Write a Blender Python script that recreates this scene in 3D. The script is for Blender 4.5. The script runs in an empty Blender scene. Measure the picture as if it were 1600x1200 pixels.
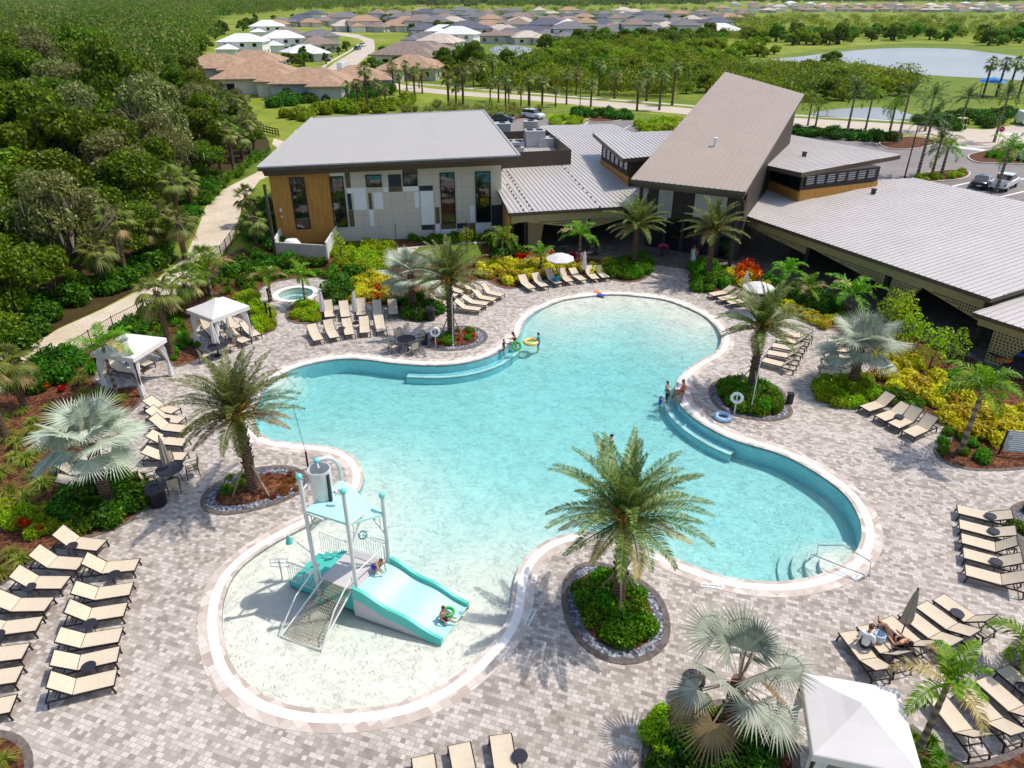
import bpy, bmesh, math, random
import numpy as np
from mathutils import Vector, Matrix
from mathutils.geometry import delaunay_2d_cdt
R = math.radians
random.seed(7)
RNG = np.random.default_rng(11)
S = bpy.context.scene
COL = S.collection

# ------------------------------------------------------------------ camera model (drone, 20 m up, looking down 28.65 deg)
F, CH = 1109.0, 20.0
PIT = math.atan(606 / F)
cp, sp = math.cos(PIT), math.sin(PIT)

def G(x, y, z=0.0):
    """point of the real place seen at photo pixel (x,y) at height z"""
    u = (x - 800) / F; v = (600 - y) / F
    t = (z - CH) / (-sp + v * cp)
    return Vector((u * t, (cp + v * sp) * t, z))

def ray(x, y):
    u = (x - 800) / F; v = (600 - y) / F
    return Vector((u, cp + v * sp, -sp + v * cp))

def plane3(a, b, c):
    n = (b - a).cross(c - a)
    return n, n.dot(a)

def onplane(pl, x, y):
    d = ray(x, y); o = Vector((0, 0, CH))
    t = (pl[1] - pl[0].dot(o)) / pl[0].dot(d)
    return o + d * t

def proj(p):
    z = p[2] - CH
    d = p[1] * cp - z * sp
    if d < 0.5: return (-9999, -9999)
    return (800 + F * p[0] / d, 600 - F * (p[1] * sp + z * cp) / d)

# ------------------------------------------------------------------ naming
def tag(o, label=None, cat=None, group=None, kind=None):
    if label: o['label'] = label
    if cat: o['category'] = cat
    if group: o['group'] = group
    if kind: o['kind'] = kind
    return o

def thing(name, label, cat, loc=(0, 0, 0), rz=0.0, group=None, scale=1.0):
    o = bpy.data.objects.new(name, None); COL.objects.link(o)
    o.empty_display_size = 0.3
    o.location = loc; o.rotation_euler = (0, 0, rz)
    o.scale = (scale,) * 3 if isinstance(scale, (int, float)) else scale
    return tag(o, label, cat, group)

def inst(name, mesh, parent=None, loc=None, rz=0.0):
    o = bpy.data.objects.new(name, mesh); COL.objects.link(o)
    if parent: o.parent = parent
    if loc is not None: o.location = loc
    if rz: o.rotation_euler = (0, 0, rz)
    return o

CHILD = {}
def copy_tree(o, parent=None):
    c = o.copy(); COL.objects.link(c)
    if parent: c.parent = parent
    for ch in list(o.children): copy_tree(ch, c)
    return c

ORD = ['first', 'second', 'third', 'fourth', 'fifth', 'sixth', 'seventh', 'eighth', 'ninth', 'tenth', 'eleventh',
       'twelfth', 'thirteenth', 'fourteenth', 'fifteenth', 'sixteenth', 'seventeenth', 'eighteenth', 'nineteenth', 'twentieth']

# ------------------------------------------------------------------ mesh builder
class MB:
    def __init__(s):
        s.v = []; s.f = []; s.m = []
    def add(s, vs, fs, m=0):
        k = len(s.v)
        s.v.extend([tuple(p) for p in vs])
        for f in fs:
            s.f.append([i + k for i in f]); s.m.append(m)
        return s
    def obox(s, c, ax, ay, az, m=0):
        c = Vector(c); ax = Vector(ax); ay = Vector(ay); az = Vector(az)
        vs = [c + ax * i + ay * j + az * k for k in (-.5, .5) for j in (-.5, .5) for i in (-.5, .5)]
        return s.add(vs, [(0, 2, 3, 1), (4, 5, 7, 6), (0, 1, 5, 4), (2, 6, 7, 3), (0, 4, 6, 2), (1, 3, 7, 5)], m)
    def box(s, cx, cy, cz, sx, sy, sz, rz=0.0, m=0):
        c, q = math.cos(rz), math.sin(rz)
        return s.obox((cx, cy, cz), (c * sx, q * sx, 0), (-q * sy, c * sy, 0), (0, 0, sz), m)
    def beam(s, p, q, w, h, up=(0, 0, 1), m=0):
        p = Vector(p); q = Vector(q); d = q - p
        if d.length < 1e-6: return s
        up = Vector(up); x = d.cross(up)
        if x.length < 1e-5: x = d.cross(Vector((1, 0, 0)))
        x.normalize(); z = x.cross(d).normalized()
        return s.obox((p + q) / 2, d, x * w, z * h, m)
    def tube(s, pts, r, n=8, cap=True, m=0, closed=False):
        pts = [Vector(p) for p in pts]; N = len(pts)
        rs = r if isinstance(r, (list, tuple)) else [r] * N
        vs = []; x = None
        for i, p in enumerate(pts):
            a = pts[i - 1] if (i > 0 or closed) else p
            b = pts[(i + 1) % N] if (i < N - 1 or closed) else p
            d = (b - a)
            d = d.normalized() if d.length > 1e-9 else Vector((0, 0, 1))
            if x is None:
                x = d.cross(Vector((0, 0, 1)))
                if x.length < 1e-3: x = d.cross(Vector((0, 1, 0)))
            x = x - d * x.dot(d); x.normalize(); y = d.cross(x)
            for k in range(n):
                t = 2 * math.pi * k / n
                vs.append(p + (x * math.cos(t) + y * math.sin(t)) * rs[i])
        fs = []
        for i in range(N if closed else N - 1):
            j = (i + 1) % N
            for k in range(n):
                fs.append((i * n + k, i * n + (k + 1) % n, j * n + (k + 1) % n, j * n + k))
        if cap and not closed:
            fs.append(tuple(range(n - 1, -1, -1))); fs.append(tuple((N - 1) * n + k for k in range(n)))
        return s.add(vs, fs, m)
    def lathe(s, prof, c=(0, 0, 0), n=20, m=0, caps=True):
        vs = []; c = Vector(c)
        for r, z in prof:
            for k in range(n):
                t = 2 * math.pi * k / n
                vs.append(c + Vector((r * math.cos(t), r * math.sin(t), z)))
        fs = []
        for i in range(len(prof) - 1):
            for k in range(n):
                fs.append((i * n + k, i * n + (k + 1) % n, (i + 1) * n + (k + 1) % n, (i + 1) * n + k))
        if caps and prof[0][0] > 1e-4: fs.append(tuple(range(n - 1, -1, -1)))
        if caps and prof[-1][0] > 1e-4: fs.append(tuple((len(prof) - 1) * n + k for k in range(n)))
        return s.add(vs, fs, m)
    def ell(s, c, r, n=12, k=8, m=0, rot=None):
        if isinstance(r, (int, float)): r = (r, r, r)
        vs = []; c = Vector(c)
        for i in range(k + 1):
            a = math.pi * i / k
            for j in range(n):
                t = 2 * math.pi * j / n
                p = Vector((r[0] * math.sin(a) * math.cos(t), r[1] * math.sin(a) * math.sin(t), -r[2] * math.cos(a)))
                if rot: p = rot @ p
                vs.append(c + p)
        fs = [(i * n + j, i * n + (j + 1) % n, (i + 1) * n + (j + 1) % n, (i + 1) * n + j) for i in range(k) for j in range(n)]
        return s.add(vs, fs, m)
    def torus(s, c, R_, r, n=28, k=12, m=0, rot=None):
        pts = []
        for i in range(n):
            t = 2 * math.pi * i / n
            p = Vector((R_ * math.cos(t), R_ * math.sin(t), 0))
            if rot: p = rot @ p
            pts.append(Vector(c) + p)
        return s.tube(pts, r, k, closed=True, m=m)
    def prism(s, poly, z0, z1, m=0):
        n = len(poly)
        a = [(p[0], p[1], z0 if z0 is not None else p[2]) for p in poly]
        b = [(p[0], p[1], z1) for p in poly]
        fs = [tuple(range(n - 1, -1, -1)), tuple(range(n, 2 * n))] + [(i, (i + 1) % n, n + (i + 1) % n, n + i) for i in range(n)]
        return s.add(a + b, fs, m)
    def slab(s, poly, th, m=0, mside=None):
        """thick plate: poly = 3D top corners, th = thickness downwards"""
        n = len(poly)
        a = [Vector(p) for p in poly]; b = [p - Vector((0, 0, th)) for p in a]
        s.add(a, [tuple(range(n))], m)
        s.add(b, [tuple(range(n - 1, -1, -1))], m if mside is None else mside)
        for i in range(n):
            j = (i + 1) % n
            s.add([a[i], b[i], b[j], a[j]], [(0, 1, 2, 3)], m if mside is None else mside)
        return s
    def quad(s, a, b, c, d, m=0):
        return s.add([a, b, c, d], [(0, 1, 2, 3)], m)
    def mesh(s, name, mats, smooth=False, fix=True):
        me = bpy.data.meshes.new(name)
        me.from_pydata(s.v, [], s.f)
        for mt in (mats if isinstance(mats, (list, tuple)) else [mats]): me.materials.append(mt)
        if isinstance(mats, (list, tuple)) and len(mats) > 1: me.polygons.foreach_set('material_index', s.m)
        if fix:
            bm = bmesh.new(); bm.from_mesh(me); bmesh.ops.recalc_face_normals(bm, faces=bm.faces); bm.to_mesh(me); bm.free()
        if smooth:
            me.polygons.foreach_set('use_smooth', [True] * len(me.polygons))
            try: me.set_sharp_from_angle(angle=R(42))
            except Exception: pass
        me.update()
        return me
    def build(s, name, mats, parent=None, loc=None, rz=0.0, smooth=False, fix=True):
        return inst(name, s.mesh(name, mats, smooth, fix), parent, loc, rz)

def np_mesh(name, V, FQ, mats, mi=None, smooth=False):
    """fast mesh from numpy quads (M,4) or triangles (M,3)"""
    me = bpy.data.meshes.new(name)
    V = np.asarray(V, dtype=np.float32); FQ = np.asarray(FQ, dtype=np.int32)
    k = FQ.shape[1]
    me.vertices.add(len(V)); me.vertices.foreach_set('co', V.ravel())
    me.loops.add(FQ.size); me.loops.foreach_set('vertex_index', FQ.ravel())
    me.polygons.add(len(FQ)); me.polygons.foreach_set('loop_start', np.arange(0, FQ.size, k, dtype=np.int32))
    for mt in (mats if isinstance(mats, (list, tuple)) else [mats]): me.materials.append(mt)
    if mi is not None: me.polygons.foreach_set('material_index', np.asarray(mi, dtype=np.int32))
    if smooth: me.polygons.foreach_set('use_smooth', np.ones(len(FQ), dtype=bool))
    me.update(calc_edges=True)
    return me

# ------------------------------------------------------------------ polygons
def catmull(pts, step=0.35, closed=True):
    pts = [Vector((p[0], p[1], 0)) for p in pts]; n = len(pts); out = []
    rng = range(n) if closed else range(n - 1)
    for i in rng:
        if closed: p0, p1, p2, p3 = pts[i - 1], pts[i], pts[(i + 1) % n], pts[(i + 2) % n]
        else: p0, p1, p2, p3 = pts[max(i - 1, 0)], pts[i], pts[i + 1], pts[min(i + 2, n - 1)]
        m = max(1, int((p2 - p1).length / step))
        for k in range(m):
            t = k / m
            out.append(0.5 * ((2 * p1) + (p2 - p0) * t + (2 * p0 - 5 * p1 + 4 * p2 - p3) * t * t + (3 * p1 - p0 - 3 * p2 + p3) * t ** 3))
    if not closed: out.append(pts[-1])
    return out

def area2(poly):
    return sum(poly[i - 1][0] * poly[i][1] - poly[i][0] * poly[i - 1][1] for i in range(len(poly))) / 2

def offset(poly, d, closed=True):
    """positive = outwards for a counter-clockwise loop"""
    n = len(poly); out = []
    for i in range(n):
        a = poly[i - 1] if (closed or i > 0) else poly[i]
        b = poly[(i + 1) % n] if (closed or i < n - 1) else poly[i]
        t = Vector((b[0] - a[0], b[1] - a[1], 0)).normalized()
        out.append(Vector((poly[i][0] + t.y * d, poly[i][1] - t.x * d, 0)))
    return out

def smooth_loop(poly, it=2):
    for _ in range(it):
        n = len(poly)
        poly = [poly[i] * .5 + (poly[i - 1] + poly[(i + 1) % n]) * .25 for i in range(n)]
    return poly

def inside(p, poly):
    x, y = p[0], p[1]; c = False; n = len(poly); j = n - 1
    for i in range(n):
        yi, yj = poly[i][1], poly[j][1]
        if (yi > y) != (yj > y) and x < (poly[j][0] - poly[i][0]) * (y - yi) / (yj - yi) + poly[i][0]: c = not c
        j = i
    return c

def fill(outer, holes=(), extra=()):
    vs = []; es = []
    for loop in [outer] + list(holes):
        k = len(vs); n = len(loop)
        vs += [Vector((p[0], p[1])) for p in loop]
        es += [(k + i, k + (i + 1) % n) for i in range(n)]
    vs += [Vector((p[0], p[1])) for p in extra]
    r = delaunay_2d_cdt(vs, es, [], 0, 1e-5)
    V = r[0]; out = []
    for f in r[2]:
        c = (V[f[0]] + V[f[1]] + V[f[2]]) / 3
        if inside(c, outer) and not any(inside(c, h) for h in holes):
            a, b, d = (V[i] for i in f)
            if (b - a).cross(d - a) < 0: f = (f[0], f[2], f[1])
            out.append(tuple(f))
    return V, out

def sheet(name, outer, z, mat, holes=(), kind='structure', parent=None):
    V, fs = fill(outer, holes)
    me = bpy.data.meshes.new(name); me.from_pydata([(v.x, v.y, z) for v in V], [], fs)
    me.materials.append(mat); me.update()
    o = inst(name, me, parent)
    if kind: o['kind'] = kind
    return o

def gpoly(px, step=None, z=0.0):
    pts = [G(x, y, z) for x, y in px]
    if step: pts = catmull(pts, step)
    if area2(pts) < 0: pts.reverse()
    return pts

def dist_poly(p, pl):
    b = 1e9
    for i in range(len(pl) - 1):
        a, c = pl[i], pl[i + 1]; d = (c[0] - a[0], c[1] - a[1]); L = d[0] ** 2 + d[1] ** 2
        t = max(0, min(1, ((p[0] - a[0]) * d[0] + (p[1] - a[1]) * d[1]) / L)) if L > 0 else 0
        b = min(b, math.hypot(p[0] - a[0] - t * d[0], p[1] - a[1] - t * d[1]))
    return b

# ------------------------------------------------------------------ materials
def lin(r, g=None, b=None):
    if g is None: r, g, b = r
    f = lambda c: (c / 12.92 if c <= 0.04045 else ((c + 0.055) / 1.055) ** 2.4)
    return (f(r / 255), f(g / 255), f(b / 255), 1)

class NT:
    def __init__(s, name):
        s.m = bpy.data.materials.new(name); s.m.use_nodes = True
        s.t = s.m.node_tree; s.t.nodes.clear()
        s.out = s.n('ShaderNodeOutputMaterial')
    def n(s, typ, **kw):
        o = s.t.nodes.new(typ)
        for k, v in kw.items():
            if k in ('operation', 'blend_type', 'data_type', 'feature', 'noise_dimensions', 'bands_direction', 'distance', 'wave_type', 'offset', 'offset_frequency', 'squash', 'squash_frequency', 'rings_direction', 'wave_profile', 'voronoi_dimensions'): setattr(o, k, v)
        return o
    def l(s, a, b): s.t.links.new(a, b)
    def setv(s, node, **kw):
        for k, v in kw.items():
            node.inputs[k.replace('_', ' ')].default_value = v
        return node
    def coords(s, scale=(1, 1, 1), rot=(0, 0, 0), kind='Object'):
        tc = s.n('ShaderNodeTexCoord'); mp = s.n('ShaderNodeMapping')
        mp.inputs['Scale'].default_value = scale; mp.inputs['Rotation'].default_value = rot
        s.l(tc.outputs[kind], mp.inputs['Vector']); return mp.outputs[0]
    def noise(s, vec, scale, detail=3, rough=.55, dim='3D'):
        o = s.n('ShaderNodeTexNoise', noise_dimensions=dim); detail = min(detail, 3); o.inputs['Scale'].default_value = scale; o.inputs['Detail'].default_value = detail
        o.inputs['Roughness'].default_value = rough
        if vec is not None: s.l(vec, o.inputs['Vector'])
        return o
    def ramp(s, fac, stops, interp='LINEAR'):
        o = s.n('ShaderNodeValToRGB'); cr = o.color_ramp; cr.interpolation = interp
        while len(cr.elements) < len(stops): cr.elements.new(0.5)
        for e, (p, c) in zip(cr.elements, stops):
            e.position = p; e.color = c if len(c) == 4 else (*c, 1)
        s.l(fac, o.inputs[0]); return o.outputs[0]
    def mix(s, fac, a, b, mode='MIX'):
        o = s.n('ShaderNodeMixRGB', blend_type=mode)
        for inp, val in ((o.inputs[0], fac), (o.inputs[1], a), (o.inputs[2], b)):
            if hasattr(val, 'links') or hasattr(val, 'is_linked'): s.l(val, inp)
            elif isinstance(val, (int, float)): inp.default_value = val
            else: inp.default_value = val if len(val) == 4 else (*val, 1)
        return o.outputs[0]
    def math(s, op, a, b=None):
        o = s.n('ShaderNodeMath', operation=op)
        for inp, val in zip(o.inputs, (a, b)):
            if val is None: continue
            if isinstance(val, (int, float)): inp.default_value = val
            else: s.l(val, inp)
        return o.outputs[0]
    def bsdf(s, col, rough=.6, metal=0.0, spec=.4, bump=None, bstr=.3, bdist=.02, coat=0.0):
        b = s.n('ShaderNodeBsdfPrincipled')
        if isinstance(col, tuple): b.inputs['Base Color'].default_value = col
        else: s.l(col, b.inputs['Base Color'])
        if isinstance(rough, (int, float)): b.inputs['Roughness'].default_value = rough
        else: s.l(rough, b.inputs['Roughness'])
        b.inputs['Metallic'].default_value = metal; b.inputs['Specular IOR Level'].default_value = spec
        b.inputs['Coat Weight'].default_value = coat
        if bump is not None:
            bp = s.n('ShaderNodeBump'); bp.inputs['Strength'].default_value = bstr; bp.inputs['Distance'].default_value = bdist
            s.l(bump, bp.inputs['Height']); s.l(bp.outputs[0], b.inputs['Normal'])
        return b
    def done(s, shader):
        s.l(shader.outputs[0], s.out.inputs[0]); return s.m

MC = {}
def plain(name, rgb, rough=.6, metal=0.0, spec=.4, var=.12, vscale=3.0, coat=0.0):
    """painted / moulded surface with a little procedural wear"""
    if name in MC: return MC[name]
    t = NT(name); c = lin(rgb)
    n = t.noise(t.coords(), vscale, 5)
    dk = tuple(x * (1 - var) for x in c[:3]) + (1,); lt = tuple(min(1, x * (1 + var * .6)) for x in c[:3]) + (1,)
    col = t.ramp(n.outputs[0], [(.3, dk), (.7, lt)])
    MC[name] = t.done(t.bsdf(col, rough, metal, spec, coat=coat)); return MC[name]

def leafmat(name, a, b, c=None, trans=.3, rough=.5, spec=.35):
    """foliage: per leaf and per plant variation, translucent blades"""
    if name in MC: return MC[name]
    t = NT(name)
    g = t.n('ShaderNodeNewGeometry'); oi = t.n('ShaderNodeObjectInfo')
    stops = [(0, lin(a)), (.6, lin(b))] + ([(1, lin(c))] if c else [])
    col = t.ramp(g.outputs['Random Per Island'], stops)
    hs = t.n('ShaderNodeHueSaturation'); t.l(col, hs.inputs['Color'])
    t.l(t.math('ADD', t.math('MULTIPLY', oi.outputs['Random'], .5), .78), hs.inputs['Value'])
    t.l(t.math('ADD', t.math('MULTIPLY', oi.outputs['Random'], .05), .475), hs.inputs['Hue'])
    hs.inputs['Saturation'].default_value = 1.12
    b_ = t.bsdf(hs.outputs[0], rough, 0, spec)
    tr = t.n('ShaderNodeBsdfTranslucent'); t.l(hs.outputs[0], tr.inputs[0])
    mx = t.n('ShaderNodeMixShader'); mx.inputs[0].default_value = trans
    t.l(b_.outputs[0], mx.inputs[1]); t.l(tr.outputs[0], mx.inputs[2])
    MC[name] = t.done(mx); return MC[name]

def mat_pavers(name, tones, rz=0.35, w=.36, h=.22, dirt=.5, mortar=(120, 108, 100)):
    t = NT(name)
    vec = t.coords(rot=(0, 0, rz))
    def brick(off):
        mp = t.n('ShaderNodeMapping'); mp.inputs['Location'].default_value = off; t.l(vec, mp.inputs['Vector'])
        br = t.n('ShaderNodeTexBrick', offset=.5, offset_frequency=2, squash=.62, squash_frequency=3)
        t.l(mp.outputs[0], br.inputs['Vector'])
        br.inputs['Color1'].default_value = (0, 0, 0, 1); br.inputs['Color2'].default_value = (1, 1, 1, 1)
        br.inputs['Mortar'].default_value = (.5, .5, .5, 1)
        br.inputs['Scale'].default_value = 1; br.inputs['Mortar Size'].default_value = .007
        br.inputs['Mortar Smooth'].default_value = .1
        br.inputs['Brick Width'].default_value = w; br.inputs['Row Height'].default_value = h
        return br
    br = brick((0, 0, 0))
    big = t.noise(vec, .16, 3); mid = t.noise(vec, 1.1, 4); fine = t.noise(vec, 22, 3)
    f = t.math('ADD', t.math('MULTIPLY', br.outputs['Color'], .72), t.math('MULTIPLY', mid.outputs[0], .36))
    f = t.math('ADD', f, t.math('MULTIPLY', t.math('SUBTRACT', big.outputs[0], .5), .55))
    k = len(tones)
    col = t.ramp(f, [(.12 + .78 * i / (k - 1), lin(c)) for i, c in enumerate(tones)])
    col = t.mix(t.math('MULTIPLY', fine.outputs[0], .28), col, lin(150, 138, 128), 'MULTIPLY')
    col = t.mix(t.math('MULTIPLY', br.outputs['Fac'], .6), col, lin(mortar))
    return t.done(t.bsdf(col, .75, 0, .3, bump=br.outputs['Fac'], bstr=-.25, bdist=.01))

def mat_ground(name, cols, scales=(.05, .5, 6), rough=.9, bstr=.6, bdist=.05):
    t = NT(name); vec = t.coords()
    a = t.noise(vec, scales[0], 5, .6); b = t.noise(vec, scales[1], 6, .65); c = t.noise(vec, scales[2], 4)
    f = t.math('ADD', t.math('MULTIPLY', a.outputs[0], .55), t.math('MULTIPLY', b.outputs[0], .45))
    k = len(cols)
    col = t.ramp(f, [(.32 + .36 * i / (k - 1), lin(x)) for i, x in enumerate(cols)])
    col = t.mix(.55, col, t.ramp(c.outputs[0], [(.3, (.45, .45, .45, 1)), (.7, (1.25, 1.25, 1.25, 1))]), 'MULTIPLY')
    return t.done(t.bsdf(col, rough, 0, .15, bump=c.outputs[0], bstr=bstr, bdist=bdist))

def mat_chips(name, cols, scale=14, rough=.9):
    t = NT(name); vec = t.coords()
    vo = t.n('ShaderNodeTexVoronoi', voronoi_dimensions='2D'); vo.inputs['Scale'].default_value = scale; t.l(vec, vo.inputs['Vector'])
    n = t.noise(vec, .7, 4)
    sep = t.n('ShaderNodeSeparateColor'); t.l(vo.outputs['Color'], sep.inputs[0])
    f = t.math('ADD', t.math('MULTIPLY', sep.outputs[0], .6), t.math('MULTIPLY', n.outputs[0], .4))
    k = len(cols)
    col = t.ramp(f, [(.15 + .7 * i / (k - 1), lin(x)) for i, x in enumerate(cols)])
    return t.done(t.bsdf(col, rough, 0, .2, bump=vo.outputs['Distance'], bstr=.7, bdist=.04))

def mat_metal_roof(name, rgb, var=.06):
    t = NT(name); vec = t.coords(); c = lin(rgb)
    n1 = t.noise(vec, .35, 4); n2 = t.noise(t.coords(scale=(4, .3, 1)), 2.2, 4)
    f = t.math('ADD', t.math('MULTIPLY', n1.outputs[0], .5), t.math('MULTIPLY', n2.outputs[0], .5))
    col = t.ramp(f, [(.3, tuple(x * (1 - var * 2) for x in c[:3]) + (1,)), (.7, tuple(min(1, x * (1 + var)) for x in c[:3]) + (1,))])
    return t.done(t.bsdf(col, .42, .15, .5, bump=n1.outputs[0], bstr=.05))

def mat_tiles(name, rgb):
    t = NT(name); vec = t.coords(); c = lin(rgb)
    n = t.noise(vec, 1.3, 5)
    oi = t.n('ShaderNodeObjectInfo')
    w = t.n('ShaderNodeTexWave', bands_direction='Z'); w.inputs['Scale'].default_value = 1.4; t.l(vec, w.inputs['Vector'])
    col = t.ramp(n.outputs[0], [(.3, tuple(x * .72 for x in c[:3]) + (1,)), (.7, tuple(min(1, x * 1.18) for x in c[:3]) + (1,))])
    return t.done(t.bsdf(col, .8, 0, .25, bump=w.outputs['Color'], bstr=.25))

def mat_bark(name, a, b, rings=9.0):
    t = NT(name); vec = t.coords()
    w = t.n('ShaderNodeTexWave', bands_direction='Z'); t.l(vec, w.inputs['Vector'])
    w.inputs['Scale'].default_value = rings / 6.28; w.inputs['Distortion'].default_value = 5; w.inputs['Detail'].default_value = 3
    n = t.noise(vec, 9, 4)
    f = t.math('ADD', t.math('MULTIPLY', w.outputs['Fac'], .5), t.math('MULTIPLY', n.outputs[0], .5))
    col = t.ramp(f, [(.25, lin(a)), (.75, lin(b))])
    return t.done(t.bsdf(col, .9, 0, .15, bump=f, bstr=.8, bdist=.04))

def mat_wood(name, a, b, sc=(1, 1, .12)):
    t = NT(name); vec = t.coords(scale=sc)
    n = t.noise(vec, 6, 6, .65)
    col = t.ramp(n.outputs[0], [(.3, lin(a)), (.7, lin(b))])
    return t.done(t.bsdf(col, .55, 0, .35))

def mat_glass(name, rgb=(14, 20, 26), rough=.03):
    t = NT(name)
    return t.done(t.bsdf(lin(rgb), rough, 0, 1.0, coat=.6))

M = {}
M['dark_metal'] = plain('dark_bronze_metal', (48, 40, 40), .45, .3)
M['frame'] = plain('frame_brown', (46, 38, 40), .45, .3)
M['fascia'] = plain('bronze_fascia', (92, 80, 68), .5, .2)
M['olive'] = plain('olive_bronze', (178, 164, 118), .55, .2)
M['white'] = plain('white_paint', (236, 234, 228), .45)
M['black'] = plain('black_plastic', (24, 24, 30), .5)
M['steel'] = plain('stainless_steel', (190, 195, 195), .25, .9)
M['teal'] = plain('teal_fibreglass', (84, 198, 182), .4, 0, .5, var=.05)
M['teal_light'] = plain('light_teal_gelcoat', (180, 232, 222), .35, 0, .5, var=.05)
M['glass'] = mat_glass('window_glass')
M['canvas'] = plain('white_canvas', (226, 219, 214), .8, var=.05, vscale=1.2)
M['sling'] = plain('tan_sling_fabric', (216, 198, 172), .8, var=.07, vscale=6)
M['taupe'] = plain('taupe_fabric', (176, 164, 150), .85)
M['conc'] = plain('pale_concrete', (206, 194, 180), .85, var=.16, vscale=1.5)
M['skin'] = plain('skin', (214, 158, 128), .55, var=.05)
M['skin2'] = plain('skin_tanned', (190, 130, 100), .55, var=.05)
M['hair'] = plain('dark_hair', (44, 32, 26), .6)
SKY_STR, SUN_STR, EXPO = 0.15, 3.0, 0.2
HAZE = 0.000022
# ================================================================== SETTING
M['pavers'] = mat_pavers('deck_pavers', [(148, 136, 127), (171, 159, 149), (190, 179, 168), (206, 195, 185), (219, 209, 200)], rz=.32, w=.25, h=.16)
M['pavers_ring'] = mat_pavers('coping_pavers', [(188, 170, 156), (208, 192, 178), (224, 210, 198), (234, 222, 211)], rz=.9, w=.5, h=.36, mortar=(170, 154, 140))
M['pavers_dark'] = mat_pavers('edging_pavers', [(92, 82, 78), (112, 100, 94), (128, 116, 108)], rz=.9, w=.2, h=.12)
M['mulch'] = mat_chips('bark_mulch', [(58, 34, 24), (84, 50, 34), (112, 70, 46), (138, 92, 60)], 9)
M['gravel'] = mat_chips('slate_gravel', [(66, 68, 78), (98, 100, 110), (138, 140, 148), (190, 190, 196)], 11)
M['grass'] = mat_ground('field_grass', [(84, 106, 28), (116, 136, 38), (146, 154, 54), (168, 156, 84)], (.02, .25, 3))
M['lawn'] = mat_ground('mown_lawn', [(88, 112, 36), (112, 130, 46), (136, 146, 62)], (.05, .5, 5))
M['trail'] = mat_ground('shell_trail', [(200, 180, 152), (216, 199, 174), (228, 214, 194)], (.2, .9, 8), .9, .2, .02)
M['road'] = mat_ground('concrete_road', [(196, 178, 160), (208, 192, 174), (216, 202, 186)], (.08, .5, 6), .85, .1, .01)  # even pale concrete tone
M['asphalt'] = mat_ground('weathered_asphalt', [(128, 120, 116), (146, 138, 134), (158, 150, 146)], (.08, .6, 9), .85, .1, .01)
M['floorwood'] = mat_ground('woodland_floor', [(52, 40, 24), (74, 58, 34), (78, 80, 36)], (.1, .6, 4))
M['plaster'] = plain('pool_plaster', (238, 231, 219), .6, var=.05, vscale=.6)
M['pool_shade_tint'] = plain('shade_tinted_plaster', (174, 220, 226), .35, var=.06, vscale=2)  # pool walls and benches: aqua tint paints in their underwater shade
M['coping_white'] = plain('white_coping', (246, 240, 232), .6, var=.05, vscale=2)

def mat_water(name, col, dens, ripple=1.0, sc=1.0):
    t = NT(name)
    vec = t.coords(scale=(1, 1.25, 1))
    w1 = t.noise(vec, .7 * sc, 2, .5)
    # wandering domain, then ridged noise = net of thin wave crests, tinted bright below
    off = t.n('ShaderNodeVectorMath', operation='ADD'); t.l(vec, off.inputs[0])
    sc1 = t.n('ShaderNodeVectorMath', operation='SCALE'); t.l(w1.outputs['Color'], sc1.inputs[0]); sc1.inputs['Scale'].default_value = 1.3
    t.l(sc1.outputs[0], off.inputs[1])
    n1 = t.noise(off.outputs[0], 2.6 * sc, 2, .5); n2 = t.noise(off.outputs[0], 5.6 * sc, 2, .5)
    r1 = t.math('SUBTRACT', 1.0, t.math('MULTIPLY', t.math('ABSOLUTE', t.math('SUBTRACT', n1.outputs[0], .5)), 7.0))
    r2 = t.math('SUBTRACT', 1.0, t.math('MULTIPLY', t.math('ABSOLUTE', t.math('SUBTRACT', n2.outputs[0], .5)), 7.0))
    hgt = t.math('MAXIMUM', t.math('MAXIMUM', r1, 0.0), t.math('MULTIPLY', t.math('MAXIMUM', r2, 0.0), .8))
    # caustic light net painted into the transparent colour along the ripple lines
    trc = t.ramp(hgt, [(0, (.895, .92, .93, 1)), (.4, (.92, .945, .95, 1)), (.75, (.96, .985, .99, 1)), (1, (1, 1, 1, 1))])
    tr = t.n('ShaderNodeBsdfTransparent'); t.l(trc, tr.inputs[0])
    bp = t.n('ShaderNodeBump'); bp.inputs['Strength'].default_value = .55 * ripple; bp.inputs['Distance'].default_value = .05
    t.l(hgt, bp.inputs['Height'])
    gl = t.n('ShaderNodeBsdfGlossy'); gl.inputs['Roughness'].default_value = .06; t.l(bp.outputs[0], gl.inputs['Normal'])
    fr = t.n('ShaderNodeFresnel'); fr.inputs['IOR'].default_value = 1.33; t.l(bp.outputs[0], fr.inputs['Normal'])
    mx = t.n('ShaderNodeMixShader'); t.l(fr.outputs[0], mx.inputs[0]); t.l(tr.outputs[0], mx.inputs[1]); t.l(gl.outputs[0], mx.inputs[2])
    t.l(mx.outputs[0], t.out.inputs['Surface'])
    va = t.n('ShaderNodeVolumeAbsorption'); va.inputs['Color'].default_value = col; va.inputs['Density'].default_value = dens
    t.l(va.outputs[0], t.out.inputs['Volume'])
    return t.m
M['water'] = mat_water('pool_water', (.03, .84, .93, 1), .36)

def mat_lake(name, rgb):
    t = NT(name); vec = t.coords()
    n = t.noise(vec, .6, 4); n2 = t.noise(vec, .02, 3)
    col = t.ramp(n2.outputs[0], [(.3, lin(rgb)), (.7, lin(tuple(min(255, c + 14) for c in rgb)))])
    return t.done(t.bsdf(col, .3, 0, .25, bump=n.outputs[0], bstr=.2, bdist=.1))
M['lake'] = mat_lake('lake_water', (152, 154, 154))

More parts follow.
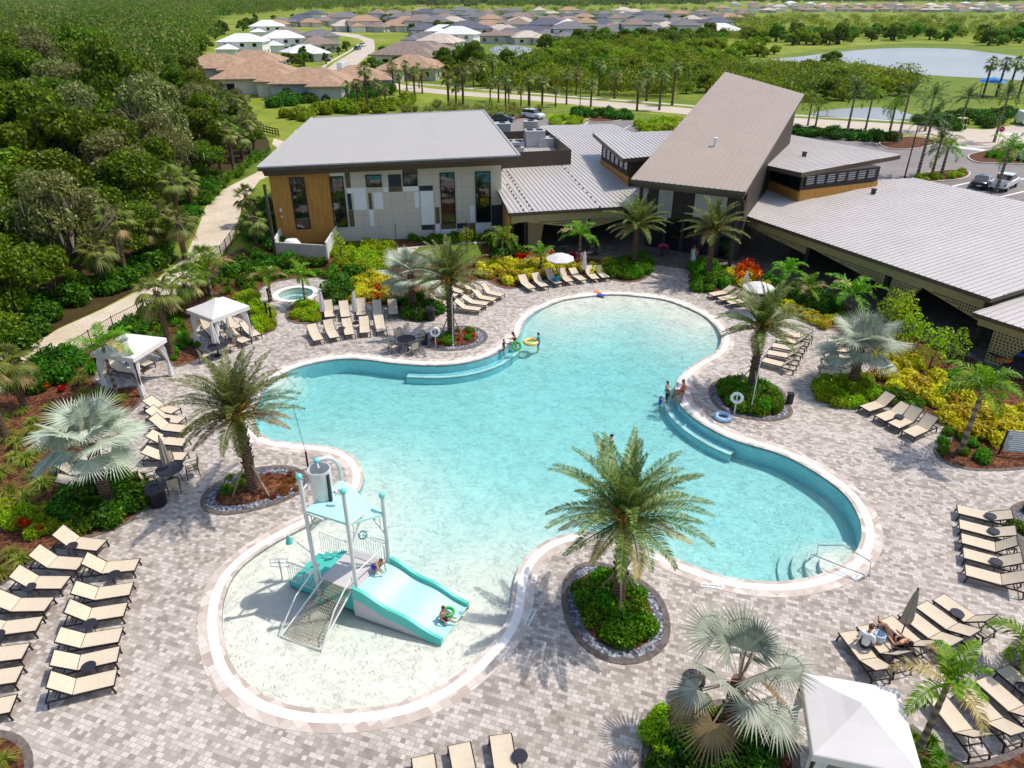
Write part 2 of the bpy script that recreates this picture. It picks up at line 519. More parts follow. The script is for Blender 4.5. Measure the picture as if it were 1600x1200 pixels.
WPX = [(417,855),(382,880),(360,907),(347.5,945),(347,980),(354,1015),(367,1047),(395,1075),(430,1095),(475,1106),(525,1109),(587,1105),(650,1090),(700,1065),(746,1027),(780,990),(796,957),(801,920),(805,897),(816,877),(836,855),(866,838),(893,832),(930,831),(965,838),(1000,850),(1040,867),(1075,880),(1105,892),(1142,903),(1175,907),(1212,909),(1250,905),(1278,898),(1306,889),(1329,872),(1342,855),(1347,832),(1344,812),(1325,777),(1300,755),(1262,730),(1220,709),(1175,696),(1140,685),(1105,667),(1080,650),(1062,632),(1055,612),(1056,597),(1064,586),(1079,572),(1101,559),(1118,550),(1126,537),(1127,524),(1116,507),(1096,491),(1067,478),(1039,468),(1002,463),(964,460),(927,462),(880,469),(847,482),(829,493),(818,506),(814,521),(802,533),(780,549),(759,559),(722,568),(684,571),(647,570),(612,567),(575,562),(537,560),(500,565),(470,572),(447,581),(428,593),(412,610),(402,632),(398,655),(404,675),(418,684),(432,689),(462,692),(500,695),(530,701),(552,711),(565,727),(570,745),(565,762),(552,782),(535,797),(505,810),(470,826),(440,842)]
WLOOP = smooth_loop(gpoly(WPX, .3), 3)
B1 = [G(*p) for p in WPX[:15]]
B2 = [G(*p) for p in ((880,469),(927,462),(964,460),(1002,463),(1039,468),(1067,478),(1096,491))]
WZ = -0.06

def sm(t):
    t = max(0, min(1, t)); return t * t * (3 - 2 * t)
def pool_depth(p):
    return .05 + .92 * min(sm(dist_poly(p, B1) / 13.5) ** 1.3, sm(dist_poly(p, B2) / 11.0))

def build_pool():
    lo = (min(p.x for p in WLOOP), min(p.y for p in WLOOP)); hi = (max(p.x for p in WLOOP), max(p.y for p in WLOOP))
    inner = offset(WLOOP, -.3)
    ex = []
    y = lo[1]
    while y < hi[1]:
        x = lo[0]
        while x < hi[0]:
            if inside((x, y), inner): ex.append((x, y))
            x += .75
        y += .75
    V, fs = fill(WLOOP, (), ex)
    mb = MB()
    mb.add([(v.x, v.y, WZ - pool_depth(v)) for v in V], fs)
    n = len(WLOOP)
    top = [(p.x, p.y, 0) for p in WLOOP]; bot = [(p.x, p.y, WZ - pool_depth(p)) for p in WLOOP]
    o = mb.build('pool_basin', M['plaster'], fix=False); o['kind'] = 'structure'
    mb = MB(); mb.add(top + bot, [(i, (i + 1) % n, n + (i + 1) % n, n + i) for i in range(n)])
    o = mb.build('pool_wall', M['pool_shade_tint'], fix=False); o['kind'] = 'structure'
    # body of water, its hidden sides and bottom lie just behind the plaster
    out = offset(WLOOP, .06)
    V2, f2 = fill(out, (), ex)
    mb = MB()
    mb.add([(v.x, v.y, WZ) for v in V2], f2)
    mb.add([(v.x, v.y, WZ - pool_depth(v) - .12) for v in V2], [tuple(reversed(f)) for f in f2])
    m = len(out)
    mb.add([(p.x, p.y, WZ) for p in out] + [(p.x, p.y, WZ - pool_depth(p) - .12) for p in out], [((i + 1) % m, i, m + i, m + (i + 1) % m) for i in range(m)])
    me = mb.mesh('water', M['water'], fix=False)
    bm = bmesh.new(); bm.from_mesh(me); bmesh.ops.remove_doubles(bm, verts=bm.verts, dist=1e-4); bmesh.ops.recalc_face_normals(bm, faces=bm.faces); bm.to_mesh(me); bm.free()
    w = inst('water', me); w['kind'] = 'structure'
    # coping: three rings
    def ring(name, d0, d1, mat, z, drop):
        a = offset(WLOOP, d0); b = offset(WLOOP, d1); mb = MB()
        vs = [(p.x, p.y, z) for p in a] + [(p.x, p.y, z) for p in b] + [(p.x, p.y, z - drop) for p in a] + [(p.x, p.y, z - drop) for p in b]
        fs = []
        for i in range(n):
            j = (i + 1) % n
            fs += [(i, n + i, n + j, j), (2 * n + j, 2 * n + i, i, j), (n + i, 3 * n + i, 3 * n + j, n + j)]
        o = mb.add(vs, fs).build(name, mat, fix=False); o['kind'] = 'structure'
    ring('pool_edge_pavers', 0.0, .17, M['pavers_ring'], .012, .13)
    ring('pool_coping', .17, .50, M['coping_white'], .018, .02)
    ring('pool_border_pavers', .50, .84, M['pavers_ring'], .012, .02)
    # underwater benches along two walls
    for (i0, i1) in (((635, 569), (798, 536)), ((1056, 610), (1152, 689))):
        a = min(range(n), key=lambda k: (WLOOP[k] - G(*i0)).length); b = min(range(n), key=lambda k: (WLOOP[k] - G(*i1)).length)
        idx = list(range(a, b + 1)) if a < b else list(range(b, a + 1))
        if len(idx) > n / 2: idx = [k % n for k in range(max(a, b), min(a, b) + n + 1)]
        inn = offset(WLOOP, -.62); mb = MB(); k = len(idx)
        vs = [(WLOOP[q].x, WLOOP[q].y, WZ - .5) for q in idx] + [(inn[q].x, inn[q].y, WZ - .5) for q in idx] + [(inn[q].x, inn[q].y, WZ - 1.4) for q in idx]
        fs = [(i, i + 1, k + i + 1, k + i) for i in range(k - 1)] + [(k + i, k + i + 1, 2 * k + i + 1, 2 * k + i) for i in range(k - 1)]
        o = mb.add(vs, fs).build('pool_bench', M['pool_shade_tint']); o['kind'] = 'structure'
        i2 = offset(WLOOP, -.42); mb = MB(); z = WZ - .47
        vs = [(i2[q].x, i2[q].y, z) for q in idx] + [(inn[q].x, inn[q].y, z) for q in idx] + [(inn[q].x, inn[q].y, z - .12) for q in idx]
        o = mb.add(vs, fs).build('pool_bench_nosing', M['coping_white']); o['kind'] = 'structure'
    # curved entry steps
    for (c, rr) in (((1330, 885), (1.15, 1.65, 2.15, 2.65)), ((414, 590), (1.2, 1.7, 2.2, 2.7))):
        p = G(*c); mb = MB()
        for k, r in enumerate(rr): mb.lathe([(r, -1.4), (r, WZ - .14 - .23 * k), (0, WZ - .14 - .23 * k)], (p.x, p.y, 0), 48)
        o = mb.build('pool_steps', M['plaster']); o['kind'] = 'structure'
build_pool()

# ---- spa
SPA = G(462, 459)
def circ(c, r, n=40): return [Vector((c.x + r * math.cos(2 * math.pi * i / n), c.y + r * math.sin(2 * math.pi * i / n), 0)) for i in range(n)]
def build_spa():
    mb = MB().lathe([(1.3, .0), (1.3, -.5), (.9, -.5), (.9, -.85), (0, -.85)], (SPA.x, SPA.y, 0), 40, caps=False)
    o = mb.build('spa_basin', M['plaster'], fix=False); o['kind'] = 'structure'
    o = MB().lathe([(0, -.95), (1.36, -.95), (1.36, -.05), (0, -.05)], (SPA.x, SPA.y, 0), 40).build('spa_water', M['water']); o['kind'] = 'structure'
    o = MB().lathe([(1.3, -.14), (1.3, .03), (1.72, .03), (1.72, -.01)], (SPA.x, SPA.y, 0), 40, caps=False).build('spa_coping', M['coping_white'], fix=False); o['kind'] = 'structure'
build_spa()

# ---- deck, ground, beds
DECK = [G(x, y) for x, y in [(-60,840),(60,700),(110,625),(120,565),(250,515),(330,450),(420,420),(560,420),(640,430),(760,420),(900,410),(1010,385),(1015,365),(1130,355),(1290,415),(1500,545),(1720,630),(2300,900),(2300,1500),(-700,1500),(-700,1100),(-260,960)]]
if area2(DECK) < 0: DECK.reverse()
sheet('pool_deck', DECK, 0.0, M['pavers'], holes=(offset(WLOOP, .8), circ(SPA, 1.6)))
GR = 9000
GROUND = [Vector((-4400, -40, 0)), Vector((4400, -40, 0)), Vector((4400, GR, 0)), Vector((-4400, GR, 0))]
sheet('ground', GROUND, -.04, M['grass'], holes=(offset(WLOOP, .6), circ(SPA, 1.5)))

BEDPX = [(-250,700),(0,614),(40,598),(110,563),(180,518),(255,478),(320,428),(353,400),(380,388),(438,384),(526,379),(784,369),(815,393),(880,402),(960,402),(1010,398),(1020,408),(1018,428),(995,441),(965,441),(945,433),(900,430),(860,435),(830,445),(800,452),(775,448),(762,438),(735,440),(702,450),(672,462),(664,475),(690,487),(690,496),(675,502),(640,504),(622,499),(618,482),(560,477),(520,478),(500,470),(500,458),(520,447),(533,439),(500,434),(450,437),(420,444),(405,454),(407,470),(418,490),(432,503),(433,516),(415,524),(398,527),(384,500),(332,494),(303,520),(310,546),(326,556),(298,568),(272,577),(258,560),(200,543),(148,578),(160,604),(190,608),(208,600),(226,612),(222,630),(195,652),(150,690),(112,735),(112,762),(160,772),(205,747),(228,760),(237,775),(232,794),(205,818),(150,839),(88,851),(60,872),(20,905),(-30,935),(-150,960),(-330,1000)]
RBEDPX = [(1078,425),(1076,445),(1092,459),(1118,460),(1150,455),(1185,462),(1215,478),(1250,497),(1300,515),(1345,535),(1362,560),(1350,585),(1300,590),(1268,603),(1268,617),(1285,630),(1310,637),(1345,638),(1372,634),(1400,634),(1440,645),(1475,660),(1490,680),(1482,691),(1452,699),(1458,718),(1490,731),(1543,737),(1640,728),(1720,700),(1720,600),(1600,585),(1500,545),(1400,490),(1300,440),(1200,400),(1140,385),(1100,400)]
BBEDPX = [(1405,1125),(1425,1128),(1450,1150),(1478,1182),(1500,1197),(1540,1190),(1600,1165),(1660,1140),(1760,1300),(1400,1300),(1405,1200)]
def edging(name, loop, w, z=.03):
    a = loop; b = offset(loop, -w); n = len(a); mb = MB()
    vs = [(p.x, p.y, 0) for p in a] + [(p.x, p.y, z) for p in a] + [(p.x, p.y, z) for p in b]
    fs = [(i, (i + 1) % n, n + (i + 1) % n, n + i) for i in range(n)] + [(n + i, n + (i + 1) % n, 2 * n + (i + 1) % n, 2 * n + i) for i in range(n)]
    o = mb.add(vs, fs).build(name, M['pavers_dark'], fix=False); o['kind'] = 'structure'
def bed(name, px, gravel=0.0, step=.6, edge=.22):
    loop = smooth_loop(gpoly(px, step), 1)
    if edge: edging(name.replace('bed', 'edging'), loop, edge)
    inn = offset(loop, -edge)
    if gravel:
        sheet('gravel_strip', inn, .012, M['gravel']); inn = offset(loop, -edge - gravel)
        n = len(inn); c = sum(inn, Vector()) / n
        mb = MB(); rings = [1.0, .75, .45, .15]; zs = [.016, .09, .14, .16]
        vs = [(c.x + (p.x - c.x) * k, c.y + (p.y - c.y) * k, z) for k, z in zip(rings, zs) for p in inn]
        fs = [(r * n + i, r * n + (i + 1) % n, (r + 1) * n + (i + 1) % n, (r + 1) * n + i) for r in range(3) for i in range(n)] + [tuple(3 * n + i for i in range(n))]
        o = mb.add(vs, fs).build(name, M['mulch'], smooth=True); o['kind'] = 'structure'
    else: sheet(name, inn, .02, M['mulch'])
    return loop
BED = bed('garden_bed', BEDPX, edge=.18)
RBED = bed('garden_bed', RBEDPX, edge=.18)
BBED = bed('garden_bed', BBEDPX, edge=.2)
ISL = [[(311,785),(320,800),(350,806),(400,798),(450,782),(482,762),(484,745),(465,730),(430,727),(390,733),(350,747),(322,765)],
       [(656,536),(668,545),(690,549),(731,546),(755,537),(763,525),(750,513),(720,509),(679,515),(662,524)],
       [(1107,610),(1115,632),(1140,648),(1175,656),(1212,659),(1240,648),(1233,630),(1225,612),(1205,598),(1170,590),(1135,590),(1112,598)],
       [(877,920),(880,960),(900,1002),(935,1030),(975,1040),(1017,1032),(1045,1005),(1047,965),(1035,935),(1012,912),(955,882),(912,877),(887,895)],
       [(1003,1170),(1012,1135),(1040,1112),(1090,1097),(1150,1092),(1200,1097),(1235,1120),(1245,1160),(1245,1230),(1120,1270),(1010,1240)],
       [(445,490),(450,502),(470,507),(505,503),(512,490),(505,476),(480,470),(455,476)],
       [(1575,800),(1590,785),(1650,785),(1660,890),(1610,895),(1592,850)],
       [(1566,1015),(1580,1000),(1650,995),(1650,1070),(1600,1058),(1574,1040)],
       [(-50,1150),(0,1140),(35,1150),(52,1175),(50,1215),(0,1250),(-50,1240)]]
ISLOOP = [bed('island_bed', p, g, .4, .24) for p, g in zip(ISL, (.4, .4, .3, .35, .0, .0, .5, .3, .0))]

# lawn strip and path in front of the gym
sheet('lawn', gpoly([(640,398),(655,385),(752,380),(752,398),(735,412),(660,412)]), .03, M['lawn'])
sheet('garden_path', gpoly([(612,398),(622,388),(760,376),(762,380),(655,386),(640,400)]), .034, M['conc'])
TRAILPX = [(-250,660),(0,596),(43,543),(93,513),(160,483),(215,455),(262,425),(290,400),(308,360),(322,322),(350,295),(400,270),(430,250),(440,235),(425,225),(428,216),(450,222),(470,240),(450,262),(405,282),(380,318),(372,345),(360,380),(335,412),(300,446),(255,474),(180,514),(110,560),(40,595),(0,612),(-250,700)]
sheet('trail', gpoly(TRAILPX), -.01, M['trail'])
sheet('woodland_floor', gpoly([(-900,900),(-250,655),(0,594),(43,541),(93,511),(160,481),(213,453),(258,424),(285,395),(304,355),(318,320),(346,292),(396,268),(425,250),(420,220),(400,190),(330,130),(320,100),(290,60),(0,40),(-700,40),(-1500,300)]), -.025, M['floorwood'])
sheet('trail_verge', gpoly([(285,402),(304,360),(318,322),(346,295),(398,270),(425,250),(425,235),(395,250),(340,275),(305,310),(285,350),(262,395)]), -.018, M['lawn'])

# ---- roads and parking
def stripe(px, z, mat, name=None, w=None): sheet(name or 'road_marking', gpoly(px), z, mat)
sheet('road', gpoly([(560,120),(600,128),(650,135),(700,141),(820,149),(930,157),(1066,168),(1243,184),(1400,193),(1500,200),(1700,213),(1700,232),(1600,226),(1500,219),(1400,207),(1243,197),(1066,178),(930,166),(820,156),(700,148),(640,142),(560,130)]), -.02, M['road'])
sheet('street', gpoly([(480,122),(502,114),(520,100),(558,77),(570,66),(562,61),(548,58),(500,50),(505,47),(560,54),(584,62),(586,72),(585,80),(567,93),(543,114),(575,126),(560,132)]), -.022, M['road'])
sheet('sidewalk', gpoly([(490,113),(512,97),(545,79),(560,68),(562,68),(548,80),(516,98),(496,114)]), -.016, M['conc'])
sheet('sidewalk', gpoly([(558,112),(572,98),(586,82),(590,82),(577,98),(564,113)]), -.016, M['conc'])
sheet('sidewalk', gpoly([(640,131),(820,146),(1066,165),(1243,181),(1420,191),(1420,189),(1243,179),(1066,163),(820,144),(640,129)]), -.012, M['conc'])
sheet('lawn', gpoly([(600,124),(820,141),(1066,160),(1243,176),(1420,186),(1420,182),(1243,171),(1066,154),(820,137),(600,120)]), -.026, M['lawn'])
sheet('lawn', gpoly([(690,152),(820,160),(930,170),(1066,183),(1240,204),(1240,214),(1066,193),(930,182),(830,175),(760,172)]), -.026, M['lawn'])
sheet('parking_lot', gpoly([(760,196),(790,178),(850,184),(880,200),(900,190),(960,186),(1050,194),(1250,208),(1410,216),(1480,225),(1560,228),(1800,250),(1800,420),(1600,400),(1420,300),(1200,240),(900,240),(800,230)]), -.015, M['asphalt'])
sheet('side_road', gpoly([(1490,214),(1520,205),(1580,196),(1700,180),(1700,205),(1600,228),(1500,232)]), -.014, M['road'])
for px in ([(1480,226),(1560,236),(1560,238),(1480,228)], [(1500,231),(1545,236),(1545,237),(1500,232)], [(1570,207),(1620,213),(1620,216),(1570,210)],
           [(905,201),(918,190),(920,190),(907,201)], [(930,203),(945,194),(947,194),(932,203)], [(965,205),(985,196),(987,196),(967,205)],
           [(1490,299),(1600,278),(1600,280),(1492,302)], [(1540,312),(1600,298),(1600,300),(1544,313)], [(1450,298),(1515,284),(1515,286),(1452,300)]):
    stripe(px, -.008, M['white'])
# kerbed planting islands in the parking lot
def park_island(px):
    loop = smooth_loop(gpoly(px, .5), 1)
    mb = MB(); n = len(loop); b = offset(loop, -.2)
    vs = [(p.x, p.y, -.02) for p in loop] + [(p.x, p.y, .13) for p in loop] + [(p.x, p.y, .13) for p in b]
    fs = [(i, (i + 1) % n, n + (i + 1) % n, n + i) for i in range(n)] + [(n + i, n + (i + 1) % n, 2 * n + (i + 1) % n, 2 * n + i) for i in range(n)]
    o = mb.add(vs, fs).build('kerb', M['conc'], fix=False); o['kind'] = 'structure'
    sheet('planting_island', b, .1, M['mulch'])
park_island([(1425,282),(1440,272),(1480,266),(1512,268),(1515,275),(1500,281),(1470,284),(1440,286)])
park_island([(1511,245),(1530,238),(1600,226),(1640,240),(1620,256),(1560,256),(1525,254)])
park_island([(1375,222),(1420,214),(1460,220),(1455,228),(1420,234),(1385,232)])
park_island([(918,187),(960,180),(978,185),(960,190),(930,191)])
park_island([(760,176),(795,178),(830,184),(800,188),(765,184)])
# ---- water bodies
sheet('lake', gpoly([(1206,93),(1253,88),(1320,80),(1400,75),(1500,77),(1600,89),(1800,110),(1800,150),(1600,126),(1516,121),(1440,116),(1395,106),(1333,98),(1260,98)], 6), -.01, M['lake'])
sheet('lawn', gpoly([(1165,94),(1250,82),(1320,74),(1400,68),(1500,69),(1640,82),(1900,110),(1900,190),(1640,150),(1480,130),(1400,118),(1330,103),(1260,102),(1190,102)], 6), -.03, M['lawn'])
sheet('pond', gpoly([(1268,177),(1310,170),(1380,168),(1422,178),(1436,185),(1395,187),(1335,184),(1275,182)], 3), -.012, M['lake'])
sheet('lawn', gpoly([(1240,168),(1300,155),(1400,148),(1500,150),(1560,165),(1480,195),(1400,193),(1240,190)], 3), -.028, M['lawn'])
sheet('pond', gpoly([(766,76),(780,71),(805,70),(832,77),(818,86),(790,88),(770,84)], 3), -.012, M['lake'])
sheet('lawn', gpoly([(750,74),(770,66),(830,66),(850,74),(835,92),(780,94),(760,84)], 3), -.03, M['lawn'])
sheet('lawn', gpoly([(1440,125),(1520,120),(1600,128),(1700,140),(1700,170),(1560,150),(1480,150),(1400,140)], 4), -.027, M['lawn'])
sheet('sand_patch', gpoly([(850,110),(880,104),(1000,104),(1010,110),(900,114)], 3), -.02, M['trail'])
# ================================================================== BUILDINGS
M['roof_grey'] = mat_metal_roof('pale_grey_membrane', (194, 185, 174), .03)
M['roof_rib'] = mat_metal_roof('galvalume_roof', (207, 199, 192), .05)
M['roof_tan'] = mat_metal_roof('tan_standing_seam', (182, 164, 148), .05)
M['cladding'] = plain('beige_cladding', (212, 200, 182), .7, var=.04)
M['clad_white'] = plain('white_cladding', (240, 238, 238), .6, var=.03)
M['clad_brown'] = plain('brown_cladding', (104, 86, 62), .6)
M['clad_navy'] = plain('navy_cladding', (38, 46, 64), .5)
M['woodwall'] = mat_wood('amber_wood_wall', (172, 116, 48), (204, 148, 70), (1, 1, .10))
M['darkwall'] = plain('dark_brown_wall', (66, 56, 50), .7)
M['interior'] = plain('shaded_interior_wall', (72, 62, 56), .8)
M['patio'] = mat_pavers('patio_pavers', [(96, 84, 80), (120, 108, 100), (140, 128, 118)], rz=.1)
M['ac'] = plain('ac_grey', (188, 186, 186), .5, .2)
M['louvre'] = plain('fan_dark', (60, 62, 66), .5, .3)
M['white_box'] = plain('white_plastic', (240, 240, 240), .4)

def clip_seg(poly2, o, d):
    ts = []
    n = len(poly2)
    for i in range(n):
        a = poly2[i]; b = poly2[(i + 1) % n]
        ex, ey = b[0] - a[0], b[1] - a[1]
        den = d[0] * ey - d[1] * ex
        if abs(den) < 1e-9: continue
        t = ((a[0] - o[0]) * ey - (a[1] - o[1]) * ex) / den
        u = ((a[0] - o[0]) * d[1] - (a[1] - o[1]) * d[0]) / den
        if 0 <= u < 1: ts.append(t)
    ts.sort(); return [(ts[i], ts[i + 1]) for i in range(0, len(ts) - 1, 2)]

def zat(pl, x, y): return (pl[1] - pl[0].x * x - pl[0].y * y) / pl[0].z

def roof(parent, corners, pl, th, mat, rib=None, sp=.45, edge=None, h=.06, name='roof'):
    mb = MB().slab(corners, th, 0, 1)
    if rib:
        d = Vector((rib[0], rib[1])).normalized(); nrm = (-d.y, d.x)
        ks = [c.x * nrm[0] + c.y * nrm[1] for c in corners]
        k = min(ks) + sp * .5
        while k < max(ks):
            o = (nrm[0] * k, nrm[1] * k)
            for a, b in clip_seg([(c.x, c.y) for c in corners], o, d):
                if b - a < .3: continue
                p = Vector((o[0] + d.x * (a + .03), o[1] + d.y * (a + .03), 0)); q = Vector((o[0] + d.x * (b - .03), o[1] + d.y * (b - .03), 0))
                p.z = zat(pl, p.x, p.y) + h / 2; q.z = zat(pl, q.x, q.y) + h / 2
                mb.beam(p, q, .055, h)
            k += sp
    return mb.build(name, [mat, edge or M['fascia']], parent)

def up_from(pl, px, z): p = onplane(pl, *px); return Vector((p.x, p.y, z))

# ---------------------------------------------------------------- fitness building
gym = thing('fitness_building', 'two-storey fitness building with patchwork cladding, amber wood corner and flat pale grey roof', 'building', G(438, 381.5))
GA, GB = G(438, 381.5), G(784, 366)
def L_(v, root): return Vector(v) - root.location
def sub(root, mb, name, mat, smooth=False, parent=None):
    """build a part whose vertices are given in world coordinates"""
    r = root.location
    mb.v = [(v[0] - r.x, v[1] - r.y, v[2] - r.z) for v in mb.v]
    return mb.build(name, mat, parent or root, smooth=smooth)
ax = (GB - GA).normalized(); ny = Vector((ax.y, -ax.x, 0))       # ny points to the viewer side (front)
WP = (ny, ny.dot(GA)); GL = (GB - GA).length
def fz(px):   # zoomed facade pixel -> (u along wall, z)
    p = onplane(WP, 380 + px[0] / 3.556, 160 + px[1] / 3.556); return (p - GA).dot(ax), p.z
def wpt(u, z, out=0.0): return GA + ax * u + Vector((0, 0, z)) + ny * out
def wbox(mb, u0, u1, z0, z1, o0, o1, m=0):
    c = wpt((u0 + u1) / 2, (z0 + z1) / 2, (o0 + o1) / 2)
    return mb.obox(c, ax * (u1 - u0), ny * (o1 - o0), Vector((0, 0, z1 - z0)), m)
gc = [G(402, 262, 7.1), G(812, 243, 7.7), G(755, 172, 8.2), G(487, 184, 7.6)]
mb = MB().slab(gc, .32, 0, 1)
sub(gym, mb, 'roof', [M['roof_grey'], M['fascia']])
mb = MB()
for k in range(1, 9):     # welded seams of the membrane, and the metal edge trim
    t = k / 9; a, b = gc[0].lerp(gc[1], t), gc[3].lerp(gc[2], t); mb.beam(a.lerp(b, .01) + Vector((0, 0, .004)), a.lerp(b, .99) + Vector((0, 0, .004)), .05, .012)
sub(gym, mb, 'roof_seam', M['roof_grey'])
mb = MB()
for i in range(4): mb.beam(gc[i] + Vector((0, 0, .02)), gc[(i + 1) % 4] + Vector((0, 0, .02)), .16, .12)
sub(gym, mb, 'roof_trim', M['ac'])
mb = MB()
c0 = sum(gc, Vector()) / 4
ins = [c + (c0 - c) * .022 for c in gc]
top = [c - Vector((0, 0, .30)) for c in ins]; bot = [c0 + (c - c0) * .965 - Vector((0, 0, .85)) for c in gc]
for i in range(4):
    j = (i + 1) % 4; mb.quad(top[i], top[j], bot[j], bot[i])
mb.quad(*bot)
sub(gym, mb, 'fascia', M['fascia'])
bk = -ny * 21.0
WH = 6.75
mb = MB().prism([GA + ax * .02, GB, GB + bk, GA + bk + ax * .02], 0, WH)
sub(gym, mb, 'wall', M['cladding'])
# joints between cladding boards
mb = MB()
uw = fz((505, 600))[0]
for z in (1.15, 2.35, 3.5, 4.65, 5.8):
    wbox(mb, uw + .02, GL, z - .012, z + .012, .0, .006)
u = uw + 1.3
while u < GL: wbox(mb, u - .012, u + .012, 0, WH, .0, .0055); u += 1.3
sub(gym, mb, 'cladding_joints', M['taupe'])
mb = MB(); wbox(mb, -.06, uw, 0, WH - .02, -.5, .05)
mb.obox(GA + bk * .3 + Vector((0, 0, WH / 2)) - ax * .03, ax * .06, bk * .6, Vector((0, 0, WH - .1)))
sub(gym, mb, 'wood_wall', M['woodwall'])
for (x0, y0, x1, y1, c) in [(470,392,560,408,'w'),(563,390,600,473,'b'),(572,477,683,503,'w'),(576,505,608,596,'n'),(610,505,690,596,'w'),(692,502,720,593,'b'),(722,500,782,592,'w'),(697,596,732,688,'w'),(584,598,622,690,'b'),(803,400,881,466,'n'),(808,468,885,495,'b'),(776,470,806,497,'w'),(882,372,970,395,'b'),(887,466,975,492,'w'),(977,463,1055,490,'n'),(948,498,980,583,'w'),(982,492,1060,584,'w'),(987,586,1063,678,'w'),(990,680,1066,706,'n'),(1068,676,1096,740,'w'),(1066,582,1094,672,'b'),(1098,673,1185,702,'b'),(1187,671,1250,698,'n'),(1252,671,1290,735,'b'),(1258,575,1288,666,'w'),(1293,667,1377,742,'w'),(1379,570,1442,690,'n'),(1098,704,1188,746,'w')]:
    u0, z1 = fz((x0, y0)); u1, z0 = fz((x1, y1))
    if u1 - u0 < .15: u1 = u0 + .5
    mb = MB(); wbox(mb, u0 + .012, u1 - .012, max(z0, .05) + .012, min(z1, WH - .04) - .012, -.02, .045)
    sub(gym, mb, 'cladding_panel', M[{'w': 'clad_white', 'b': 'clad_brown', 'n': 'clad_navy'}[c]])
def window(root, u0, u1, z0, z1, bars=(), out=.05):
    mb = MB(); t = .09
    wbox(mb, u0, u1, z0, z0 + t, -.02, out + .06); wbox(mb, u0, u1, z1 - t, z1, -.02, out + .06)
    wbox(mb, u0, u0 + t, z0 + t, z1 - t, -.02, out + .055); wbox(mb, u1 - t, u1, z0 + t, z1 - t, -.02, out + .055)
    for b in bars: wbox(mb, u0 + t, u1 - t, b - .05, b + .05, -.02, out + .05)
    f = sub(root, mb, 'window', M['dark_metal'])
    mb = MB(); wbox(mb, u0 + t, u1 - t, z0 + t, z1 - t, -.02, out + .015)
    r = root.location; mb.v = [(v[0] - r.x, v[1] - r.y, v[2]) for v in mb.v]
    mb.build('pane', M['glass'], f)
for (a, b, bars) in [((250,417),(378,700),1),((472,410),(585,690),1),((678,402),(772,468),0),((884,395),(970,463),0),((1087,390),(1183,668),1),((1284,384),(1377,663),1)]:
    u0, z1 = fz(a); u1, z0 = fz(b)
    window(gym, u0 + (.05 if bars else 0), u1, z0, z1, ([z0 + (z1 - z0) * .5] if bars else ()), .06)
mb = MB()
p = G(413, 290, 6.4); mb.beam((p.x, p.y, 0), (p.x, p.y, 6.5), .2, .2); sub(gym, mb, 'post', M['fascia'])
mb = MB(); wbox(mb, .45, .62, 3.0, 3.3, .05, .15); wbox(mb, .45, .62, 2.5, 2.62, .05, .15); sub(gym, mb, 'wall_lamp', M['white'])
# utility enclosure
enc = thing('utility_enclosure', 'low white walled utility yard below the amber wood wall of the fitness building', 'enclosure', G(475, 400))
a, b, c, d = G(433, 400), G(512, 405), wpt(5.2, 0, .1), wpt(.2, 0, .1)
for p, q, nm, mt, h in ((d, a, 'white_wall', 'white', 1.5), (c, b, 'white_wall', 'white', 1.5), (a, b, 'front_wall', 'conc', 1.25)):
    mb = MB().beam(p + Vector((0, 0, h / 2)), q + Vector((0, 0, h / 2)), .15, h); sub(enc, mb, nm, M[mt])
hood = thing('equipment_hood', 'white faceted equipment cover inside the utility yard by the wood wall', 'equipment', G(458, 392))
MB().lathe([(.8, 0), (.8, .7), (.5, 1.05), (0, 1.1)], (0, 0, 0), 8).build('cover', M['white_box'], hood)
MB().lathe([(.9, 0), (.9, .12), (0, .12)], (0, 0, 0), 8).build('base', M['conc'], hood)

# ---------------------------------------------------------------- clubhouse
club = thing('clubhouse', 'sprawling clubhouse with tall tilted tan metal roof, ribbed grey roofs and shaded verandas', 'clubhouse', (18, 62, 0))
lowL = plane3(G(795, 333, 3.9), G(990, 322, 3.9), G(848, 196, 5.5))
rl = [onplane(lowL, *p) for p in [(775,291),(795,333),(1000,321),(1022,290),(1022,226),(985,206),(958,194),(846,196),(786,263)]]
e = rl[2] - rl[1]
sub(club, MB(), 'x', M['white']) if False else None
def croof(corners, pl, th, mat, rib, sp, **k):
    o = roof(None, corners, pl, th, mat, rib, sp, **k); o.parent = club; o.location = -club.location; return o
croof(rl, lowL, .3, M['roof_rib'], (-e.y, e.x), .42)
# snow-guard like dark vents on the roof, following two ribs
mb = MB()
for (a, b, n) in [((760 + 615 / 5.217, 170 + 465 / 5.217), (760 + 925 / 5.217, 170 + 805 / 5.217), 11), ((760 + 170 / 5.217, 170 + 520 / 5.217), (760 + 370 / 5.217, 170 + 828 / 5.217), 12), ((760 + 170 / 5.217, 170 + 625 / 5.217), (760 + 300 / 5.217, 170 + 830 / 5.217), 8)]:
    p, q = onplane(lowL, *a), onplane(lowL, *b)
    for i in range(n): mb.box(*(p.lerp(q, i / (n - 1)) + Vector((0, 0, .08))), .14, .14, .12)
sub(club, mb, 'roof_clips', M['louvre'])
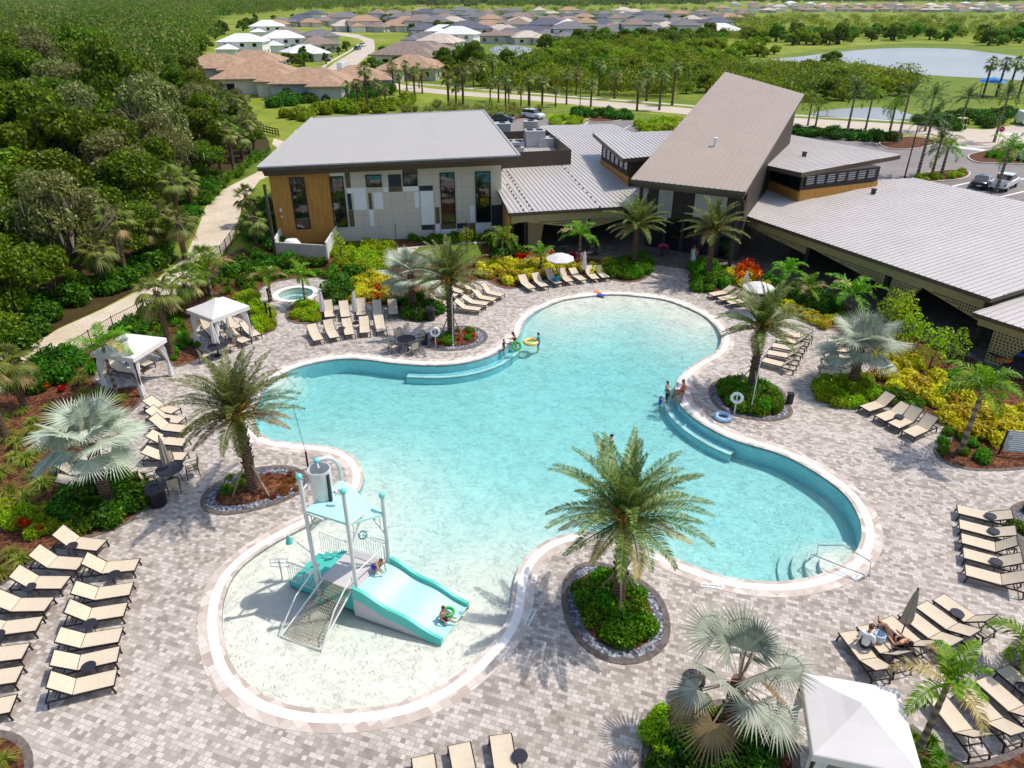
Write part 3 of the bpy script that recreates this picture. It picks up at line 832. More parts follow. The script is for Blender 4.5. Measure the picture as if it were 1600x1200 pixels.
# beam + wedge screens below the left eave
def wedge(a, b, z0a, z0b, z1, nrm, name, holes=True, p0=.0):
    """upright screen from a to b, top z1, bottom from z0a to z0b, with rows of solid dark squares standing in for the shade in holes"""
    d = (b - a); Ln = d.length; d.normalize()
    mb = MB()
    pts = [a + Vector((0, 0, z0a)), b + Vector((0, 0, z0b)), b + Vector((0, 0, z1)), a + Vector((0, 0, z1))]
    th = nrm * .05
    mb.add([p - th for p in pts] + [p + th for p in pts], [(3, 2, 1, 0), (4, 5, 6, 7), (0, 1, 5, 4), (1, 2, 6, 5), (2, 3, 7, 6), (3, 0, 4, 7)], 0)
    s = .19
    for i in range(int(Ln / s)):
        u = (i + .5) * s; zb = z0a + (z0b - z0a) * u / Ln + .1; z = z1 - .14
        while z > zb:
            mb.obox(a + d * u + Vector((0, 0, z)) + nrm * .052, d * .1, nrm * .012, Vector((0, 0, .1)), 1); z -= s
    return sub(club, mb, name, [M['olive'], M['black']])
ed = Vector((rl[2].x - rl[1].x, rl[2].y - rl[1].y, 0)).normalized(); en = Vector((ed.y, -ed.x, 0))
b0 = Vector((rl[1].x, rl[1].y, 0)) - en * .5 + ed * .3
mb = MB().beam(b0 + Vector((0, 0, 3.3)), b0 + ed * 10.2 + Vector((0, 0, 3.3)), .25, .75); sub(club, mb, 'beam', M['olive'])
# tapered left column, wide at the top
def column(base, d, nrm, wt, wb, h, lean=0):
    mb = MB()
    a, b = base - d * wb / 2, base + d * wb / 2
    t0, t1 = base - d * wt * .35 + d * lean, base + d * wt * .65 + d * lean
    pts = [a, b, t1 + Vector((0, 0, h)), t0 + Vector((0, 0, h))]; th = nrm * .14
    mb.add([p - th for p in pts] + [p + th for p in pts], [(3, 2, 1, 0), (4, 5, 6, 7), (0, 1, 5, 4), (1, 2, 6, 5), (2, 3, 7, 6), (3, 0, 4, 7)], 0)
    z = .25
    while z < h - .1:
        t = z / h; l = a.lerp(pts[3], t); r = b.lerp(pts[2], t); W = (r - l).length; k = max(1, int(W / .2))
        for i in range(k):
            p = l.lerp(r, (i + .5) / k); p = Vector((p.x, p.y, z))
            mb.obox(p + nrm * .142, d * .1, nrm * .012, Vector((0, 0, .1)), 1)  # dark squares on the solid face paint the shade inside punched holes
        z += .2
    sub(club, mb, 'column', [M['olive'], M['black']])
cb = G(833, 392)
column(cb, ed, en, 1.5, 1.0, 3.0)
mb = MB().beam(cb - ed * .75, cb - ed * .75 + Vector((0, 0, 3.6)), .22, .22); sub(club, mb, 'post', M['darkwall'])
p1 = b0 + ed * 7.0
mb = MB().beam(p1, p1 + Vector((0, 0, 3.6)), .2, .2); sub(club, mb, 'post', M['darkwall'])
wedge(b0 + ed * 1.6, b0 + ed * 6.9, 2.85, 2.0, 2.95, en, 'screen'); wedge(b0 + ed * 7.1, b0 + ed * 10.2, 2.0, 2.7, 2.95, en, 'screen')
# interior of left veranda
ib = b0 - en * 7
mb = MB().beam(ib + ed * 1.2 + Vector((0, 0, 1.9)), ib + ed * 14 + Vector((0, 0, 1.9)), .3, 3.8); mb.beam(b0 + ed * .3 - en * .8 + Vector((0, 0, 1.9)), ib + ed * 1.2 + Vector((0, 0, 1.9)), .3, 3.6)
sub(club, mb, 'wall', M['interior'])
mb = MB()
for k in (1.2, 3.0, 4.8, 8.5, 10.5): mb.obox(ib + ed * k + en * .2 + Vector((0, 0, 1.3)), ed * 1.3, en * .1, Vector((0, 0, 2.4)))
sub(club, mb, 'glass_door', M['glass'])
mb = MB().beam(wpt(GL + .2, 1.9, .3), b0 - ed * .2 + Vector((0, 0, 1.9)), .3, 3.4); sub(club, mb, 'wood_wall', M['woodwall'])
# HVAC well
h1, h2 = onplane(lowL, 786, 263), onplane(lowL, 891, 257); hb = G(854, 203, 6.1); hz = 6.1
h1 = h1 - (h2 - h1) * .2
mb = MB()
hd = (hb - h2); hd.z = 0
for p, q in ((h1, h2), (h2, Vector((hb.x, hb.y, 0))), (h1 + hd, h2 + hd)):
    p = Vector((p.x, p.y, 0)); q = Vector((q.x, q.y, 0)); L = (q - p).length; dd = (q - p).normalized()
    mb.beam(p + Vector((0, 0, (hz + 4.3) / 2)), q + Vector((0, 0, (hz + 4.3) / 2)), .12, hz - 4.3)
    k = .15; nn = Vector((dd.y, -dd.x, 0))
    while k < L: mb.obox(p + dd * k + nn * .07 + Vector((0, 0, (hz + 4.35) / 2)), dd * .06, nn * .05, Vector((0, 0, hz - 4.5))); k += .3
sub(club, mb, 'equipment_screen', M['fascia'])
mb = MB(); q0 = [Vector((p.x, p.y, 4.72)) for p in (h1, h2, h2 + hd, h1 + hd)]; mb.slab(q0, .1); sub(club, mb, 'equipment_floor', M['roof_grey'])
for i, (px, w, dpt, h) in enumerate([((835, 231), 2.2, 1.8, 1.9), ((855, 231), 2.4, 1.8, 1.1), ((829, 209), 1.7, 1.4, 1.5), ((803, 231), 2.2, 2.2, .7), ((785, 214), 1.8, 1.8, 1.6), ((808, 244), 1.3, 1.0, .9)]):
    lab = ['tallest boxy grey air conditioner in the middle of the roof well', 'wide grey air conditioner with twin fans at the right end of the roof well', 'grey air conditioner at the back of the roof well', 'low flat grey air conditioner left of the tall one', 'grey air conditioner at the roof well edge nearest the flat roof', 'small grey air conditioner tucked behind the brown screen'][i]
    u = thing('air_conditioner', lab, 'air conditioner', G(px[0], px[1], 4.74), .14, 'air conditioners in the roof well')
    mb = MB().box(0, 0, h / 2, w, dpt, h); mb.box(0, 0, h + .03, w + .08, dpt + .08, .06); mb.box(0, 0, .06, w + .1, dpt + .1, .12)
    for k in (-.25, .25): mb.box(k * w, -dpt / 2 - .01, h * .5, w * .4, .03, h * .75)
    mb.build('housing', M['ac'], u)
    for k in ((-.25, .25) if w > 2 else (0,)):
        MB().lathe([(.4, h + .05), (.4, h + .14), (.32, h + .14), (.30, h + .09), (0, h + .11)], (k * w, 0, 0), 16).build('fan', M['louvre'], u)
# left clerestory
Lz = 7.0
lc = [G(*p, Lz) for p in [(926, 208), (973, 248), (1025, 244), (1062, 242), (1085, 204), (1048, 205)]]
lc = [G(926, 208, Lz), G(973, 248, Lz), G(1050, 241.5, Lz), G(1080, 203.5, Lz)]
croof(lc, (Vector((0, 0, 1)), Lz), .35, M['roof_rib'], (lc[0].x - lc[1].x, lc[0].y - lc[1].y), .42)
l1, l2 = onplane(lowL, 939, 256), onplane(lowL, 982, 291)
l1.z = l2.z = 0
ld = (l2 - l1).normalized(); ln = Vector((ld.y, -ld.x, 0))
if ln.x > 0: ln = -ln
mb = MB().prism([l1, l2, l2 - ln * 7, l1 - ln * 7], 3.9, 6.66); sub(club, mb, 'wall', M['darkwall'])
def clerestory(a, b, nrm, zsill, zhead, n, z0, wood=True):
    d = (b - a).normalized(); L = (b - a).length
    if wood:
        mb = MB().obox((a + b) / 2 + nrm * .04 + Vector((0, 0, (z0 + zsill - .25) / 2)), d * L, nrm * .12, Vector((0, 0, zsill - .25 - z0))); sub(club, mb, 'wood_band', M['woodwall'])
    w = L * .92 / n
    for i in range(n):
        c = a + d * (L * .04 + w * (i + .5))
        mb = MB(); zc = (zsill + zhead) / 2; hh = zhead - zsill
        for s in (-1, 1):
            mb.obox(c + d * s * (w / 2 - .05) + nrm * .06 + Vector((0, 0, zc)), d * .1, nrm * .14, Vector((0, 0, hh)))
            mb.obox(c + nrm * .06 + Vector((0, 0, zc + s * (hh / 2 - .05))), d * (w - .2), nrm * .13, Vector((0, 0, .1)))
        f = sub(club, mb, 'window', M['dark_metal'])
        mb = MB().obox(c + nrm * .03 + Vector((0, 0, zc)), d * (w - .2), nrm * .04, Vector((0, 0, hh - .2)), 0)
        k = zsill + .25
        while k < zhead - .12: mb.obox(c + nrm * .055 + Vector((0, 0, k)), d * (w - .22), nrm * .02, Vector((0, 0, .07)), 1); k += .2
        r = club.location; mb.v = [(v[0] - r.x, v[1] - r.y, v[2]) for v in mb.v]
        mb.build('pane', [M['glass'], M['ac']], f)
clerestory(l1, l2, ln, 5.3, 6.5, 6, 4.15)
# right main roof
E1, E2 = G(1154, 333, 3.6), G(1549, 467, 3.6)
Rm = plane3(E1, E2, G(1429, 278, 4.9))
rr = [onplane(Rm, *p) for p in [(1154, 333), (1549, 467), (1760, 402), (1760, 350), (1429, 278), (1200, 290)]]
rd = Vector((E2.x - E1.x, E2.y - E1.y, 0)).normalized(); rn = Vector((rd.y, -rd.x, 0))     # rn: away from the eave towards the pool
if rn.x > 0: rn = -rn
croof(rr, Rm, .28, M['roof_rib'], (-rn.x, -rn.y), .42)
eb = Vector((E1.x, E1.y, 0)) - rn * .7
EL = (E2 - E1).length
mb = MB().beam(eb + Vector((0, 0, 3.0)) - rd * .5, eb + rd * (EL - .6) + Vector((0, 0, 3.0)), .3, .8); sub(club, mb, 'beam', M['olive'])
def along(px): p = G(*px) - eb; return p.dot(rd)
t1, t2 = along((1377, 490)), along((1526, 563))
for (a, b, za, zb) in ((.4, 7.2, 2.6, 1.95), (7.4, t1 - .9, 2.6, 1.75), (t1 + 1.9, EL - .5, 2.6, 1.7)):
    wedge(eb + rd * a, eb + rd * b, za, zb, 2.65, rn, 'screen')
column(eb + rd * (t1 + .1), rd, rn, 2.3, .9, 2.7, .5)
for t in (7.3, t1 - .7, EL - .4):
    mb = MB().beam(eb + rd * t, eb + rd * t + Vector((0, 0, 3.4)), .22, .22); sub(club, mb, 'post', M['darkwall'])
# end fascia right
mb = MB().beam(eb + rd * (EL - .6) + Vector((0, 0, 3.0)), eb + rd * (EL - .6) - rn * 16 + Vector((0, 0, 3.9)), .3, .7); sub(club, mb, 'beam', M['olive'])
# lower right roof
f1, f2 = G(1520, 488, 2.95), G(1600, 513.5, 2.95)
fd = (f2 - f1).normalized()
Fz = plane3(f1, f2, f1 - rn * 10 + Vector((0, 0, .5)))
fr = [f1, f1 + fd * 16, f1 + fd * 16 - rn * 16 + Vector((0, 0, .8)), f1 - rn * 16 + Vector((0, 0, .8))]
croof(fr, Fz, .26, M['roof_rib'], (-rn.x, -rn.y), .42)
fb = f1 - rn * .6; fb.z = 0
mb = MB().beam(fb + Vector((0, 0, 2.42)) + fd * .2, fb + fd * 15 + Vector((0, 0, 2.42)), .3, .6); sub(club, mb, 'beam', M['olive'])
column(fb + fd * 1.7, fd, rn, 2.2, .8, 2.2, .3)
wedge(fb + fd * 3.4, fb + fd * 9, 2.1, 1.4, 2.15, rn, 'screen')
# veranda back walls
for o_, L, h in ((eb - rn * 8, EL + 3, 4.0), (fb - rn * 8, 16, 3.2)):
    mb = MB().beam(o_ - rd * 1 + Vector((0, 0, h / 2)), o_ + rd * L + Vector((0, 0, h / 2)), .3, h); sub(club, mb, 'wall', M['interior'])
mb = MB()
for k in range(1, 10): mb.obox(eb - rn * 7.8 + rd * (k * 2.2) + Vector((0, 0, 1.4)), rd * 1.7, rn * .1, Vector((0, 0, 2.5)))
sub(club, mb, 'glass_door', M['glass'])
# right clerestory
Rz = 6.7
rc = [G(1253, 270, Rz), G(1408, 242, Rz), G(1226, 208.5, Rz), G(1196, 207, Rz), G(1150, 248, Rz)]
rc2 = [G(1253, 270, Rz), G(1408, 242, Rz), G(1225, 209, Rz), G(1160, 250, Rz)]
croof(rc2, (Vector((0, 0, 1)), Rz), .4, M['roof_rib'], (-rn.x, -rn.y), .42)
w1, w2, w0 = onplane(Rm, 1246, 315), onplane(Rm, 1369, 290), onplane(Rm, 1190, 291)
for w in (w0, w1, w2): w.z = 0
d12 = (w2 - w1).normalized(); n12 = Vector((d12.y, -d12.x, 0))
if n12.y > 0: n12 = -n12
wi = (w1 + w2) / 2 - n12 * 6
mb = MB().prism([w0, w1, w2, w2 - n12 * 7, w0 - n12 * 4], 3.7, 6.32); sub(club, mb, 'wall', M['darkwall'])
clerestory(w1, w2, n12, 5.25, 6.25, 7, 4.0)
d01 = (w1 - w0).normalized(); n01 = Vector((d01.y, -d01.x, 0))
if n01.y > 0: n01 = -n01
mb = MB().obox((w0 + w1) / 2 + n01 * .04 + Vector((0, 0, 4.45)), d01 * (w1 - w0).length, n01 * .12, Vector((0, 0, .9))); sub(club, mb, 'wood_band', M['woodwall'])
mb = MB().obox((w0 + w1) / 2 + n01 * .04 + Vector((0, 0, 5.6)), d01 * ((w1 - w0).length * .96), n01 * .08, Vector((0, 0, 1.2))); sub(club, mb, 'pane', M['glass'])
# small vents on the right roofs
for px, pl in (((1364, 303), Rm), ((1256, 245), (Vector((0, 0, 1)), Rz))):
    p = onplane(pl, *px); mb = MB().box(p.x, p.y, p.z + .2, .3, .3, .4); mb.box(p.x, p.y, p.z + .43, .4, .4, .06); sub(club, mb, 'roof_vent', M['louvre'])
# tall tilted roof
LLc, LRc, TL = G(985, 280, 6.7), G(1165, 300, 6.7), G(1133, 112, 12.6)
Bg = plane3(LLc, LRc, TL); TR = onplane(Bg, 1257, 147)
bc = [LLc, LRc, TR, TL]
croof(bc, Bg, .34, M['roof_tan'], (TL.x - LLc.x, TL.y - LLc.y), .46)
p = onplane(Bg, 1117, 228); mb = MB().lathe([(.14, -.1), (.14, .5), (.2, .52), (.2, .7), (0, .74)], p, 12); sub(club, mb, 'roof_vent', M['clad_white'])
bcn = sum(bc, Vector()) / 4
foot = [c + (bcn - c) * .09 for c in bc]
mb = MB(); n = 4
tp = [Vector((p.x, p.y, zat(Bg, p.x, p.y) - .5)) for p in foot]; bt = [Vector((p.x, p.y, 0)) for p in foot]
bt[0] = bt[0] + (bt[3] - bt[0]) * .1; tp[0] = Vector((bt[0].x, bt[0].y, zat(Bg, bt[0].x, bt[0].y) - .5))
bt[1] = bt[1] + (bt[2] - bt[1]) * .1; tp[1] = Vector((bt[1].x, bt[1].y, zat(Bg, bt[1].x, bt[1].y) - .5))
for i in range(4):
    j = (i + 1) % 4; mb.quad(bt[i], bt[j], tp[j], tp[i])
sub(club, mb, 'wall', M['darkwall'])
d = (bt[1] - bt[0]); fn = Vector((d.y, -d.x, 0)).normalized()
if fn.y > 0: fn = -fn
mb = MB()
for (a, b, z0, z1) in ((.12, .27, 2.6, 5.6), (.5, .82, 3.3, 5.6)):
    mb = MB().obox(bt[0] + d * (a + b) / 2 + fn * .05 + Vector((0, 0, (z0 + z1) / 2)), d * (b - a), fn * .1, Vector((0, 0, z1 - z0))); sub(club, mb, 'wall_panel', M['ac'])
mb = MB()
for k in range(5): mb.obox(bt[0] + d * (.12 + k * .19) + fn * .06 + Vector((0, 0, 1.5)), d * .15, fn * .08, Vector((0, 0, 2.8)))
sub(club, mb, 'glass_door', M['glass'])
be = [c + (bcn - c) * .045 for c in (LLc, LRc)]
mb = MB().beam(be[0] - Vector((0, 0, .55)), be[1] - Vector((0, 0, .55)), .25, .5)
sub(club, mb, 'beam', M['fascia'])
for k in (.07, .97):
    p = be[0].lerp(be[1], k); mb = MB().beam((p.x, p.y, 0), (p.x, p.y, 6.0), .28, .28); sub(club, mb, 'post', M['darkwall'])
# downpipe bracket by the right roof
p = be[1]; mb = MB().beam((p.x + .4, p.y + .2, 4.0), (p.x + .1, p.y, 5.9), .12, .12); mb.beam((p.x + 1.2, p.y + 2, 5.2), (p.x + .4, p.y + .2, 4.0), .1, .1); sub(club, mb, 'brace', M['fascia'])
# covered patio floor
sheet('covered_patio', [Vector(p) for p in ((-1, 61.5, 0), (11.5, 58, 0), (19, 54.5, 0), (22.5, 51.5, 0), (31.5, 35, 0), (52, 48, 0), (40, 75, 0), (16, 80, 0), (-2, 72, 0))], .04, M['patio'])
# ================================================================== PLANTS
M['bark_palm'] = mat_bark('palm_trunk', (58, 44, 36), (128, 104, 84), 16)
M['bark_grey'] = mat_bark('grey_palm_trunk', (96, 84, 70), (164, 148, 126), 5)
M['bark_oak'] = mat_chips('oak_bark', [(52, 44, 36), (84, 74, 62), (112, 100, 86)], 7)
M['lf_date'] = leafmat('date_frond', (68, 92, 40), (108, 126, 62), (164, 158, 106), .28)
M['lf_tan'] = leafmat('dry_frond', (150, 128, 84), (186, 166, 118), (150, 146, 92), .2)
M['lf_orange'] = plain('orange_fruit_stalk', (206, 138, 48), .6)
M['lf_bis'] = leafmat('silver_fan', (150, 160, 138), (182, 188, 168), (206, 208, 192), .2, .5, .4)
M['lf_sabal'] = leafmat('sabal_fan', (84, 104, 42), (116, 132, 58), (150, 152, 86), .25)
M['lf_fox'] = leafmat('feather_palm', (74, 118, 34), (112, 150, 46), (150, 170, 66), .3)
M['lf_royal'] = leafmat('royal_frond', (46, 74, 34), (76, 104, 44), (112, 132, 60), .25)
M['lf_oak'] = leafmat('oak_leaf', (58, 86, 24), (98, 126, 36), (150, 164, 60), .36)
M['lf_oakg'] = leafmat('mossy_oak_leaf', (98, 106, 56), (132, 134, 80), (164, 160, 108), .3)
M['lf_pine'] = leafmat('pine_needle', (62, 82, 28), (100, 116, 40), (138, 144, 58), .25)
M['lf_shrub'] = leafmat('shrub_leaf', (58, 98, 24), (98, 144, 36), (140, 176, 56), .35)
M['lf_dark'] = leafmat('dark_shrub_leaf', (44, 82, 24), (72, 114, 32), (106, 146, 46), .3)
M['lf_lime'] = leafmat('lime_shrub_leaf', (122, 158, 34), (164, 190, 50), (192, 206, 76), .3)
M['lf_yel'] = leafmat('croton_leaf', (176, 168, 40), (222, 208, 74), (236, 226, 120), .3)
M['lf_red'] = leafmat('red_leaf', (150, 30, 34), (206, 56, 48), (226, 104, 60), .3)
M['lf_oran'] = leafmat('orange_leaf', (190, 70, 30), (230, 116, 50), (240, 160, 70), .3)
M['lf_far'] = leafmat('far_wood_leaf', (30, 50, 26), (46, 70, 32), (66, 90, 40), .2)
M['lf_rust'] = leafmat('rusty_leaf', (112, 62, 34), (140, 86, 48), (166, 122, 72), .2)
M['lf_grass'] = leafmat('fountain_grass', (110, 128, 52), (142, 150, 68), (180, 172, 104), .3)
M['lf_field'] = leafmat('scrub_leaf', (104, 132, 34), (144, 166, 48), (178, 186, 76), .4)
M['moss'] = leafmat('spanish_moss', (120, 116, 92), (150, 146, 120), (170, 166, 142), .2)
M['stake'] = plain('pale_timber_stake', (150, 132, 112), .8)

def unit(v):
    return v / np.maximum(np.linalg.norm(v, axis=-1, keepdims=True), 1e-9)

def leaf_quads(P, Nrm, size, asp=.55, jit=.8, rng=RNG):
    """diamond leaves at points P facing roughly Nrm"""
    n = len(P)
    Nn = unit(Nrm + jit * rng.normal(size=(n, 3)))
    T = unit(np.cross(Nn, rng.normal(size=(n, 3)))); B = np.cross(Nn, T)
    s = size * (.6 + .8 * rng.random((n, 1)))
    fold = Nn * s * .18
    V = np.stack([P - T * s * .5, P + B * s * asp * .5 - fold, P + T * s * .5, P - B * s * asp * .5 - fold], 1).reshape(-1, 3)
    return V, np.arange(4 * n).reshape(-1, 4)

def blob_points(c, r, n, rng=RNG, shell=.55, flat=1.0, low=-.6):
    d = unit(rng.normal(size=(int(n * 1.7), 3)))
    d = d[d[:, 2] > low][:n]
    rad = (shell + (1 - shell) * rng.random((len(d), 1)) ** .5)
    bump = 1 + .18 * np.sin(d[:, :1] * 5 + c[0]) * np.cos(d[:, 1:2] * 6 + c[1])
    return np.array(c) + d * rad * bump * np.array(r) * np.array([1, 1, flat]), d

def crown_mesh(name, blobs, per, size, mats, asp=.6, mi=None, jit=.8, extra=None):
    Vs, Fs, Ms = [], [], []; k = 0
    for i, (c, r, w) in enumerate(blobs):
        P, d = blob_points(c, r, int(per * w))
        V, Fq = leaf_quads(P, d, size, asp, jit)
        Vs.append(V); Fs.append(Fq + k); k += len(V); Ms.append(np.full(len(Fq), mi[i] if mi else 0))
    if extra is not None:
        V, Fq, m = extra; Vs.append(V); Fs.append(Fq + k); Ms.append(np.full(len(Fq), m))
    return np_mesh(name, np.concatenate(Vs), np.concatenate(Fs), mats, np.concatenate(Ms))

# ---------------------------------------------------------------- palms
def pinnate(fronds, nl, lw, ll, mats, rng, curl=.35, vee=.5, start=.16, name='crown', extra=None, plum=0.0):
    """fronds: list of (azimuth, elevation, length, droop, material)"""
    Vs, Fs, Ms = [], [], []; k = 0
    for az, el, L, dr, m in fronds:
        t = np.linspace(0, 1, 15)
        e = el - dr * t ** 1.5
        ds = L / 14
        x = np.concatenate([[0], np.cumsum(np.cos(e[:-1]) * ds)]); z = np.concatenate([[0], np.cumsum(np.sin(e[:-1]) * ds)])
        side = rng.normal() * .12
        ca, sa = math.cos(az), math.sin(az)
        def at(tt):
            xx = np.interp(tt, t, x); zz = np.interp(tt, t, z); yy = side * L * tt ** 2
            return np.stack([xx * ca - yy * sa, xx * sa + yy * ca, zz], -1)
        # midrib
        a = at(t); sd = np.array([-sa, ca, 0]); w = (.045 * (1 - t) + .008)[:, None]
        V = np.concatenate([a + sd * w, a - sd * w]); q = [[i, i + 1, 15 + i + 1, 15 + i] for i in range(14)]
        Vs.append(V); Fs.append(np.array(q) + k); Ms.append(np.full(14, m)); k += 30
        # leaflets
        tt = np.linspace(start, .99, nl)
        b = at(tt); tan = unit(at(np.minimum(tt + .02, 1.0)) - at(tt - .02))
        up = unit(np.cross(np.cross(tan, np.array([0, 0, 1.0])), tan) * 1.0)
        sdv = unit(np.cross(tan, up))
        prof = ll * np.sin(np.pi * np.clip((tt - start) / (1.02 - start), 0, 1) ** .6 * .86 + .25)
        for s in (-1, 1):
            n = len(tt)
            pl = rng.normal(size=(n, 1)) * plum
            d = unit(sdv * s * (.85 + .1 * rng.random((n, 1))) + tan * (.55 + .35 * tt[:, None]) + up * (vee * (.7 + .5 * rng.random((n, 1))) + pl))
            Lf = (prof * (.85 + .3 * rng.random(n)))[:, None]
            mid = b + d * Lf * .55; tip = b + d * Lf + np.array([0, 0, -1.0]) * Lf * curl * (.6 + .8 * rng.random((n, 1)))
            wv = unit(tan + .2 * rng.normal(size=(n, 3))) * lw
            V = np.stack([b - wv * .4, b + wv * .4, mid + wv, mid - wv, tip], 1).reshape(-1, 3)
            base = np.arange(n)[:, None] * 5
            Fs.append(np.concatenate([base + [0, 1, 2, 3], base + [3, 2, 4, 4]]) + k)
            Vs.append(V); Ms.append(np.full(2 * n, m)); k += 5 * n
    return np.concatenate(Vs), np.concatenate(Fs), np.concatenate(Ms)

def tri_fix(V, Fq, Ms, name, mats):
    """quads, degenerate last index means triangle"""
    me = bpy.data.meshes.new(name)
    tri = Fq[:, 2] == Fq[:, 3]
    cnt = np.where(tri, 3, 4); keep = np.ones(Fq.shape, bool); keep[tri, 3] = False
    loops = Fq[keep]
    me.vertices.add(len(V)); me.vertices.foreach_set('co', V.astype(np.float32).ravel())
    me.loops.add(len(loops)); me.loops.foreach_set('vertex_index', loops.astype(np.int32))
    me.polygons.add(len(Fq)); me.polygons.foreach_set('loop_start', np.concatenate([[0], np.cumsum(cnt)[:-1]]).astype(np.int32))
    for m in mats: me.materials.append(m)
    me.polygons.foreach_set('material_index', Ms.astype(np.int32)); me.update(calc_edges=True); return me

def palm_trunk(h, r0, r1, mat, boots=0, lean=(0, 0), name='trunk', seg=14):
    mb = MB(); pts = []; rs = []
    for i in range(seg + 1):
        t = i / seg; pts.append((lean[0] * t * t, lean[1] * t * t, h * t))
        rs.append((r0 * (1 - t) + r1 * t) * (1.25 if i == 0 else 1) * (1 + (.07 if i % 2 else -.04)))
    mb.tube(pts, rs, 10)
    rnd = random.Random(int(h * 100) + boots)
    for i in range(boots):
        t = .35 + .65 * i / boots; a = i * 2.4; z = h * t; r = (r0 * (1 - t) + r1 * t)
        c = Vector((lean[0] * t * t, lean[1] * t * t, z)); o = Vector((math.cos(a), math.sin(a), 0))
        mb.beam(c + o * r * .8, c + o * (r + .05 + .05 * t) + Vector((0, 0, .13 + .1 * t)), .1, .035)
    return mb.mesh(name, mat, smooth=True)

def date_crown(seed, n=42, L=3.1, name='crown'):
    rng = np.random.default_rng(seed); fr = []
    for i in range(n):
        t = i / (n - 1)
        el = R(86 - 96 * t ** 1.15) + rng.normal() * .09
        fr.append((i * 2.399 + rng.normal() * .15, el, L * (.86 + .14 * math.sin(math.pi * t)) * (1 - .22 * max(0, t - .6) / .4) * (.92 + .16 * rng.random()), R(30 + 26 * math.sin(math.pi * t)) , 1 if (t > .86 and rng.random() < .75) else 0))
    V, Fq, Ms = pinnate(fr, 54, .025, .5, None, rng, .22, .42, .1)
    # orange fruit stalks
    mb = MB(); rr = random.Random(seed)
    for i in range(26):
        a = rr.random() * 6.28; e = rr.uniform(.1, 1.0); L2 = rr.uniform(.35, .6)
        p = Vector((0, 0, .05)); q = p + Vector((math.cos(a) * math.cos(e), math.sin(a) * math.cos(e), math.sin(e))) * L2
        mb.beam(p, q, .05, .03); mb.beam(q, q + Vector((math.cos(a) * .2, math.sin(a) * .2, -.25)), .07, .05)
    k = len(V); V = np.concatenate([V, np.array(mb.v)]); f = np.array([x for x in mb.f if len(x) == 4]); Fq = np.concatenate([Fq, f + k]); Ms = np.concatenate([Ms, np.full(len(f), 2)])
    return tri_fix(V, Fq, Ms, name, [M['lf_date'], M['lf_tan'], M['lf_orange']])

def feather_crown(seed, n, L, el0, el1, droop, lw, ll, nl, mat, tan=0.0, curl=.3, plum=.25, name='crown', vee=.3):
    rng = np.random.default_rng(seed); fr = []
    for i in range(n):
        t = i / max(1, n - 1)
        fr.append((i * 2.399 + rng.normal() * .2, R(el0 + (el1 - el0) * t) + rng.normal() * .1, L * (.85 + .3 * rng.random()), R(droop) * (.8 + .4 * rng.random()), 1 if rng.random() < tan * t else 0))
    V, Fq, Ms = pinnate(fr, nl, lw, ll, None, rng, curl, vee, .1, plum=plum)
    return tri_fix(V, Fq, Ms, name, [mat, M['lf_tan']])

def fan_crown(seed, n, pet, rad, seg, mat, el0=80, el1=-30, span=250, droop=.25, name='crown', tan=0.1, stalk=None):
    rng = np.random.default_rng(seed); Vs, Fs, Ms = [], [], []; k = 0
    for i in range(n):
        t = i / (n - 1); az = i * 2.399 + rng.normal() * .15; el = R(el0 + (el1 - el0) * t ** 1.1) + rng.normal() * .1
        pl = pet * (.75 + .4 * rng.random()); m = 1 if (t > .8 and rng.random() < tan * 3) else 0
        d = np.array([math.cos(az) * math.cos(el), math.sin(az) * math.cos(el), math.sin(el)])
        sg = np.array([0, 0, -1.0]) * .12 * pl
        base = d * pl + sg
        sd = np.array([-math.sin(az), math.cos(az), 0])
        un = np.cross(d, sd)       # leaf plane: d (out) and sd; face normal un
        # petiole
        w = sd * .03; h = un * .02; pm = d * pl * .5 + sg * .4
        V = np.stack([-w, w, pm + w, pm - w, base + w * .7, base - w * .7]); Vs.append(V); Fs.append(np.array([[0, 1, 2, 3], [3, 2, 4, 5]]) + k); Ms.append(np.full(2, 2)); k += 6
        # tilt the blade a little downwards from the petiole
        ti = R(25) + rng.normal() * .15
        o = d * math.cos(ti) - np.array([0, 0, 1.0]) * math.sin(ti) * .8; o = o / np.linalg.norm(o); un2 = np.cross(o, sd); un2 /= np.linalg.norm(un2)
        r = rad * (.85 + .3 * rng.random()) * (1 - .2 * max(0, .25 - t))
        sp_ = R(span) * (1.0 if t > .15 else .6 + t * 2.5)
        a = np.linspace(-sp_ / 2, sp_ / 2, seg + 1)
        cup = .22
        def pt(aa, rr, lift):
            c = math.cos(aa); s = math.sin(aa)
            return base + (o * c + sd * s) * rr + un2 * (lift - cup * rr * abs(s) * .0) - np.array([0, 0, 1.0]) * droop * rr * rr / rad * (.35 + .65 * abs(s)) 
        for j in range(seg):
            a0, a1 = a[j], a[j + 1]; am = (a0 + a1) / 2; f = (1 - .25 * (abs(am) / (sp_ / 2)) ** 2) * (.93 + .12 * rng.random())
            r1 = r * .47 * f; r2 = r * f
            V = np.stack([base, pt(a0, r1, -.02), pt(am, r1, .03), pt(a1, r1, -.02), pt(am, r2, -.05 * rng.random()) + rng.normal(size=3) * .02])
            Vs.append(V); Fs.append(np.array([[0, 1, 2, 3], [1, 4, 2, 2], [2, 4, 3, 3]]) + k); Ms.append(np.full(3, m)); k += 5
    return tri_fix(np.concatenate(Vs), np.concatenate(Fs), np.concatenate(Ms), name, [mat, M['lf_tan'], stalk or M['stake']])

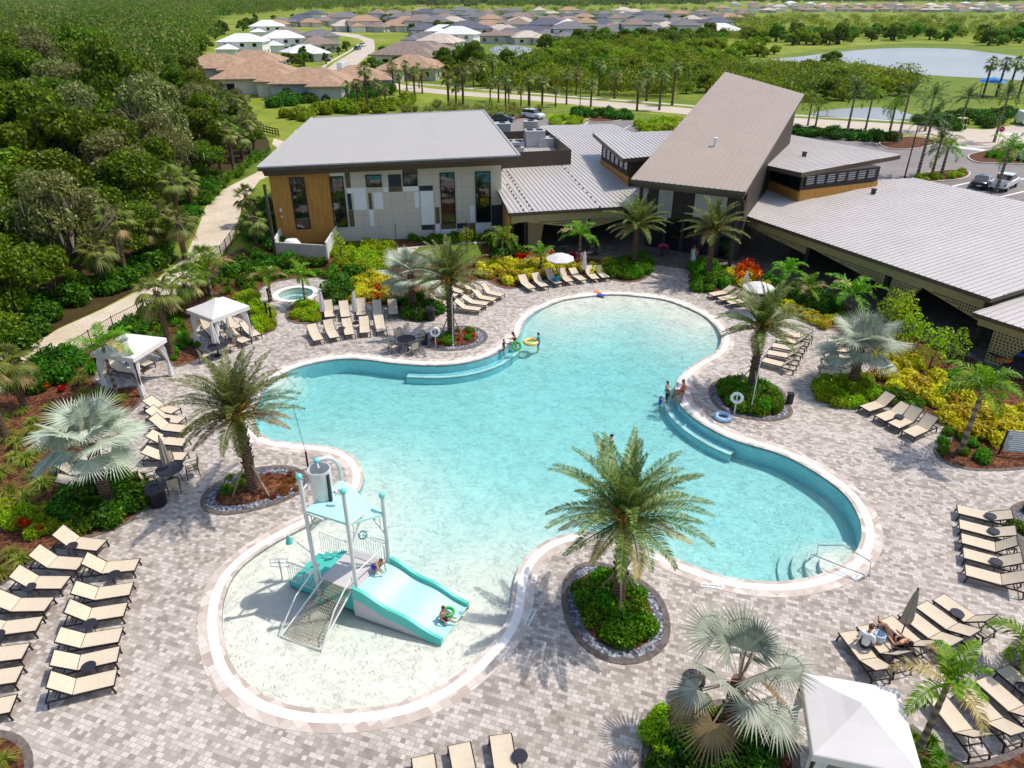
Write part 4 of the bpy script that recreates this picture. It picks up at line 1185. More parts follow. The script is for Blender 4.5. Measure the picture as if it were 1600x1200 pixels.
def brace_mesh(h=1.5, r=.95):
    out = []
    for i in range(3):
        a = i * 2.094 + .5
        out.append(MB().beam((math.cos(a) * r, math.sin(a) * r, 0), (math.cos(a) * .17, math.sin(a) * .17, h), .07, .05).mesh('brace', M['stake']))
    return out
BR = brace_mesh()

def palm(name, label, cat, loc, trunk, crown, h, rz, group, sc=1.0, braces=False, lean=(0, 0)):
    t = thing(name, label, cat, loc, rz, group, sc)
    inst('trunk', trunk, t)
    if not isinstance(crown, (list, tuple)): crown = [crown]
    for c in crown: inst('crown', c, t, (lean[0], lean[1], h))
    if braces:
        for b in BR: inst('brace', b, t)
    return t

DC = [date_crown(s) for s in (1, 2, 3)]
TD = {h: palm_trunk(h, .24, .19, M['bark_palm'], 60) for h in (3.5, 4.0, 4.4)}
for i, (px, h, lab, br) in enumerate([((965, 945), 4.2, 'large date palm on the paved point between the two pool lobes', True),
        ((397, 767), 4.2, 'date palm in the oval mulch bed behind the tipping bucket slide', True),
        ((1172, 612), 4.0, 'date palm in the shrub filled island right of the pool', True),
        ((705, 525), 4.0, 'date palm in the oval bed beside the dark dining table', True),
        ((990, 417), 3.6, 'date palm in the green bed left of the clubhouse walkway', False),
        ((1105, 437), 3.8, 'date palm in the green bed right of the clubhouse walkway', False)]):
    k = min(TD, key=lambda q: abs(q - h)); palm('date_palm', lab, 'palm tree', G(*px), TD[k], DC[i % 3], k - .05, i * 1.1, 'date palms round the pool', 1.04 if i < 2 else 1.0, br)

BC = [fan_crown(5, 25, 1.35, 1.3, 38, M['lf_bis'], 86, -12, 255, .2, tan=.0), fan_crown(6, 16, 1.45, 1.15, 34, M['lf_bis'], 84, -40, 255, .22, tan=.2)]
TB = {h: palm_trunk(h, .27, .22, M['bark_palm'], 20, name='trunk') for h in (1.9, 2.6, 3.4)}
for px, h, c, lab in (((172, 790), 3.4, 0, 'big silver bismarck palm in the bed left of the pool beside the rubbish bin'), ((645, 482), 2.6, 0, 'silver bismarck palm behind the loungers at the top left of the pool'),
                   ((1330, 606), 2.6, 0, 'silver bismarck palm in the green kerbed bed right of the pool'), ((1128, 1182), 3.4, 1, 'silver bismarck palm with drooping dry leaves beside the nearest cabana')):
    palm('bismarck_palm', lab, 'palm tree', G(*px), TB[h], BC[c], h - .1, px[0] * .7, 'silver bismarck palms', 1.0)

# small feather palms near the buildings and beds
FC = [feather_crown(11, 11, 1.7, 70, 5, 95, .034, .5, 30, M['lf_fox'], 0), feather_crown(12, 9, 1.6, 75, 10, 90, .034, .48, 28, M['lf_fox'], .5), feather_crown(13, 10, 1.9, 72, 0, 80, .034, .55, 30, M['lf_fox'], .35)]
TF = {h: palm_trunk(h, .11, .075, M['bark_grey'], 0, name='trunk') for h in (1.4, 2.2, 3.0)}
for i, (px, h, sc, lab) in enumerate([((785, 415), 2.2, 1.1, 'small feather palm at the right corner of the fitness building'), ((845, 425), 1.4, 1.0, 'small feather palm in front of the perforated tapered column'), ((905, 408), 2.2, 1.1, 'feather palm with drooping fronds behind the open umbrella'),
        ((1222, 466), 2.2, 1.0, 'bright feather palm under the right veranda, furthest left there'), ((1258, 478), 1.4, 1.0, 'short feather palm under the right veranda, second along'), ((1326, 492), 1.4, 1.2, 'wide low feather palm at the veranda edge'),
        ((1500, 708), 3.0, 1.25, 'feather palm in the gravel edged bed near the grey notice board'), ((1437, 1170), 3.0, .98, 'slender palm with a ragged crown beside the nearest cabana'), ((333, 472), 2.2, 1.2, 'small palm in the garden by the trail above the far cabana'),
        ((478, 478), 3.0, .8, 'thin young palm in the small hedge island beside the spa'), ((424, 470), 2.2, .9, 'thin yellowing palm left of the spa'), ((182, 612), 3.0, 1.0, 'thin leaning palm in front of the near left cabana'),
        ((1590, 1045), 1.4, .9, 'stubby palm in the gravel island at the right edge')]):
    palm('feather_palm', lab, 'palm tree', G(*px), TF[h], FC[i % 3], h - .05, i * 1.7, 'small feather palms in the beds', sc)

# sabal palms
SC_ = [fan_crown(21 + i, 26, .85, .78, 16, M['lf_sabal'], 82, -55, 200, .55, tan=.2) for i in range(3)]
TS = {h: palm_trunk(h, .2, .16, M['bark_palm'], 18, name='trunk') for h in (3.0, 4.5, 6.0)}
SAB_N = [0]
def sabal(pos, h, label, group, sc=1.0, name='sabal_palm'):
    k = min(TS, key=lambda q: abs(q - h)); SAB_N[0] += 1
    return palm(name, label, 'palm tree', pos, TS[k], SC_[SAB_N[0] % 3], k - .1, SAB_N[0] * 1.9, group, sc)
for px, h, lab in [((12, 690), 4.5, 'cabbage palm at the left edge of the garden, nearer of the two'), ((40, 640), 3.0, 'cabbage palm by the trail at the left edge, further of the two'), ((270, 560), 4.5, 'cabbage palm with a pale trunk between the two left cabanas'),
                   ((300, 495), 3.0, 'cabbage palm leaning behind the far left cabana'), ((330, 462), 3.0, 'cabbage palm between the trail and the far left cabana')]:
    sabal(G(*px), h, lab, 'cabbage palms in the left garden')

# royal / foxtail palms in the parking lot
RC_ = [feather_crown(31, 15, 2.9, 78, -15, 75, .045, .6, 30, M['lf_royal'], 0, .35, .3), feather_crown(32, 14, 2.7, 72, -20, 85, .045, .6, 30, M['lf_fox'], .15, .35, .3)]
TR_ = {h: palm_trunk(h, .2, .13, M['bark_grey'], 0, name='trunk') for h in (3.2, 5.0, 7.0)}
for i, (px, h, sc, c, lab) in enumerate([((1433, 276), 7.0, 1.0, 0, 'tall palm in the lot island, left of its group'), ((1455, 276), 5.0, .9, 0, 'palm standing in the middle of the lot island group'), ((1470, 274), 3.2, 1.0, 1, 'short bushy palm at the right of the lot island group'), ((1556, 300), 5.0, 1.0, 1, 'palm standing in front of the white pickup truck'),
        ((1553, 222), 7.0, 1.0, 0, 'tall dark palm beside the stop sign'), ((1402, 224), 7.0, 1.0, 0, 'tall palm on the right of the roadside row by the pond'), ((1322, 214), 7.0, 1.0, 0, 'dark palm in the roadside row, left of the pond'), ((1350, 212), 7.0, .9, 1, 'palm in the roadside row in front of the pond'), ((1387, 218), 5.0, 1.0, 1, 'short palm in the roadside row before the tall right palm'),
        ((1445, 205), 5.0, 1.1, 0, 'dark palm beyond the road junction'), ((1500, 200), 5.0, 1.0, 0, 'palm beside the yellow cart across the road'), ((1272, 208), 5.0, .9, 1, 'palm just right of the tall tan roof peak'), ((1262, 196), 5.0, .9, 1, 'palm behind the tan roof peak')]):
    palm('royal_palm', lab, 'palm tree', G(*px), TR_[h], RC_[c], h - .05, i * 1.3, 'palms round the parking lot', sc)

# ---------------------------------------------------------------- shrubs
def shrub_mesh(seed, r, n, size, mat, flat=.75, asp=.6, k=6, name='shrub', jit=.8):
    rnd = np.random.default_rng(seed); bl = []
    for i in range(k):
        a = rnd.random() * 6.28; d = r * .55 * rnd.random() ** .5
        rr = r * (.5 + .25 * rnd.random())
        bl.append(((math.cos(a) * d, math.sin(a) * d, rr * .65 * flat + .08 * rnd.random()), rr, 1))
    return crown_mesh(name, bl, n // k, size, [mat], asp, jit=jit)
SH = {'green': [shrub_mesh(41 + i, .62, 1500, .13, M['lf_shrub']) for i in range(3)],
      'dark': [shrub_mesh(51 + i, .7, 1300, .16, M['lf_dark'], .9) for i in range(3)],
      'lime': [shrub_mesh(61 + i, .55, 1200, .13, M['lf_lime']) for i in range(2)],
      'yellow': [shrub_mesh(71 + i, .6, 620, .22, M['lf_yel'], 1.0, .5) for i in range(3)],
      'red': [shrub_mesh(81, .38, 160, .3, M['lf_red'], 1.5, .3)], 'orange': [shrub_mesh(82, .38, 160, .3, M['lf_oran'], 1.5, .3)],
      'rust': [shrub_mesh(83, .5, 420, .16, M['lf_rust'], .55, .35)],
      'scrub': [shrub_mesh(91 + i, .62, 900, .2, M['lf_field'], .9) for i in range(3)]}
def grass_mesh(seed, r=.65, n=170, mat=None):
    rg = np.random.default_rng(seed); az = rg.random(n) * 6.28; L = r * (.7 + .6 * rg.random(n)); lean = rg.random(n) ** .7
    o = np.stack([np.cos(az), np.sin(az), np.zeros(n)], 1); b = o * .1 * rg.random((n, 1)); up = np.array([0, 0, 1.0])
    m = b + (o * .45 * lean[:, None] + up * .75) * L[:, None] * .7; t = b + (o * 1.1 * lean[:, None] + up * (.95 - .75 * lean[:, None])) * L[:, None]
    s = np.stack([-o[:, 1], o[:, 0], o[:, 2]], 1) * .017
    V = np.stack([b - s, b + s, m + s, m - s, t + s * .1, t - s * .1], 1).reshape(-1, 3); k = np.arange(n)[:, None] * 6
    return np_mesh('grass_clump', V, np.concatenate([k + [0, 1, 2, 3], k + [3, 2, 4, 5]]), [mat or M['lf_grass']])
SH['grass'] = [grass_mesh(101 + i) for i in range(3)]
SH['greengrass'] = [grass_mesh(111 + i, .6, 170, M['lf_shrub']) for i in range(2)]
NM = {'green': ('leafy_shrub', 'shrub'), 'dark': ('hedge_bush', 'bush'), 'lime': ('lime_shrub', 'shrub'), 'yellow': ('croton_shrub', 'shrub'), 'red': ('red_shrub', 'shrub'), 'orange': ('orange_shrub', 'shrub'), 'rust': ('rusty_plant', 'plant'), 'grass': ('grass_tuft', 'grass clump'), 'greengrass': ('grass_tuft', 'grass clump'), 'scrub': ('field_bush', 'bush')}
rs = random.Random(5)
def plant(kind, pos, label, group=None, sc=1.0):
    s = sc * rs.uniform(.8, 1.2)
    o = inst(NM[kind][0], rs.choice(SH[kind]), None, pos, rs.random() * 6.28); o.scale = (s, s, s * rs.uniform(.85, 1.1))
    return tag(o, label, NM[kind][1], group)
def scatter(kind, px, n, label, group, sc=1.0, sp=.75, avoid=(), z=.02, world=None):
    loop = world or gpoly(px); xs = [p.x for p in loop]; ys = [p.y for p in loop]; pts = []; tries = 0
    while len(pts) < n and tries < n * 60:
        tries += 1; p = Vector((rs.uniform(min(xs), max(xs)), rs.uniform(min(ys), max(ys)), z))
        if not inside(p, loop) or any((p - q).length < sp * sc for q in pts) or any(inside(p, a) for a in avoid): continue
        pts.append(p); plant(kind, p, label, group, sc)
# islands
def inner(i, d): return offset(ISLOOP[i], -d)
scatter('green', None, 34, 'bright green shrub at the foot of the big date palm on the pool point', 'shrubs in the pool point island', .8, .62, world=inner(3, .85))
scatter('green', None, 26, 'green shrub around the date palm with the life ring', 'shrubs in the right pool island', .85, .62, world=inner(2, .75))
scatter('green', None, 13, 'low green shrub in the oval bed by the dining table', 'shrubs in the top left oval bed', .5, .8, world=inner(1, .9))
scatter('red', None, 7, 'dull reddish ground plant in the oval bed by the dining table', 'reddish plants in the top left oval bed', .5, .8, world=inner(1, .9))
scatter('greengrass', [(325,770),(335,755),(375,742),(400,750),(350,785)], 6, 'grassy green plant at the left of the oval mulch bed', 'grassy plants in the oval mulch bed', .6, .6)
scatter('rust', [(400,750),(440,735),(470,745),(470,765),(420,785),(390,785)], 16, 'dry rust coloured low plant in the oval mulch bed behind the slide', 'rusty low plants in the oval mulch bed', .4, .5)
scatter('dark', None, 12, 'dense green shrub under the nearest silver palm', 'shrubs under the nearest silver palm', .8, .7, world=inner(4, .4))
scatter('lime', [(1010,1165),(1020,1135),(1060,1112),(1110,1105),(1100,1140),(1050,1190)], 8, 'lime green shrub at the pool side edge of the nearest silver palm bed', 'lime shrubs under the nearest silver palm', .8, .6)
scatter('greengrass', [(1100,1150),(1235,1150),(1240,1200),(1050,1210)], 7, 'spiky green plant in the nearest silver palm bed', 'spiky plants by the nearest cabana', .6, .7)
scatter('lime', None, 12, 'clipped lime shrub of the small hedge island beside the spa', 'hedge island by the spa', .8, .62, world=inner(5, .4))
scatter('green', [(1572,800),(1640,790),(1640,885),(1600,888)], 5, 'small shrub in the gravel bed at the right edge', 'shrubs at the right edge', .6, .8)
scatter('grass', None, 5, 'brown grass clump in the paved ring bed at the bottom left corner', 'grasses in the corner bed', .7, .7, world=inner(8, .5))
scatter('greengrass', [(1415,1135),(1445,1150),(1475,1190),(1500,1215),(1420,1215)], 9, 'low grassy plant beside the nearest cabana', 'plants right of the nearest cabana', .6, .7)
# left garden
scatter('dark', [(95,800),(130,770),(205,752),(228,768),(224,795),(190,815),(150,825),(110,828)], 20, 'green shrub round the foot of the big left silver palm', 'shrubs under the big left silver palm', 1.0, .72)
scatter('lime', [(0,800),(60,795),(100,825),(150,830),(200,812),(190,800),(120,835),(60,838),(0,828)], 13, 'lime green shrub along the lower left bed', 'lime shrubs in the lower left bed', .8, .7)
scatter('red', [(30,815),(60,810),(75,850),(50,850)], 2, 'red leaved plant above the upper left loungers', 'red plants above the left loungers', .9, .8)
scatter('grass', [(0,650),(50,640),(130,640),(140,680),(100,730),(100,760),(60,790),(0,800)], 34, 'pale green fountain grass clump in the left garden', 'fountain grasses in the left garden', 1.0, .9)
scatter('red', [(60,600),(120,600),(100,770),(20,780)], 3, 'small red plant among the left garden grasses', 'red plants in the left grasses', .7, 1.5)
scatter('grass', [(0,870),(25,850),(40,880),(0,915)], 4, 'straw coloured grass clump above the outer lounger row', 'grasses above the left loungers', .9, .8)
scatter('dark', [(40,590),(110,552),(125,570),(95,600),(50,612)], 18, 'dense dark green shrub between the trail fence and the near left cabana', 'dark hedge by the trail fence', 1.15, .75)
scatter('dark', [(175,520),(250,482),(275,495),(215,528)], 18, 'dark green shrub behind the left cabanas along the trail fence', 'dark shrubs behind the cabanas', 1.1, .75)
scatter('greengrass', [(130,575),(185,530),(285,495),(300,520),(265,560),(200,540),(140,590)], 20, 'soft green grass clump behind the left cabanas', 'soft grasses behind the cabanas', 1.2, .95)
scatter('grass', [(120,590),(150,600),(200,625),(190,645),(140,690),(120,640)], 10, 'straw green grass clump in front of the near left cabana', 'grasses by the near cabana', .9, .8)
scatter('green', [(255,520),(300,530),(318,552),(270,568)], 10, 'small low plant in the bed between the two left cabanas', 'low plants between the cabanas', .5, .7)
scatter('lime', [(390,505),(420,488),(430,505),(428,516),(405,524)], 11, 'lime green shrub right of the far left cabana', 'lime shrubs by the spa path', .9, .65)
scatter('lime', [(375,470),(400,455),(405,470),(412,488),(385,495)], 9, 'green shrub along the left side of the spa terrace', 'shrubs left of the spa', .9, .65)
scatter('greengrass', [(310,455),(350,420),(400,410),(400,448),(370,475),(330,490)], 26, 'soft grass clump on the slope between the trail and the spa', 'grasses on the slope above the spa', 1.2, 1.0)
scatter('dark', [(330,440),(385,400),(430,400),(430,425),(380,450)], 12, 'dark green bush between the trail and the spa', 'dark bushes above the spa', 1.1, 1.0)
scatter('green', [(400,440),(440,425),(530,425),(540,434),(500,434),(450,436)], 9, 'round green shrub at the back of the spa terrace', 'round shrubs behind the spa', .9, .9)
scatter('dark', [(440,410),(500,412),(505,418),(440,420)], 7, 'hedge shrub in front of the white utility yard', 'hedge by the utility yard', 1.1, .8)
scatter('lime', [(520,385),(610,383),(610,410),(600,425),(540,420),(520,410)], 42, 'yellow green shrub of the broad planting below the fitness building', 'yellow green planting below the fitness building', 1.1, .85)
scatter('dark', [(520,445),(548,432),(552,455),(540,474),(520,470)], 9, 'dark green shrub right of the spa', 'dark shrubs right of the spa', 1.1, .7)
scatter('yellow', [(548,448),(580,432),(610,435),(618,470),(590,474),(552,472)], 22, 'yellow variegated croton behind the face-to-face loungers', 'yellow crotons behind the loungers', .95, .72)
scatter('red', [(570,460),(600,450),(640,445),(650,455),(600,472)], 7, 'reddish croton among the yellow ones behind the loungers', 'reddish crotons behind the loungers', .8, .9)
scatter('dark', [(622,470),(665,465),(688,490),(660,500),(625,496)], 16, 'green shrub round the silver palm behind the loungers', 'shrubs under the middle silver palm', .85, .68)
scatter('yellow', [(738,430),(760,412),(880,412),(900,424),(850,432),(800,446),(770,436)], 34, 'yellow croton along the bed behind the top lounger row', 'yellow crotons behind the top lounger row', 1.0, .8)
scatter('green', [(640,375),(780,368),(790,376),(650,384)], 18, 'low green shrub along the foot of the patchwork wall', 'shrubs along the patchwork wall', .8, 1.0)
scatter('dark', [(758,380),(800,378),(805,405),(770,405)], 9, 'tall green bush at the right end of the patchwork wall', 'bushes at the corner of the fitness building', 1.3, .9)
scatter('red', [(808,415),(818,405),(880,400),(900,405),(880,415)], 6, 'red leaved plant at the veranda edge behind the crotons', 'red plants by the left veranda', 1.3, .9)
scatter('yellow', [(900,420),(960,412),(965,428),(940,432),(905,428)], 10, 'yellow green croton beside the closed umbrella', 'crotons by the closed umbrella', .9, .75)
scatter('green', [(955,412),(1010,402),(1018,425),(995,438),(965,438),(948,430)], 26, 'bright green shrub round the date palm left of the walkway', 'shrubs left of the walkway', 1.0, .72)
scatter('green', [(1080,428),(1096,408),(1125,415),(1150,440),(1118,457),(1090,456)], 24, 'bright green shrub round the date palm right of the walkway', 'shrubs right of the walkway', 1.0, .72)
scatter('yellow', [(1125,428),(1160,430),(1200,450),(1190,462),(1150,452)], 8, 'yellow shrub beside the orange plants by the umbrella', 'yellow shrubs right of the walkway', .9, .75)
scatter('orange', [(1150,428),(1190,432),(1195,448),(1160,446)], 3, 'orange leaved plant behind the open white umbrella on the right', 'orange plants by the right umbrella', 1.5, .9)
scatter('red', [(1150,420),(1180,424),(1180,434),(1155,432)], 2, 'red leaved plant behind the open white umbrella on the right', 'red plants by the right umbrella', 1.5, .9)
scatter('dark', [(1190,440),(1240,455),(1330,490),(1350,510),(1260,490),(1200,465)], 18, 'shaded dark plant along the right veranda', 'shaded plants by the right veranda', 1.0, .9)
scatter('yellow', [(1215,470),(1260,490),(1300,505),(1290,515),(1240,494)], 13, 'yellow croton strip behind the loungers under the right palm', 'yellow crotons by the right veranda', .8, .7)
scatter('lime', [(1270,605),(1290,594),(1330,592),(1360,602),(1370,622),(1345,634),(1300,632),(1275,620)], 26, 'bright lime shrub in the kerbed bed under the right silver palm', 'lime shrubs under the right silver palm', .9, .62)
scatter('yellow', [(1372,555),(1400,540),(1440,580),(1480,600),(1560,640),(1640,650),(1640,690),(1560,700),(1500,680),(1440,630),(1400,615),(1372,600)], 85, 'yellow croton in the big right hand bed', 'yellow crotons of the right bed', 1.0, .78)
scatter('green', [(1365,610),(1400,620),(1440,640),(1425,645),(1380,632)], 9, 'low green plant behind the four right hand loungers', 'low plants behind the right loungers', .7, .75)
scatter('greengrass', [(1470,585),(1530,585),(1550,600),(1520,625),(1480,615)], 12, 'long green grass clump in front of the right column', 'long grasses by the right column', 1.4, .8)
scatter('green', [(1440,660),(1530,690),(1560,700),(1540,725),(1490,720),(1465,712)], 8, 'small green plant in the gravel edged bed by the notice board', 'plants by the notice board', .55, .8)
# tall open shrubs on the right
TS2 = crown_mesh('crown', [((0, 0, 1.3), (.9, .9, 1.3), 1), ((.5, .3, 2.2), (.7, .7, 1.0), .7), ((-.5, -.2, 2.5), (.6, .6, .9), .7), ((.1, .4, 3.1), (.5, .5, .8), .5)], 170, .2, [M['lf_lime']], .5)
TSt = MB().tube([(0, 0, 0), (.05, 0, 1.2), (.1, .1, 3)], [.05, .04, .015], 6).tube([(0, 0, .2), (.4, .2, 1.3), (.6, .4, 2.6)], [.04, .03, .01], 6).tube([(0, 0, .2), (-.3, -.1, 1.3), (-.6, -.3, 2.8)], [.04, .03, .01], 6).mesh('stem', M['bark_oak'])
for i, (px, s, lab) in enumerate([((1400, 545), 1.0, 'tallest airy yellow green shrub against the right veranda'), ((1420, 565), .9, 'airy yellow green shrub right of the tallest one by the veranda'), ((1385, 525), .9, 'airy shrub nearest the perforated column'), ((1450, 580), .8, 'thin leafy shrub below the lower right roof'), ((1480, 575), .7, 'thin leafy shrub before the second tapered column'),
                             ((575, 440), .75, 'wispy tall shrub below the fitness building, nearest the crotons'), ((535, 415), .8, 'wispy tall shrub by the utility yard'), ((730, 392), .6, 'wispy young shrub on the lawn before the patchwork wall')]):
    t = thing('tall_shrub', lab, 'shrub', G(*px), i * 1.3, 'airy tall shrubs', s); inst('crown', TS2, t); inst('stem', TSt, t)
# thin support wires / bare poles before the patchwork wall
for px, lab in (((622, 408), 'thin bare pole before the patchwork wall, left of three'), ((680, 412), 'thin bare pole before the patchwork wall, middle of three'), ((730, 402), 'thin bare pole before the patchwork wall, right of three')):
    o = MB().tube([(0, 0, 0), (0, 0, 3.2)], .035, 6).lathe([(.06, 3.2), (.06, 3.25), (0, 3.27)], (0, 0, 0), 8).build('bare_pole', M['bark_oak'], None, G(*px)); tag(o, lab, 'pole', 'bare poles on the lawn')
# ================================================================== FURNITURE
M['table_top'] = plain('dark_table_top', (46, 44, 54), .45)
M['cushion'] = plain('tan_chair_sling', (206, 190, 160), .8)
# ---- sun lounger, foot end at +x
BK = -.22; BA = R(33)
def sling(x0, z0, x1, z1, w, th=.025):
    a = Vector((x0, 0, z0)); b = Vector((x1, 0, z1)); d = (b - a); n = Vector((-d.z, 0, d.x)).normalized()
    mb = MB(); N = 6
    vs = []
    for i in range(N + 1):
        t = i / N
        for y in (-w / 2, -w / 6, w / 6, w / 2):
            sag = .035 * math.sin(math.pi * t) * (1 - (2 * y / w) ** 2)
            p = a + d * t - n * sag; vs.append((p.x, y, p.z))
    for i in range(N + 1):
        for k in range(4):
            p = vs[i * 4 + k]; vs.append((p[0] - n.x * th, p[1], p[2] - n.z * th))
    o = (N + 1) * 4; fs = []
    for i in range(N):
        for k in range(3):
            q = (i * 4 + k, i * 4 + k + 1, i * 4 + k + 5, i * 4 + k + 4); fs.append(q); fs.append(tuple(o + j for j in reversed(q)))
        fs.append((i * 4, i * 4 + 4, o + i * 4 + 4, o + i * 4)); fs.append((i * 4 + 3, o + i * 4 + 3, o + i * 4 + 7, i * 4 + 7))
    fs.append((0, o, o + 1, 1)); fs.append((1, o + 1, o + 2, 2)); fs.append((2, o + 2, o + 3, 3))
    return mb.add(vs, fs)
def lounger_meshes(ang):
    fr = MB(); W = .66
    for s in (-1, 1):
        fr.beam((-.98, s * W / 2, .30), (.95, s * W / 2, .33), .035, .055)
        bx, bz = BK - .80 * math.cos(ang), .35 + .80 * math.sin(ang)
        fr.beam((BK, s * W / 2, .345), (bx, s * W / 2, bz), .03, .045)
        fr.beam((BK - .42 * math.cos(ang), s * .2, .34 + .42 * math.sin(ang)), (-.75, s * .2, .30), .025, .025)
    for x, z in ((.94, .33), (BK, .33), (-.97, .30), (-.62, .30)): fr.beam((x, -W / 2, z), (x, W / 2, z), .035, .035)
    fr.beam((bx, -W / 2, bz), (bx, W / 2, bz), .03, .04)
    legs = []
    for x, dx in ((.86, .06), (-.9, -.06)):
        for s in (-1, 1): legs.append(MB().beam((x, s * W / 2, .3), (x + dx, s * (W / 2 + .01), 0), .04, .05).mesh('leg', M['frame']))
    return (fr.mesh('frame', M['frame']), legs, sling(BK + .01, .365, .93, .36, W - .04).mesh('seat', M['sling'], True), sling(bx + .01, bz + .012, BK - .01, .365, W - .04).mesh('backrest', M['sling'], True))
LM = [lounger_meshes(R(a)) for a in (36, 27, 45)]
LP = random.Random(3)
def lounger(F_, R_, label, group, var=None, rotj=0.0):
    f, r = G(*F_), G(*R_); d = f - r
    c = f - d.normalized() * .93
    t = thing('sun_lounger', label, 'lounger', (c.x, c.y, 0), math.atan2(d.y, d.x) + rotj + LP.uniform(-.05, .05), group, 1.04)
    fr, legs, se, ba = LM[LP.randrange(3) if var is None else var]
    inst('frame', fr, t); inst('seat', se, t); inst('backrest', ba, t)
    for l in legs: inst('leg', l, t)
    return t
def lrow(pairs, fmt, group):
    for i, (f, r) in enumerate(pairs): lounger(f, r, fmt % ORD[i], group)
def ang_pairs(feet, angs, L=1.9):
    out = []
    for f, a in zip(feet, angs):
        p = G(*f); q = p - Vector((math.cos(R(a)), math.sin(R(a)), 0)) * L; out.append((f, proj(q)))
    return out
lrow(ang_pairs([(162,862),(131,891),(106,921),(81,954),(64,987),(44,1028),(35,1064),(25,1111)], [-7,-3,0,4,8,11,13,15]), 'tan lounger in the outer left row, %s down from the shrub bed', 'outer left row of loungers')
lrow(ang_pairs([(216,893),(207,932),(198,964),(191,1003),(187,1034),(183,1069)], [9,11,12,14,17,20]), 'tan sling lounger in the inner left row, %s down from the shrub bed', 'inner left row of loungers')
lrow([((660,1196),(672,1260)),((720,1176),(730,1240)),((782,1162),(792,1226))], 'tan lounger cut off by the bottom edge below the splash pool, %s from the left', 'loungers at the bottom edge')
lrow([((1494,805),(1574,826)),((1497,829),(1578,851)),((1500,852),(1582,874)),((1503,875),(1585,897)),((1506,901),(1590,926))], 'tan sling lounger stacked in the right edge column, %s down', 'right edge column of loungers')
lrow([((1320,1000),(1373,1066)),((1348,990),(1406,1054)),((1381,979),(1446,1036)),((1412,968),(1478,1022)),((1437,956),(1505,1006)),((1464,945),(1534,995))], 'tan sling lounger in the fan row with the closed umbrella, %s from the left', 'fan row of loungers with people')
lrow([((1460,1103),(1523,1184)),((1501,1089),(1573,1162)),((1532,1073),(1605,1140)),((1564,1056),(1637,1119))], 'tan sling lounger in the bottom right row, %s from the left', 'bottom right row of loungers')
lrow(ang_pairs([(1349,647),(1373,662),(1393,673),(1417,687)], [205,206,208,210]), 'tan sling lounger beside the right garden bed, %s from the silver palm', 'four loungers by the right bed')
lrow([((1192,570),(1233,581)),((1199,558),(1244,567)),((1206,547),(1250,555)),((1213,537),(1254,544)),((1220,528),(1257,534))], 'tan sling lounger behind the life ring palm, %s up from the shrub island', 'loungers behind the life ring palm')
lrow([((1281,589),(1326,594)),((1284,575),(1328,580)),((1288,563),(1330,568)),((1290,552),(1332,556)),((1293,541),(1334,545))], 'tan sling lounger beside the right silver palm, %s up from its kerbed bed', 'loungers beside the right silver palm')
lrow([((1110,467),(1147,461)),((1124,474),(1160,468)),((1138,480),(1173,475))], 'tan sling lounger by the open right hand umbrella, %s from the walkway', 'loungers by the right umbrella')
lrow([((831,457),(813,444)),((851,454),(834,441)),((873,449),(855,438)),((891,446),(875,435)),((910,444),(895,433)),((930,442),(919,431)),((946,440),(935,430))], 'tan sling lounger along the top bed facing the pool, %s from the left', 'top row of loungers')
lrow([((750,490),(714,486)),((761,482),(727,477)),((773,475),(740,469)),((785,468),(753,461))], 'tan sling lounger right of the oval bed palm, %s up from the palm', 'loungers right of the oval bed')
lrow([((697,481),(668,473)),((713,469),(683,463)),((724,463),(698,456)),((740,458),(716,452))], 'tan sling lounger behind the oval bed palm, %s from the bin', 'loungers behind the oval bed')
lrow([((498,539),(487,517)),((523,535),(513,514)),((548,530),(541,509)),((572,527),(568,506)),((596,525),(593,504))], 'tan sling lounger in the front file of the face-to-face block, %s from the left', 'front file of loungers by the spa')
lrow([((517,502),(512,484)),((541,502),(538,484)),((566,499),(564,481)),((591,499),(589,481)),((615,498),(614,480))], 'tan sling lounger in the back file of the face-to-face block, %s from the left', 'back file of loungers by the spa')
lrow([((276,651),(246,643)),((285,666),(248,660)),((292,680),(245,674)),((293,700),(244,697)),((291,722),(241,722))], 'tan sling lounger left of the pool by the date palm, %s down', 'loungers left of the pool')
lrow([((158,742),(114,746)),((166,758),(121,764))], 'tan sling lounger half hidden under the big silver palm, %s down', 'loungers under the big silver palm')
lrow([((387,541),(348,525)),((401,532),(377,510))], 'tan sling lounger in front of the far left cabana, %s from the dining table', 'loungers before the far cabana')
lrow([((218,588),(180,583)),((236,577),(208,567))], 'tan sling lounger inside the near left cabana, %s from the trail', 'loungers in the near cabana')
lrow([((336,530),(322,513)),((372,520),(352,505))], 'tan sling lounger inside the far left cabana, %s from the trail', 'loungers in the far cabana')
